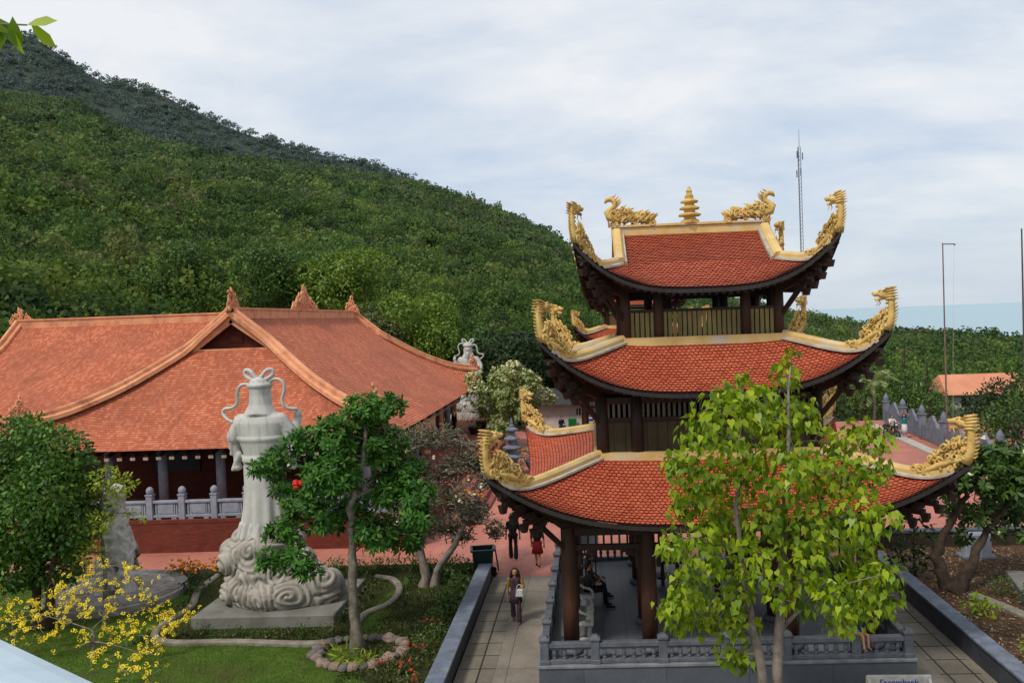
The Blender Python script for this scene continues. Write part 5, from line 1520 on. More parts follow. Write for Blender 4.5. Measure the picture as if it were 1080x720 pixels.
def whorls(P, axis, k, ln, wd, shape='lance', spread=1.0):
    """rosettes of k leaves at points P round axis"""
    n = len(P)
    ax = unit(axis)
    t = unit(np.cross(ax, RNG.normal(size=(n, 3)))); b_ = np.cross(ax, t)
    ph = RNG.random((n, 1)) * 6.28 + np.arange(k)[None] * 2.399
    el = RNG.uniform(-.25, .9, (n, k)) * spread
    D = (t[:, None] * np.cos(ph)[..., None] + b_[:, None] * np.sin(ph)[..., None]) * np.cos(el)[..., None] + ax[:, None] * np.sin(el)[..., None]
    base = P[:, None] + D * .02
    D = D.reshape(-1, 3); D[:, 2] -= .12
    nr = np.repeat(ax, k, 0) + RNG.normal(size=D.shape) * .25
    return leaves(base.reshape(-1, 3), D, ln * RNG.uniform(.7, 1.15, len(D)), wd * RNG.uniform(.8, 1.15, len(D)), shape, nr)

def crown_mesh(clumps, kind, dens, ln, wd, squash=.9, shell=.3):
    parts = []
    for (x, y, z, r) in clumps:
        n = max(3, int(dens * r * r))
        P, d = in_ball(n, (x, y, z), r, squash, shell)
        if kind == 'hang':
            D = d * .45 + RNG.normal(size=d.shape) * .35; D[:, 2] -= .85
            nr = d * np.array([1, 1, .3]) + RNG.normal(size=d.shape) * .35
            parts.append(leaves(P, D, ln * RNG.uniform(.7, 1.2, n), wd * RNG.uniform(.75, 1.15, n), 'heart', nr))
        elif kind == 'whorl':
            ax = d * .8; ax[:, 2] += .7
            parts.append(whorls(P, ax, 9, ln, wd))
        else:
            D = d * .6 + RNG.normal(size=d.shape) * .6; D[:, 2] -= .2
            nr = d + RNG.normal(size=d.shape) * .7 + np.array([0, 0, .5])
            parts.append(leaves(P, D, ln * RNG.uniform(.6, 1.25, n), wd * RNG.uniform(.7, 1.2, n), 'diamond' if kind == 'small' else 'lance', nr))
    return cat_np(parts)

def tree(name, label, base, trunks, r0, r1, clumps, kind, dens, ln, wd, lm, bark, group=None, squash=.9, shell=.3, twigs=0, cat='tree', wob=.12):
    t = thing(name, label, cat, base, 0, group)
    off = Vector(base)
    loc = [(x - off.x, y - off.y, z - off.z, r) for x, y, z, r in clumps]
    sks = []
    for tr in trunks: sks.append(Skeleton([Vector(p) - off for p in tr], r0, r1))
    for c in sorted(loc, key=lambda c: (Vector(c[:3]) - sks[0].nodes[-1]).length):
        sk = min(sks, key=lambda s: min((n_ - Vector(c[:3])).length for n_ in s.nodes[s.free:]))
        sk.reach(c[:3], wob, .1, .62, .012)
        for q in range(twigs):
            d = Vector(rand_dirs(1)[0]) * c[3] * random.uniform(.6, 1.0)
            sk.reach(Vector(c[:3]) + d, .2, .05, .6, .005)
    sks[0].paths = [p for s in sks for p in s.paths]
    sks[0].build('trunk', bark, t)
    V, F = crown_mesh(loc, kind, dens, ln, wd, squash, shell)
    link('crown', np_mesh('crown', V, F, lm), t)
    return t

# bodhi tree in front of the pagoda
B0 = (3.32, 16.4, 0)
tree('bodhi_tree', 'tall bright green heart-leaved bodhi tree with two pale trunks before the pagoda', B0,
     [[(3.28, 16.4, -.1), (3.02, 16.3, 1.7), (2.75, 16.2, 3.4), (2.62, 16.2, 5.0), (2.75, 16.2, 6.6)], [(3.38, 16.4, -.1), (3.34, 16.35, 1.8), (3.46, 16.3, 3.2), (3.55, 16.4, 4.6), (3.66, 16.5, 6.0), (3.8, 16.6, 7.6)]],
     .125, .018, [(x, y, z, r * .97) for x, y, z, r in BODHI], 'hang', 600, .142, .128, LM_BODHI, m_twig, twigs=5, shell=.1, squash=1.0, wob=.16)
# dark green tree in the boulder ring
tree('frangipani_tree', 'dark green leafy tree inside the ring of boulders, with one red bloom', (-6.45, 22.0, .15),
     [[(-6.45, 22.0, .05), (-6.52, 22.0, 1.6), (-6.50, 22.05, 2.7), (-6.55, 22.1, 3.9), (-6.2, 22.2, 5.0), (-6.1, 22.3, 5.9)]], .15, .05, GREEN, 'whorl', 230, .215, .075, LM_GREEN, m_bark, twigs=2, shell=.35, squash=.75)
fl = MB(); 
for i in range(14):
    d = Vector(rand_dirs(1)[0]); fl.ball(Vector((-7.62, 21.3, 4.72)) + d * .10, (.07, .05, .05), nu=6, nv=4)
fb = fl.build('bloom', m_petal_r, bpy.data.objects['frangipani_tree']); fb.location = (6.45, -22.0, -.15)
# nearly bare frangipani behind the bin
def bare_tree(name, label, base, trunks, tips, r0, twn, lm, dens, flowers):
    t = thing(name, label, 'tree', base)
    off = Vector(base)
    sks = [Skeleton([Vector(p) - off for p in tr], r0, r0 * .45) for tr in trunks]
    pts = []
    for x, y, z, r in tips:
        c = Vector((x, y, z)) - off
        sk = min(sks, key=lambda s: min((n_ - c).length for n_ in s.nodes[s.free:]))
        sk.reach(c, .22, .05, .62, .022)
        for q in range(twn):
            d = Vector(rand_dirs(1)[0]); d.z = abs(d.z) * .7 - .1
            e = c + d * r * random.uniform(.5, 1.25)
            sk.reach(e, .25, .1, .85, .022); pts.append(e)
            for w_ in range(4):
                e2 = e + Vector(rand_dirs(1)[0]) * .30 + Vector((0, 0, .10)); sk.reach(e2, .2, .1, .85, .016); pts.append(e2)
    sks[0].paths = [p for s in sks for p in s.paths]
    sks[0].build('trunk', m_twig, t)
    P = np.array([tuple(p) for p in pts]); P = P[RNG.random(len(P)) < dens * .5]
    V, F = whorls(P, np.tile([0, 0, 1.0], (len(P), 1)) + RNG.normal(size=(len(P), 3)) * .4, 5, .16, .05)
    link('crown', np_mesh('crown', V, F, lm), t)
    fl = MB()
    for p in random.sample(pts, min(flowers, len(pts))):
        for k in range(4): fl.ball(p + Vector(rand_dirs(1)[0]) * .06, (.045, .04, .03), nu=6, nv=4)
    fl.build('blossom', m_petal_w, t)
    return t
bare_tree('bare_frangipani', 'sparse grey frangipani with bare crooked branches beside the green bin', (-5.55, 27.3, .15),
          [[(-5.75, 27.3, .0), (-5.7, 27.3, .8), (-5.9, 27.3, 1.6), (-5.6, 27.4, 2.6)], [(-5.45, 27.3, .0), (-5.3, 27.2, .7), (-4.7, 27.2, 1.5), (-4.3, 27.3, 2.2)], [(-5.6, 27.5, .0), (-5.9, 27.6, .9), (-6.2, 27.6, 2.0)]],
          FRAN + [(x + .3 * math.sin(7 * i), y + .3, z - .35 + .3 * math.cos(5 * i), r * .9) for i, (x, y, z, r) in enumerate(FRAN[:12])], .15, 34, LM_DRY, .45, 60)
# large bush tree at the left edge
tree('round_leafy_tree', 'dense round green tree at the left edge before the temple wing', (-16.6, 24.2, .15),
     [[(-16.6, 24.2, .0), (-16.5, 24.1, 1.2), (-16.4, 23.9, 2.6), (-16.3, 23.7, 4.2)], [(-16.4, 24.2, .0), (-15.9, 23.8, 1.2), (-15.5, 23.5, 2.6)]], .16, .07, [(x - .45 - .03 * (y - 23), y + .5, z, r) for x, y, z, r in BUSH] + [(x - .6, y + 1.2, z - .2, r) for x, y, z, r in BUSH[:10]], 'lance', 1150, .165, .085, LM_BUSH, m_barkdark, squash=.95, shell=.55)
# thin yellow-green tree in front of the rock
tree('young_tree', 'thin young yellow-green tree growing in front of the limestone rock', (-14.7, 24.45, .15), [[(-14.7, 24.45, .0), (-14.65, 24.45, 1.6), (-14.7, 24.5, 3.0), (-14.6, 24.5, 4.4)]], .075, .03, [(x, y - .7, z, r * 1.1) for x, y, z, r in YELGRN], 'lance', 900, .15, .06, LM_YG, m_bark, twigs=2, shell=.2)
# yellow blossom shrub
t = thing('blossom_shrub', 'airy yellow-flowering apricot shrub with thin bare twigs near the handrail', 'shrub', (-13.6, 22.0, .15))
off = Vector((-13.6, 22.0, .15))
sks = Skeleton([Vector((0, 0, -.1)), Vector((.02, .05, .35)), Vector((0, 0, .7))], .06, .035)
tips = []
for x, y, z in OCHNA:
    c = Vector((x, y, z)) - off
    sks.reach(c, .16, .12, .6, .009)
    for q in range(8):
        e = c + Vector(rand_dirs(1)[0]) * random.uniform(.15, .62); e.z = max(e.z, .12); sks.reach(e, .2, .05, .7, .0065); tips += [e] + [e.lerp(c, random.uniform(.1, .8)) + Vector(rand_dirs(1)[0]) * .04 for _ in range(2)]
sks.build('stem', m_twig, t, 5)
parts = []
P = np.array([tuple(p) for p in tips]); P = P[RNG.random(len(P)) < .85] + RNG.normal(size=(int((RNG.random(1) * 0 + 0)[0]) or 1, 3)) * 0
V, F = whorls(P, np.tile([0, -.6, .8], (len(P), 1)) + RNG.normal(size=(len(P), 3)) * .5, 6, .047, .045, 'diamond', .6)
link('blossom', np_mesh('blossom', V, F, m_petal_y), t)
# pale plumeria by the plaza, twisted frangipani and shrub in the right garden
tree('plumeria_tree', 'round pale-leaved plumeria in flower between the temple steps and the pagoda', (-5.6, 58, 0), [[(-5.6, 58, 0), (-5.7, 58, 1.0), (-5.6, 58, 2.2), (-5.6, 58, 3.4)]], .2, .1, PLUM + [(-6.4, 57.2, 1.6, .8), (-4.2, 57.4, 1.5, .7), (-6, 57, 3.4, .9), (-5, 57, 3.7, .8)], 'whorl', 70, .34, .12, LM_PLUM, m_bark, shell=.6)
fl = MB()
for i in range(80):
    c = random.choice(PLUM); d = Vector(rand_dirs(1)[0]); d.z = abs(d.z); d.y = -abs(d.y); p = Vector(c[:3]) + d * c[3] * 1.02 - Vector((-5.6, 58, 0))
    for k in range(3): fl.ball(p + Vector(rand_dirs(1)[0]) * .09, (.075, .065, .05), nu=5, nv=4)
fl.build('blossom', m_petal_w, bpy.data.objects['plumeria_tree'])
RF = [(x + .25, y, z, r) for x, y, z, r in RFRAN]
tree('twisted_frangipani', 'old frangipani with a thick twisted trunk and white blooms in the brown bed', (10.2, 25.2, .34),
     [[(10.25, 25.2, .2), (10.05, 25.2, .75), (9.85, 25.3, 1.3), (10.15, 25.3, 2.0), (10.7, 25.3, 2.9), (10.9, 25.2, 3.6)], [(10.3, 25.1, .2), (10.75, 25.1, .9), (11.0, 25.2, 1.5), (11.5, 25.3, 2.2), (12.0, 25.4, 2.9)]], .23, .045, RF + [(x + .4, y + .5, z - .25, r) for x, y, z, r in RF[:10]], 'whorl', 95, .26, .09, LM_MID, m_barkdark, twigs=3, shell=.35, squash=.7, wob=.22)
fl = MB()
for i in range(16):
    c = random.choice(RF); d = Vector(rand_dirs(1)[0]); d.z = abs(d.z); p = Vector(c[:3]) + d * c[3] * .9 - Vector((10.2, 25.2, .34))
    for k in range(4): fl.ball(p + Vector(rand_dirs(1)[0]) * .06, (.05, .045, .035), nu=6, nv=4)
fl.build('blossom', m_petal_w, bpy.data.objects['twisted_frangipani'])
tree('rubber_shrub', 'dark large-leaved shrub at the end of the right garden wall', (9.75, 26.6, .34), [[(9.75, 26.6, .2), (9.7, 26.6, .9), (9.7, 26.6, 1.7)]], .05, .02, RSHR, 'lance', 300, .24, .12, LM_DARK, m_barkdark, cat='shrub', shell=.25)

# ---- small garden shrubs: three kinds, each copied
def shrub(name, label, loc, r, lm, dens, ln, wd, cat='shrub', flower=None, group=None, kind='lance', squash=.8):
    t = thing(name, label, cat, loc, 0, group)
    sk = Skeleton([Vector((0, 0, -.05)), Vector((0, 0, r * .3)), Vector((0, 0, r * .55))], .02, .012)
    cl = [(r * .35 * math.cos(a), r * .35 * math.sin(a), r * (.55 + .2 * (i % 2)), r * .62) for i, a in enumerate((0, 1.3, 2.5, 3.8, 5.0))]
    for c in cl: sk.reach(c[:3], .1, .1, .7, .006)
    sk.build('stem', m_barkdark, t, 5)
    V, F = crown_mesh(cl, kind, dens / r, ln, wd, squash, .35)
    link('foliage', np_mesh('foliage', V, F, lm), t)
    if flower:
        fl = MB()
        for i in range(flower[1]):
            c = random.choice(cl); d = Vector(rand_dirs(1)[0]); d.z = abs(d.z)
            fl.ball(Vector(c[:3]) + d * c[3] * .95, (flower[2],) * 3, nu=7, nv=5)
        fl.build('bloom', flower[0], t)
    return t
z = .15
s1_ = shrub('orange_flower_shrub', 'low shrub with orange blooms at the back of the lawn left of the statue', (-14.5, 28.75, z), .55, LM_DRY, 130, .13, .05, flower=(m_petal_o, 26, .05), group='orange flowering shrubs behind the lawn')
for i, (x, y) in enumerate(((-13.9, 28.6), (-13.3, 29.1))): copy_tree(s1_, loc=(x, y, z), rz=i + 1.2, scale=.9)
hd = shrub('hedge_bush', 'clipped dark green bush in the hedge row along the pink plaza', (-12.4, 29.1, z), .5, LM_MID, 210, .10, .05, group='clipped bushes in the hedge row behind the lawn', cat='bush')
hp = [(-11.6, 29.2), (-10.9, 29.1), (-8.4, 29.0), (-7.7, 29.2), (-7.1, 29.1), (-6.5, 29.2), (-5.9, 29.1), (-5.2, 29.2), (-4.6, 28.8), (-18.5, 29.2), (-17.6, 29.1), (-16.6, 29.2), (-9.2, 29.2), (-10.1, 29.2)]
for i, (x, y) in enumerate(hp): copy_tree(hd, loc=(x, y, z), rz=i * 1.7, scale=random.uniform(.7, 1.05))
f1_ = shrub('bed_plant', 'small rounded light green plant in the bed along the statue slab', (-11.2, 23.35, z), .28, LM_MID, 110, .075, .04, cat='plant', group='small plants in the bed before the statue slab')
for i, (x, y, k) in enumerate(((-10.2, 23.15, 1.0), (-9.2, 23.1, .9), (-8.3, 23.2, 1.1), (-7.75, 23.9, .9), (-7.8, 24.9, 1.0), (-7.7, 25.8, 1.2), (-12.7, 24.6, .8), (-13.0, 25.8, 1.1), (-13.1, 26.9, 1.0), (-9.7, 22.95, .8), (-10.7, 23.0, .75))): copy_tree(f1_, loc=(x, y, z), rz=i * 2.1, scale=k)
f2_ = shrub('dry_plant', 'small yellowish grassy plant in the bed along the statue slab', (-8.8, 22.9, z), .28, LM_DRY, 120, .11, .025, cat='plant', group='yellowish plants in the bed before the statue slab')
for i, (x, y, k) in enumerate(((-11.7, 23.3, 1.1), (-7.5, 23.3, 1.3), (-7.3, 24.4, 1.5), (-7.25, 25.3, 1.4), (-7.3, 26.4, 1.3), (-12.8, 25.2, 1.2), (-7.6, 27.2, 1.4), (-10.4, 22.85, .8))): copy_tree(f2_, loc=(x, y, z), rz=i * 1.3, scale=k)
g1_ = shrub('wall_shrub', 'leafy green shrub trailing beside the left garden wall', (-4.55, 27.0, z), .48, LM_MID, 150, .12, .055, group='shrubs growing along the left garden wall')
for i, (x, y, k) in enumerate(((-4.5, 26.2, 1.0), (-4.65, 25.4, .95), (-4.45, 24.6, 1.0), (-4.6, 23.8, .9), (-4.5, 22.8, .8), (-5.2, 27.9, 1.1), (-4.8, 22.0, .7))): copy_tree(g1_, loc=(x, y, z), rz=i * 1.9, scale=k)
r1_ = shrub('rose_bush', 'low bush with red and orange blooms beside the left garden wall', (-4.75, 21.4, z), .42, LM_DRY, 130, .10, .045, flower=(m_petal_r, 4, .042), group='red flowering bushes by the left garden wall')
for i, (x, y, k) in enumerate(((-4.65, 23.3, .9), (-4.9, 20.4, 1.0), (-4.5, 19.5, 1.0), (-5.4, 20.6, .8))): copy_tree(r1_, loc=(x, y, z), rz=i * 2.3, scale=k)
y1_ = shrub('yucca', 'spiky pale yellow-green plant inside the ring of boulders', (-6.55, 21.1, z), .38, LM_YG, 100, .34, .035, cat='plant', group='spiky plants in the ring of boulders', squash=.5)
copy_tree(y1_, loc=(-5.95, 20.95, z), rz=2.0, scale=.8)
shrub('croton_bush', 'yellow-green bush in the bare brown soil of the right garden', (10.05, 22.9, .34), .5, LM_BODHI, 120, .16, .07)
b2_ = shrub('border_bush', 'low dark bush beyond the winding edging of the right garden', (11.9, 23.6, .34), .5, LM_MID, 190, .10, .05, group='low bushes beyond the right garden edging')
for i, (x, y, k) in enumerate(((12.2, 22.6, 1.0), (12.4, 21.6, 1.1), (11.4, 24.6, .9), (13.2, 22.0, 1.2), (12.9, 20.8, .9))): copy_tree(b2_, loc=(x, y, .34), rz=i * 1.4, scale=k)
shrub('lime_bush', 'lime green bush at the lower right corner of the brown bed', (10.0, 19.9, .34), .5, LM_YG, 130, .12, .05)
shrub('bird_nest_plant', 'dark leafy clump near the lawn edge beside the round paved base', (-13.35, 27.3, z), .48, LM_DARK, 200, .14, .05)

# short grass and litter nobody could count
def scatter_leaves(name, poly_box, n, zz, ln, wd, m, label, inside=None, up=True):
    x0, x1, y0, y1 = poly_box
    P = np.stack([RNG.uniform(x0, x1, n), RNG.uniform(y0, y1, n), np.full(n, zz)], 1)
    if inside is not None: P = P[inside(P)]
    n = len(P)
    D = RNG.normal(size=(n, 3)) * np.array([.5, .5, .2]) + (np.array([0, 0, 1.0]) if up else np.array([0, 0, .05]))
    V, F = leaves(P, D, ln * RNG.uniform(.5, 1.3, n), wd * RNG.uniform(.7, 1.2, n), 'diamond', RNG.normal(size=(n, 3)) + (0 if up else np.array([0, 0, 3.0])))
    return tag(link(name, np_mesh(name, V, F, m)), label, name.replace('_', ' '), kind='stuff')
LM_GRASS = leaf_mat('grass_blade', (.040, .085, .010, 1), (.080, .140, .016, 1), (.14, .19, .03, 1), .3, .7, .7, .2)
scatter_leaves('grass', (-20, -4.1, 17.5, 29.8), 90000, .15, .055, .016, LM_GRASS, 'short mown grass of the lawn')
LM_COVER = leaf_mat('ground_cover_leaf', (.018, .040, .008, 1), (.05, .075, .015, 1), (.12, .11, .03, 1), .25, .6, .9)
inb = lambda P: ((P[:, 0] > -6.5) | ((P[:, 0] > -13) & (P[:, 0] < -7) & ((P[:, 1] < 23.6) | (P[:, 1] > 27.5) | (P[:, 0] > -8.0)) & (P[:, 1] > 22.7))) & (vnoise(P[:, 0], P[:, 1], .9, 4.) > -.15)
scatter_leaves('ground_cover', (-13, -4.1, 19, 29.7), 26000, .16, .10, .045, LM_COVER, 'low mixed ground cover in the planting beds', inb)
m_litter = mat('dry_litter', srgb(188, 164, 134, .7), srgb(132, 98, 66, .62), 9, .9)
scatter_leaves('leaf_litter', (9.4, 14, 18.5, 29.5), 2600, .352, .085, .06, m_litter, 'dry fallen leaves on the brown soil', None, False)
scatter_leaves('leaf_litter', (-6.4, -4.1, 19, 29), 500, .17, .07, .05, m_litter, 'dry fallen leaves under the bare frangipani', None, False)

scatter_leaves('leaf_litter', (-3.5, 8.8, 12, 28), 260, .012, .06, .04, m_litter, 'dry fallen leaves on the grey paths', None, False)
scatter_leaves('leaf_litter', (-14, 14, 29, 48), 420, .008, .07, .045, m_litter, 'dry fallen leaves on the pink plaza', None, False)
# ---- trees round the plaza and behind the temple (each its own)
def ball_tree(name, label, base, h, r, lm, seed, dens=60, ln=.38, wd=.2, kind='lance', group=None, tall=1.0):
    rr = random.Random(seed)
    cl = []
    for i in range(14):
        a, q = rr.uniform(0, 6.28), rr.uniform(.15, .85) * r
        cl.append((base[0] + q * math.cos(a), base[1] + q * math.sin(a), base[2] + h - r * tall * .8 + rr.uniform(-.6, .75) * r * tall, r * rr.uniform(.32, .5)))
    return tree(name, label, base, [[(base[0], base[1], base[2] - .2), (base[0] + .1, base[1], base[2] + h * .3), (base[0], base[1] + .1, base[2] + h * .6), (base[0], base[1], base[2] + h * .8)]], .04 * h, .015 * h, cl, kind, dens, ln, wd, lm, m_barkdark, group, shell=.55)
def gz(x, y): return float(ground_z(np.array([math.atan2(x, y)]), np.array([math.hypot(x, y)]))[0])
specs = [(-17.8, 84, 10.8, 5.0, LM_YGB, 1, 'bright yellow-green tree rising directly behind the right end of the temple ridge'), (-25.5, 88, 13.6, 4.6, LM_YGB, 2, 'tall bright green tree behind the terracotta ridge crests of the temple'),
         (-12.0, 86, 8.2, 4.0, LM_MID, 3, 'mid green tree behind the distant grey statue'), (-8.2, 78, 7.2, 3.8, LM_DARK, 4, 'dark round tree behind the pale plumeria'),
         (-3.0, 80, 6.6, 3.6, LM_DARK, 5, 'very dark tree just left of the twin pagoda roof'), (-33, 90, 12.0, 4.6, LM_MID, 6, 'broad green tree behind the left ridge of the temple'), (-43, 90, 10.5, 4.6, LM_MID, 7, 'broad mid green tree behind the leftmost temple crest'),
         (-6.5, 72, 4.6, 2.6, LM_DARK, 15, 'low dark tree beside the white hut'), (-21, 80, 9, 4, LM_DRY, 16, 'olive brown tree between the two bright trees behind the temple')]
for x, y, h, r, lm, sd_, lb in specs:
    ball_tree('background_tree', lb, (x, y, gz(x, y)), h, r, lm, sd_, dens=170, ln=.42, wd=.2)
specs = [(25.0, 50.0, 3.0, 1.9, LM_DARK, 8, 'dark leafy tree just past the carved parapet nearest the right edge'), (26.5, 56, 3.0, 2.0, LM_MID, 9, 'leafy tree past the parapet below the orange roof'), (28.5, 62, 3.0, 2.2, LM_DARK, 10, 'dark tree in front of the right end of the orange roof'),
         (31, 58, 3.9, 2.5, LM_MID, 11, 'mid green tree at the right edge past the parapet'), (24.8, 64, 3.4, 1.9, LM_MID, 12, 'low round tree right of the flagpole past the parapet'), (33, 70, 3.4, 2.4, LM_DARK, 13, 'dark tree at the far right under the shoreline woodland'),
         (22.5, 72, 3.6, 2.2, LM_DRY, 14, 'olive shrubby tree behind the two visitors and scooter'), (28, 74, 3.0, 2.0, LM_DARK, 17, 'dark tree in front of the left end of the orange roof')]
for x, y, h, r, lm, sd_, lb in specs:
    ball_tree('roadside_tree', lb, (x, y, gz(x, y)), h, r, lm, sd_, dens=110, ln=.30, wd=.14)
def conifer(label, base, h, r, seed):
    cl = [(base[0] + random.gauss(0, .12), base[1] + random.gauss(0, .12), base[2] + h * (.1 + .88 * i / 11), r * (1.02 - .85 * (i / 11) ** 1.3)) for i in range(12)]
    return tree('columnar_tree', label, base, [[(base[0], base[1], base[2] - .2), (base[0], base[1], base[2] + h * .5), (base[0], base[1], base[2] + h)]], .12, .03, cl, 'lance', 190, .30, .09, LM_MID, m_barkdark, shell=.6, squash=.8, group='columnar trees behind the scooter')
conifer('tall columnar green tree behind the scooter, the left one', (25.2, 70, gz(25.2, 70)), 7.4, 1.15, 1)
conifer('shorter columnar green tree behind the scooter, beside the flagpole', (26.6, 69, gz(26.6, 69)), 5.4, 1.2, 2)
def palm(label, base, h, nf, ln, seed, lm):
    t = thing('fan_palm', label, 'palm', base)
    sk = Skeleton([Vector((0, 0, -.2)), Vector((.1, 0, h * .5)), Vector((.05, 0, h))], .13, .09); sk.build('trunk', m_bark, t)
    rr = random.Random(seed); parts = []
    for i in range(nf):
        a = 6.28 * i / nf + rr.uniform(-.2, .2); el = rr.uniform(-.2, 1.25)
        d0 = np.array([math.cos(a) * math.cos(el), math.sin(a) * math.cos(el), math.sin(el)])
        pts = [np.array([.05, 0, h]) + d0 * ln * u + np.array([0, 0, -.55 * ln * u * u]) for u in np.linspace(.1, 1, 16)]
        for j, p in enumerate(pts[:-1]):
            tg = pts[j + 1] - p; sd2 = np.cross(tg, [0, 0, 1.0]); sd2 /= np.linalg.norm(sd2) + 1e-9
            for s_ in (-1, 1):
                D = (sd2 * s_ + tg / np.linalg.norm(tg) * .7 + np.array([0, 0, -.25]))[None]
                parts.append(leaves(p[None], D, ln * .34 * math.sin(.35 + 2.5 * j / 15), .06, 'lance'))
    V, F = cat_np(parts); link('crown', np_mesh('crown', V, F, lm), t)
palm('grey-green palm standing behind the raised right roof corner', (22.6, 70, gz(22.6, 70)), 3.6, 18, 2.6, 3, LM_PLUM)
palm('low dark palm under the right side of the middle roof', (18.6, 69, gz(18.6, 69)), 2.2, 16, 2.4, 4, LM_DARK)
# the leafy twig hanging in at the top left corner
t = thing('leafy_twig', 'twig with bright green leaves hanging into the top left corner', 'twig', (-3.62, 4.0, 10.31))
mb = MB(); mb.tube([(-.6, 0, .22), (.3, .0, .0), (.75, 0, -.10), (.98, 0, -.12)], [.012, .009, .006, .004], 6); mb.build('stem', m_twig, t)
PX = RNG.uniform(.25, 1.0, 16)
P = np.array([(.55, 0, -.06), (.66, .02, -.08), (.78, 0, -.10), (.9, .0, -.11), (.98, 0, -.12), (.45, 0, -.05), (.35, 0, -.02)]); D = np.array([(.1, 0, -1), (.25, .1, -1), (.2, -.1, -1), (.35, 0, -.9), (1, .1, .15), (-.1, 0, -1), (0, .1, -1.0)])
P = np.concatenate([P, np.stack([PX, RNG.uniform(-.05, .05, 16), -.12 * PX + .02], 1)]); D = np.concatenate([D, RNG.normal(size=(16, 3)) * .35 + np.array([.2, 0, -1.0])])
V, F = leaves(P, D, .15 * RNG.uniform(.7, 1.15, 23), .07, 'lance', np.tile([.3, -1.0, .1], (23, 1)) + RNG.normal(size=(23, 3)) * .5); link('foliage', np_mesh('foliage', V, F, LM_BODHI), t)
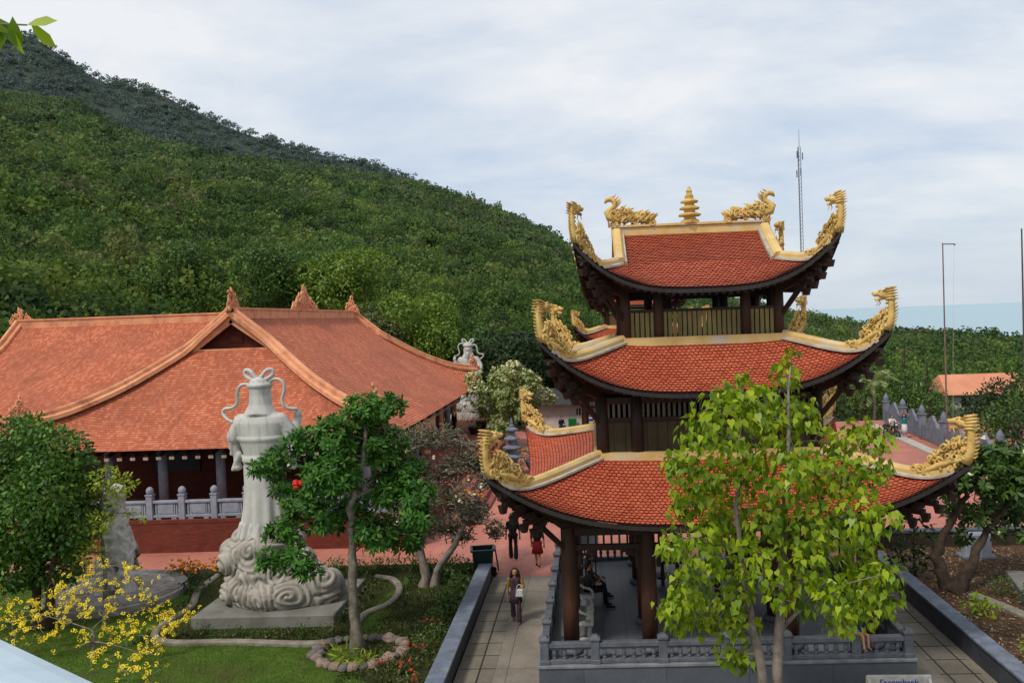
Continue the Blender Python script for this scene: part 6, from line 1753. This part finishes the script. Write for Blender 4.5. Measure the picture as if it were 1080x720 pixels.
# ------------------------------------------------------------------ people
def pmat(name, c, c2=None, sc=14, rough=.8): return mat(name, c, c2, sc, rough, .15, 60, .2)
SKIN = pmat('skin', srgb(196, 146, 112, .75), srgb(182, 130, 100, .74), 6, .6)
HAIR = pmat('black_hair', (.012, .010, .009, 1), (.03, .024, .02, 1), 30, .5)
def person(label, loc, rz, h, pose, mats, hair='short', skirt=None, arms=None, group=None, vox=.016, hat=None):
    """figure facing local -y. mats: dict top, bottom, shoe, sleeve (index order kept)"""
    s = h / 1.7
    mm = [SKIN, mats['top'], mats['bottom'], mats['shoe'], mats.get('sleeve', mats['top'])]
    caps = []
    def C(a, b, ra, rb, m): caps.append((Vector(a) * s, Vector(b) * s, ra * s, rb * s, m))
    seat = pose == 'sit'
    hz = .50 if seat else .90
    dz = hz - .90
    lean = .03
    # pelvis, torso, neck, head
    C((-.07, 0, hz), (.07, 0, hz), .125, .125, 2)
    C((0, .0, hz + .05), (0, -lean * .3, hz + .22), .125, .12, 1); C((-.05, 0, hz + .22), (-.06, -lean, hz + .42), .12, .115, 1); C((.05, 0, hz + .22), (.06, -lean, hz + .42), .12, .115, 1)
    C((-.13, -lean, hz + .47), (.13, -lean, hz + .47), .075, .075, 1)
    C((0, -lean, hz + .50), (0, -lean - .02, hz + .60), .052, .05, 0)
    hc = Vector((0, -lean - .03, hz + .70))
    caps.append((hc * s + Vector((0, .01, .02)) * s, hc * s + Vector((0, -.015, -.05)) * s, .098 * s, .075 * s, 0))
    C(hc + Vector((0, -.095, .0)), hc + Vector((0, -.115, -.025)), .012, .018, 0)        # nose
    C(hc + Vector((-.02, -.085, -.065)), hc + Vector((.02, -.085, -.065)), .014, .014, 0)  # mouth
    for q in (-1, 1): C(hc + Vector((q * .095, .0, .0)), hc + Vector((q * .098, .01, -.03)), .018, .014, 0)
    # legs
    if seat:
        for q in (-1, 1):
            k = Vector((q * .11, -.44, hz + .02)); a = Vector((q * .12, -.50 + .04 * q, .09))
            C((q * .09, -.02, hz - .01), k, .088, .062, 2); C(k, a, .060, .042, 2 if mats.get('long', 1) else 0); C(a + Vector((0, .02, -.045)), a + Vector((0, -.17, -.055)), .042, .035, 3)
    else:
        st = .17 if pose == 'walk' else .03
        for q in (-1, 1):
            k = Vector((q * .10, -.10 * q * (st / .17) - .03, .50)); a = Vector((q * .09, (-st if q > 0 else st * 1.1), .09 + (.04 if q < 0 and pose == 'walk' else 0)))
            lg = 2 if mats.get('long', 1) else 0
            C((q * .085, 0, .88), k, .092, .062, 2 if (mats.get('long', 1) or mats.get('shorts')) else 0); C(k, a, .060 if not mats.get('wide') else .075, .040 if not mats.get('wide') else .085, lg); C(a + Vector((0, .03, -.05)), a + Vector((0, -.15, -.055)), .042, .034, 3)
    # arms with hands
    arms = arms or ((.06, .02), (.06, -.02))
    for q, ar in zip((-1, 1), arms):
        S = Vector((q * .185, -lean, hz + .47))
        if isinstance(ar[0], tuple): E_, W_ = Vector(ar[0]), Vector(ar[1]); E_.z += dz; W_.z += dz
        else: E_ = S + Vector((q * ar[0], ar[1], -.28)); W_ = E_ + Vector((q * .01, -.05 + ar[1], -.25))
        C(S, E_, .056, .044, 4); C(E_, W_, .042, .030, 0 if mats.get('bare', 1) else 4)
        d = (W_ - E_).normalized(); pm = W_ + d * .07
        C(W_, pm, .030, .034, 0)
        sd2 = d.cross(Vector((0, 1, .3))); sd2 = sd2.normalized() if sd2.length > .1 else Vector((1, 0, 0))
        for f_, ln in enumerate((.075, .085, .08, .06)):
            b0 = pm + sd2 * (.024 - .016 * f_); m1 = b0 + d * ln * .55; C(b0, m1, .0105, .010, 0); C(m1, m1 + d * ln * .4 + Vector((0, -.025, -.01)), .010, .008, 0)
        C(pm - d * .02 + sd2 * .03, pm + d * .03 + sd2 * .06 + Vector((0, -.015, 0)), .013, .010, 0)
    mb = MB()
    for a, b_, ra, rb, m in caps: mb.cap(a, b_, ra, rb, 10)
    me = remesh(mb, vox * s, mm, 'body', 2)
    n = len(me.polygons)
    ce = np.empty(n * 3, np.float32); me.polygons.foreach_get('center', ce); ce = ce.reshape(-1, 3)
    best = np.full(n, 1e9); idx = np.zeros(n, np.int32)
    for a, b_, ra, rb, m in caps:
        A, Bv = np.array(a), np.array(b_ - a); L2 = max(float(Bv @ Bv), 1e-9)
        t_ = np.clip(((ce - A) @ Bv) / L2, 0, 1)
        d = np.linalg.norm(ce - A - t_[:, None] * Bv, axis=1) - (ra + (rb - ra) * t_)
        k = d < best; best[k] = d[k]; idx[k] = m
    while len(me.materials) < 5: me.materials.append(None)
    for i, m in enumerate(mm): me.materials[i] = m
    me.polygons.foreach_set('material_index', idx); me.update()
    root = link('person', me); root.location = loc; root.rotation_euler = (0, 0, rz)
    tag(root, label, 'person', group)
    H = hc * s
    hb = MB()
    hb.ball(H + Vector((0, .022, .03)) * s, (.108 * s, .108 * s, .105 * s), nu=16, nv=10)
    hb.v = [p if not (p[1] < H.y - .045 * s and p[2] < H.z + .075 * s) else (p[0], H.y - .045 * s, p[2]) for p in hb.v]
    if hair == 'bob':
        for q in range(11):
            a = -.35 + q * (PI + .7) / 10
            r_ = .10 * s; hb.cap(H + Vector((math.cos(a) * r_ * .9, math.sin(a) * r_ * .8 + .02 * s, .03 * s)), H + Vector((math.cos(a) * r_ * 1.45, math.sin(a) * r_ * 1.2 + .02 * s, -.15 * s)), .045 * s, .035 * s)
    hm = remesh(hb, .014 * s, HAIR if not hat else mats['hat'], 'hair', 1); link('hair' if not hat else 'hat', hm, root)
    eb = MB()
    for q in (-1, 1): eb.ball(H + Vector((q * .035, -.098, .005)) * s, (.011 * s, .006 * s, .007 * s), nu=6, nv=4)
    eb.build('eye', HAIR, root)
    if skirt:
        z0, z1, r0, r1, m = skirt
        sb2 = MB(); robe(sb2, [(z1 * s, r1 * s, r1 * .85 * s, 0, 0, .06), ((z0 + z1) / 2 * s, (r0 + r1) / 2 * s, (r0 + r1) * .42 * s, 0, 0, .03), (z0 * s, r0 * s, r0 * .8 * s, 0, 0, 0)], 9, 36); sb2.build('skirt', m, root, smooth=True)
    return root
m_purple = pmat('purple_print', srgb(112, 84, 98, .6), srgb(72, 50, 66, .55), 22)
m_mustard = pmat('mustard_cloth', srgb(190, 140, 50, .7)); m_shoe = pmat('dark_shoe', (.02, .018, .016, 1)); m_sandal = pmat('tan_sandal', srgb(150, 116, 92, .7))
m_blackc = pmat('black_cloth', (.012, .012, .014, 1)); m_redc = pmat('red_cloth', srgb(160, 34, 36, .7)); m_whitec = pmat('white_cloth', srgb(226, 224, 220, .8)); m_bluec = pmat('navy_cloth', srgb(40, 52, 84, .6)); m_tealc = pmat('teal_cloth', srgb(40, 140, 140, .7)); m_greyc = pmat('grey_cloth', srgb(84, 76, 74, .6)); m_pinkc = pmat('pink_cloth', srgb(196, 130, 120, .7))
person('woman in a purple print outfit with dark bobbed hair walking up the grey path', (-2.48, 24.3, 0.0), .08, 1.56, 'walk', dict(top=m_purple, bottom=m_purple, shoe=m_sandal, sleeve=m_mustard, wide=1, bare=1), 'bob', vox=.0125,
       skirt=(1.02, .62, .15, .21, m_purple), arms=((.05, .03), ((.27, -.06, 1.12), (.10, -.22, 1.10))))
t = thing('handbag', 'small white handbag held in front by the woman on the path', 'handbag', (-2.34, 24.06, .80))
mb = MB(); mb.box((0, 0, .11), (.22, .09, .22), bev=.03, taper=.9); mb.build('bag_body', m_whitec, t); mb = MB(); mb.tube(smooth_path([(-.08, 0, .2), (-.06, 0, .31), (.0, .0, .35), (.06, 0, .31), (.08, 0, .2)], 4), .01, 6); mb.build('handle', m_whitec, t)
person('walker in long black clothes, mostly hidden by the lower roof eave', (-3.15, 30.7, 0), PI + .1, 1.66, 'walk', dict(top=m_blackc, bottom=m_blackc, shoe=m_shoe, wide=1))
person('walker in a black top and red skirt, mostly hidden by the lower roof eave', (-2.2, 29.7, 0), PI - .2, 1.58, 'walk', dict(top=m_blackc, bottom=m_redc, shoe=m_shoe, long=0), skirt=(.98, .52, .15, .22, m_redc))
person('man in dark clothes seated on the pavilion bench looking at a sheet of paper', (-.36, 23.35, .70), PI / 2, 1.68, 'sit', dict(top=m_greyc, bottom=m_blackc, shoe=m_shoe), arms=(((-.22, -.18, 1.12), (-.08, -.36, 1.20)), ((.22, -.18, 1.12), (.08, -.36, 1.20))))
person('seated visitor in dark red beyond the man with the paper', (-.36, 24.25, .70), PI / 2, 1.62, 'sit', dict(top=pmat('maroon_cloth', srgb(90, 36, 36, .6)), bottom=m_blackc, shoe=m_shoe), arms=(((-.24, -.1, 1.08), (-.1, -.3, .98)), ((.24, -.1, 1.08), (.1, -.3, .98))))
person('small child in a white cap and navy shirt perched on the pavilion balustrade', (5.88, 19.62, .68), .25, 1.0, 'sit', dict(top=m_bluec, bottom=m_pinkc, shoe=m_sandal, long=0, hat=m_whitec), hat=1, arms=(((-.24, .0, 1.1), (-.2, -.05, .9)), ((.24, 0, 1.1), (.2, -.05, .9))))
bpy.data.objects['person.005'].location.z = .68 + .58 - .30
person('visitor in white shirt on the parked scooter near the carved parapet', (19.55, 57.0, .26), .3, 1.66, 'sit', dict(top=m_whitec, bottom=m_blackc, shoe=m_shoe), arms=(((-.25, -.2, 1.2), (-.22, -.45, 1.18)), ((.25, -.2, 1.2), (.22, -.45, 1.18))))
person('woman in a white skirt and teal top with raised arms beside the scooter', (20.25, 56.6, 0), -.4, 1.6, 'stand', dict(top=m_tealc, bottom=m_whitec, shoe=m_sandal), arms=(((-.34, -.1, 1.62), (-.14, -.16, 1.80)), ((.34, -.1, 1.62), (.14, -.16, 1.80))), skirt=(1.0, .35, .16, .24, m_whitec), hair='bob')
person('visitor in dark clothes and pale hat standing under the right temple eave', (-9.1, 54.6, TZ), -.6, 1.62, 'stand', dict(top=m_blackc, bottom=m_blackc, shoe=m_shoe, hat=m_whitec), hat=1)
person('visitor in a white shirt among the red columns of the temple side', (-10.4, 50.6, TZ), .5, 1.6, 'stand', dict(top=m_whitec, bottom=m_greyc, shoe=m_shoe))
person('person in navy sitting beside the green cabinet at the white hut', (-2.6, 64.3, .05), .6, 1.6, 'sit', dict(top=m_bluec, bottom=m_bluec, shoe=m_shoe))
# ------------------------------------------------------------------ benches, bin, scooter, lantern, poles, far buildings
m_bench = mat('white_terrazzo', srgb(214, 210, 202, .8), srgb(190, 185, 176, .76), 7, .6, .15, 80, .35)
def bench(label, loc, rz, length=1.35, group=None):
    """stone bench with a slab back; seat faces local -y"""
    t = thing('stone_bench', label, 'bench', loc, rz, group)
    mb = MB(); mb.box((0, -.05, .43), (length, .46, .075), bev=.02); mb.build('seat', m_bench, t)
    mb = MB(); mb.box((0, .19, .70), (length, .075, .44), bev=.025); mb.build('backrest', m_bench, t)
    for sx in (-1, 1):
        x = sx * length * .38
        mb = MB(); mb.tube(smooth_path([(x, -.22, .02), (x, -.16, .2), (x, -.2, .40)], 4), [.06] * 9, 8); mb.tube(smooth_path([(x, .16, .02), (x, .13, .22), (x, .20, .46)], 4), [.065] * 9, 8); mb.box((x, -.02, .03), (.12, .5, .06), bev=.015); mb.build('leg', m_bench, t)
    for sx in (-1, 1):
        x = sx * (length / 2 - .05)
        mb = MB(); mb.tube(smooth_path([(x, .18, .86), (x, .0, .72), (x, -.2, .64), (x, -.25, .46)], 5), .035, 8); mb.build('armrest', m_bench, t)
    return t
bt = bench('white stone bench with blue lettering on its back, against the pavilion plinth', (6.2, 17.86, 0), -.03)
cu = bpy.data.curves.new('lettering', 'FONT'); cu.body = 'Sacombank'; cu.size = .178; cu.align_x = 'CENTER'; cu.align_y = 'CENTER'; cu.extrude = .003; cu.offset = .003
to = bpy.data.objects.new('tmp_text', cu); COL.objects.link(to)
lm_ = bpy.data.meshes.new_from_object(to.evaluated_get(bpy.context.evaluated_depsgraph_get())); bpy.data.objects.remove(to)
lm_.materials.clear(); lm_.materials.append(mat('blue_paint', srgb(30, 84, 160, .8), srgb(24, 70, 140, .8), 5, .5))
lo = link('lettering', lm_, bt, (0, .150, .775)); lo.rotation_euler = (PI / 2, 0, 0)
bench('white stone bench in the pavilion with the two seated visitors', (-.48, 23.75, .70), PI / 2, 1.9)
bench('empty white stone bench in the pavilion behind the nearest brown column', (-.50, 21.45, .70), PI / 2, 1.35)
t = thing('paper_sheet', 'white paper held by the man seated in the pavilion', 'paper', (.04, 23.35, 1.50), 0)
mb = MB(); mb.box((0, 0, 0), (.008, .30, .21), M=Matrix.Rotation(-.6, 3, 'Y')); mb.build('sheet', m_whitec, t)
t = thing('notice_board', 'white square notice board standing at the back of the pavilion', 'notice board', (-.35, 25.9, .70))
mb = MB(); mb.box((0, 0, 1.15), (.62, .04, .55), bev=.01); mb.build('board', m_whitec, t); mb = MB(); mb.box((-.2, .03, .45), (.04, .04, .9)); mb.build('leg', m_wood, t); mb = MB(); mb.box((.2, .03, .45), (.04, .04, .9)); mb.build('leg', m_wood, t)
# offering table inside the pavilion and dark stand
t = thing('altar_table', 'dark carved wooden table in the middle of the pavilion behind the leaves', 'table', (4.0, 24.2, .70))
mb = MB(); mb.box((0, 0, .82), (1.7, .8, .07), bev=.015); mb.build('tabletop', m_wood, t)
mb = MB(); mb.box((0, 0, .70), (1.5, .7, .16)); mb.build('apron', m_wood, t)
for sx in (-.7, .7):
    for sy in (-.3, .3): mb = MB(); mb.box((sx, sy, .36), (.09, .09, .72)); mb.build('leg', m_wood, t)
t = thing('tiered_stand', 'dark wooden stand with stepped shelves near the pavilion centre', 'wooden stand', (2.05, 25.2, .70))
for i, zz in enumerate((.25, .7, 1.15)): mb = MB(); mb.box((0, 0, zz), (.8 - .1 * i, .5, .06)); mb.build('shelf', m_wood, t)
for sx in (-.22, .22): mb = MB(); mb.box((sx, 0, .75), (.09, .3, 1.5)); mb.build('upright', m_wood, t)
# wheelie bin with open lid
m_bin = mat('green_plastic', srgb(24, 66, 52, .7), srgb(18, 50, 40, .65), 4, .45, .05, 30, .4)
t = thing('wheelie_bin', 'dark green wheelie bin with its lid swung open beside the path', 'bin', (-4.02, 28.85, 0), .15)
mb = MB()
o = [(-.36, -.30), (.36, -.30), (.36, .30), (-.36, .30)]
def ring(k, z): return [(x * k, y * k, z) for x, y in o]
vs = ring(.82, .08) + ring(1.0, .92) + ring(.93, .92) + ring(.76, .14)
fs = [(3, 2, 1, 0), (12, 13, 14, 15)]
for b0 in (0, 4, 8): fs += [(b0 + i, b0 + (i + 1) % 4, b0 + 4 + (i + 1) % 4, b0 + 4 + i) for i in range(4)]
mb.add(vs, fs)
for p0, p1 in (((-.39, -.33, .92), (.39, -.33, .92)), ((-.39, .33, .92), (.39, .33, .92)), ((-.39, -.33, .92), (-.39, .33, .92)), ((.39, -.33, .92), (.39, .33, .92))): mb.beam(p0, p1, .06, .06)
mb.build('bin_body', m_bin, t)
mb = MB(); mb.box((.47, .02, .56), (.05, .66, .72), M=Matrix.Rotation(-.12, 3, 'Y'), bev=.015); mb.build('lid', m_bin, t)
for sy in (-.24, .24): mb = MB(); mb.tube([(.36, sy - .03, .1), (.36, sy + .03, .1)], .1, 14); mb.build('wheel', m_shoe, t)
mb = MB(); mb.tube([(.42, -.22, .94), (.42, .22, .94)], .02, 8); mb.build('handle', m_bin, t)
# scooter
t = thing('scooter', 'dark motor scooter parked on the plaza by the carved parapet', 'scooter', (19.55, 57.0, 0), .3)
m_sc = mat('black_paint', (.02, .02, .024, 1), (.04, .04, .045, 1), 3, .3, 0, 20, .5)
for y in (-.62, .62):
    mb = MB(); n = 20
    mb.tube([(0, y + .24 * math.cos(2 * PI * i / n), .28 + .24 * math.sin(2 * PI * i / n)) for i in range(n + 1)], .05, 8, cap=False); w_ = mb.build('wheel', m_shoe, t, smooth=True)
    mb = MB(); mb.tube([(-.04, y, .28), (.04, y, .28)], .14, 14); mb.build('rim', m_palegrey2, w_)
mb = MB(); mb.cap((0, .15, .55), (0, .8, .66), .16, .12); mb.cap((0, -.5, .38), (0, -.42, .95), .12, .10); mb.cap((0, -.45, .35), (0, .25, .32), .12, .14); mb.cap((0, -.62, .55), (0, -.75, .48), .09, .06)
link('body', remesh(mb, .03, m_sc, 'body', 2), t)
mb = MB(); mb.cap((0, .05, .76), (0, .7, .80), .11, .10); mb.build('saddle', m_shoe, t, smooth=True)
mb = MB(); mb.tube([(-.32, -.32, 1.04), (-.1, -.42, 1.02), (.1, -.42, 1.02), (.32, -.32, 1.04)], .02, 8); mb.build('handlebar', m_sc, t)
mb = MB(); mb.ball((0, -.53, .92), (.09, .05, .07)); mb.build('headlight', m_whitec, t)
# grey stone tiered lantern, planter pots
t = thing('stone_lantern', 'grey tiered stone lantern beside the raised left roof corner of the pagoda', 'stone lantern', (-4.72, 47.5, 0))
mb = MB(); mb.box((0, 0, .15), (1.1, 1.1, .3), bev=.03); mb.lathe([(.42, .3), (.36, .45), (.26, .55), (.25, .7)], 8); mb.build('pedestal', m_palegrey2, t)
for i in range(4):
    r_ = .60 - .09 * i; zz = .72 + .50 * i
    mb = MB(); mb.lathe([(r_ * .5, 0), (r_ * .52, .24), (r_ * 1.05, .27), (r_ * 1.12, .36), (r_ * .8, .41), (r_ * .42, .5)], 8, (0, 0, zz)); mb.build('tier', m_palegrey2, t)
mb = MB(); mb.lathe([(.12, 0), (.15, .08), (.08, .18), (.1, .26), (.02, .55)], 8, (0, 0, 2.7)); mb.build('finial', m_palegrey2, t)
def pot(label, loc, r, h, lm, m, flower=None, dens=140):
    t = thing('plant_pot', label, 'plant pot', loc)
    mb = MB(); mb.lathe([(r * .6, 0), (r * .7, h * .1), (r * .95, h * .6), (r * 1.05, h * .92), (r * 1.1, h), (r * .95, h), (r * .9, h * .9), (.02, h * .88)], 16); mb.build('pot', m, t, smooth=False)
    cl = [(r * .5 * math.cos(a), r * .5 * math.sin(a), h + r * .6, r * .8) for a in (0, 2.1, 4.2)]
    V, F = crown_mesh(cl, 'lance', dens / r, .14, .05, .9, .3); link('foliage', np_mesh('foliage', V, F, lm), t)
    if flower:
        fb2 = MB()
        for i in range(40):
            c = random.choice(cl); d = Vector(rand_dirs(1)[0]); d.z = abs(d.z); fb2.ball(Vector(c[:3]) + d * c[3] * .95, .055, nu=6, nv=4)
        fb2.build('bloom', flower, t)
m_potdark = mat('dark_glaze', srgb(58, 46, 40, .6), srgb(40, 32, 30, .55), 5, .35, 0, 20, .5)
pot('dark glazed pot of orange marigolds behind the bare frangipani', (-5.55, 36.2, 0), .5, .75, LM_DRY, m_potdark, m_petal_o)
pot('round dark pot with a green shrub at the foot of the temple steps', (-5.2, 44.4, 0), .6, .8, LM_MID, m_potdark)
pot('pale stone bowl planter next to the tiered stone lantern', (-3.3, 48.2, 0), .75, .7, LM_MID, m_palegrey2)
pot('small potted shrub on the terrace by the visitor with the pale hat', (-8.0, 55.8, TZ), .4, .5, LM_MID, m_potdark)
pot('potted yellow-green plant on the terrace edge under the right eave', (-7.9, 58.6, TZ), .4, .5, LM_YG, m_potdark)
shrub('plaza_bush', 'round green bush behind the tiered stone lantern', (-5.0, 50.5, 0), 1.1, LM_MID, 260, .16, .07); shrub('plaza_shrub', 'yellow-green bush left of the tiered stone lantern', (-6.1, 48.6, 0), .8, LM_YG, 200, .15, .06)
# white hut with green cabinet behind the lower roof
t = thing('white_hut', 'small white plastered hut with a dark roof behind the pagoda', 'hut', (-1.6, 67.0, 0))
m_plaster = mat('white_plaster', srgb(214, 210, 202, .78), srgb(196, 190, 180, .74), 2, .85)
mb = MB(); mb.box((0, 0, 1.1), (5.6, 3.0, 2.2)); mb.build('wall', m_plaster, t)
mb = MB(); mb.add([(-3.2, -2.2, 2.1), (3.2, -2.2, 2.1), (3.2, 0, 3.2), (-3.2, 0, 3.2), (3.2, 2.2, 2.1), (-3.2, 2.2, 2.1)], [(0, 1, 2, 3), (3, 2, 4, 5)]); mb.build('roof', mat('dark_sheet_roof', srgb(70, 70, 72, .6), srgb(52, 50, 52, .55), 1.5), t)
w_ = MB(); w_.box((.75, -1.51, 1.45), (1.2, .04, .6)); wi = w_.build('window', m_black, t)
mb = MB()
for i in range(5): mb.box((.3 + i * .225, -1.54, 1.45), (.05, .03, .62))
for zz in (1.14, 1.76): mb.box((.75, -1.54, zz), (1.3, .035, .06))
mb.build('grille', m_whitec, wi)
t = thing('green_cabinet', 'bright green metal cabinet standing before the white hut', 'cabinet', (-1.75, 64.5, 0))
m_grn = mat('green_metal', srgb(20, 120, 60, .75), srgb(16, 104, 52, .72), 3, .4)
mb = MB(); mb.box((0, 0, .55), (.62, .45, 1.0), bev=.02); mb.build('cabinet_body', m_grn, t); mb = MB(); mb.box((0, -.235, .55), (.5, .02, .86)); mb.build('door', m_grn, t)
for sx in (-.25, .25): mb = MB(); mb.box((sx, 0, .03), (.06, .4, .06)); mb.build('leg', m_shoe, t)
t = thing('sign_board', 'small white sign leaning below the barred hut window', 'sign', (-.4, 64.9, 0))
mb = MB(); mb.box((0, 0, .85), (.7, .04, .4)); mb.build('panel', m_whitec, t); mb = MB(); mb.box((0, -.025, .85), (.5, .01, .2)); mb.build('marking', mat('blue_sign', srgb(70, 90, 150, .7)), t); mb = MB(); mb.box((0, .03, .42), (.05, .04, .84)); mb.build('post', m_greyc, t)
# flagpole, street pole, antenna mast
m_pole = mat('rusty_pole', srgb(150, 128, 112, .62), srgb(116, 98, 90, .6), 2, .6)
m_steel = mat('dull_steel', srgb(110, 108, 112, .62), srgb(84, 82, 88, .6), 2, .5)
t = thing('flagpole', 'tall thin brown flagpole with a short arm at its top, right of the pagoda', 'flagpole', (19.1, 47.0, 0))
mb = MB(); mb.tube([(0, 0, 0), (0, 0, 6), (0, 0, 12.0)], [.05, .042, .03], 10); mb.build('pole', m_pole, t)
mb = MB(); mb.tube([(0, 0, 11.95), (.62, 0, 11.93)], .028, 8); mb.ball((.64, 0, 11.9), .05, nu=8, nv=6); mb.build('arm', m_steel, t)
mb = MB(); mb.tube([(.6, 0, 11.9), (.42, 0, 6), (.3, 0, .6)], .006, 5); mb.build('rope', m_bench, t)
mb = MB(); mb.box((0, 0, .15), (.5, .5, .3), bev=.03); mb.build('base', m_palegrey2, t)
t = thing('light_pole', 'slim dark pole at the very right edge of the view', 'pole', (29.75, 60, -.3))
mb = MB(); mb.tube([(0, 0, 0), (0, 0, 14.0)], [.09, .05], 8); mb.build('pole', m_steel, t); mb = MB(); mb.box((0, 0, .1), (.4, .4, .3)); mb.build('base', m_palegrey2, t)
t = thing('antenna_mast', 'tall lattice telecom mast rising behind the top roof of the pagoda', 'antenna', (49.2, 200, -6))
mb = MB(); H_ = 56.2
for k in range(3):
    a = k * 2 * PI / 3; mb.tube([(.42 * math.cos(a), .42 * math.sin(a), 0), (.36 * math.cos(a) - .1, .36 * math.sin(a), H_ - 4)], .06, 5)
for i in range(60):
    z0 = i * (H_ - 4) / 60
    for k in range(3):
        a, b_ = k * 2 * PI / 3, (k + 1) * 2 * PI / 3
        mb.tube([(.42 * math.cos(a), .42 * math.sin(a), z0), (.42 * math.cos(b_), .42 * math.sin(b_), z0 + .85)], .025, 4)
mb.build('lattice_tower', m_steel, t)
for zz, aa in ((50, 0), (50.5, 2.1), (49.6, 4.2), (46.5, 1), (46, 3.2)): mb = MB(); mb.box((.7 * math.cos(aa), .7 * math.sin(aa), zz), (.22, .2, 1.6), aa); mb.build('antenna_panel', m_palegrey2, t)
mb = MB(); mb.tube([(0, 0, H_ - 4), (0, 0, H_)], [.07, .03], 6); mb.build('lightning_rod', m_steel, t)
# house with the orange roof among the trees
hx, hy = 48.0, 108.0; hzg = gz(hx, hy)
t = thing('orange_roofed_house', 'long low house with an orange sheet roof among the trees at right', 'house', (hx, hy, hzg))
mb = MB(); mb.box((0, 0, (-2.3 - hzg) / 2), (10.0, 6.0, -2.3 - hzg)); mb.build('wall', m_plaster, t)
m_orange, nt, b = new_mat('orange_sheet'); 
wv = node(nt, 'ShaderNodeTexWave', bands_direction='X'); wv.inputs['Scale'].default_value = 4; g = node(nt, 'ShaderNodeNewGeometry'); nt.links.new(g.outputs['Position'], wv.inputs['Vector'])
nt.links.new(mixcol(nt, ramp(nt, noise_tex(nt, .5, 6), [(.3, 0.0), (.7, 1.0)]), srgb(226, 150, 112, .82), srgb(206, 128, 92, .8)), b.inputs['Base Color'])
bn = node(nt, 'ShaderNodeBump'); bn.inputs['Strength'].default_value = .4; nt.links.new(wv.outputs[0], bn.inputs['Height']); nt.links.new(bn.outputs[0], b.inputs['Normal'])
mb = MB(); ze, zr_ = -2.3 - hzg, -.1 - hzg
mb.add([(-5.6, -3.8, ze), (5.6, -3.8, ze), (4.4, 0, zr_), (-5.0, 0, zr_), (5.6, 3.8, ze), (-5.6, 3.8, ze)], [(0, 1, 2, 3), (3, 2, 4, 5), (1, 4, 2), (0, 3, 5)]); mb.build('roof', m_orange, t)
for x in (-3, 0, 3): mb = MB(); mb.box((x, -3.02, ze * .5), (1.1, .05, 1.2)); mb.build('window', m_black, t)
# right garden: low back wall, grey stele, pale slab
t = thing('planter_wall', 'low dark brown planter wall closing the back of the right garden', 'low wall', (15.5, 29.9, 0))
mb = MB(); mb.box((0, 0, .42), (12.6, .35, .84), bev=.02); mb.build('wall_body', mat('dark_brown_stone', srgb(84, 62, 54, .55), srgb(62, 46, 42, .5), 3, .8, .3), t); mb = MB(); mb.box((0, 0, .87), (12.7, .45, .07), bev=.01); mb.build('coping', m_darkstone, t)
t = thing('stone_stele', 'small pale grey stone block behind the twisted frangipani', 'stone block', (12.4, 28.4, .34))
mb = MB(); mb.box((0, 0, .4), (.85, .4, .8), bev=.04); mb.build('block', m_palegrey, t); mb = MB(); mb.box((0, 0, .04), (1.1, .6, .1), bev=.02); mb.build('base', m_palegrey2, t)
t = thing('grey_slab', 'flat grey paving slab with a dark edge at the right of the brown bed', 'stone slab', (13.2, 24.6, .34), -.25)
mb = MB(); mb.box((0, 0, .12), (2.6, 2.4, .30), bev=.02); mb.build('slab', m_slab, t); mb = MB(); mb.box((0, -1.24, .10), (2.7, .1, .36)); mb.build('edge', m_darkstone, t)
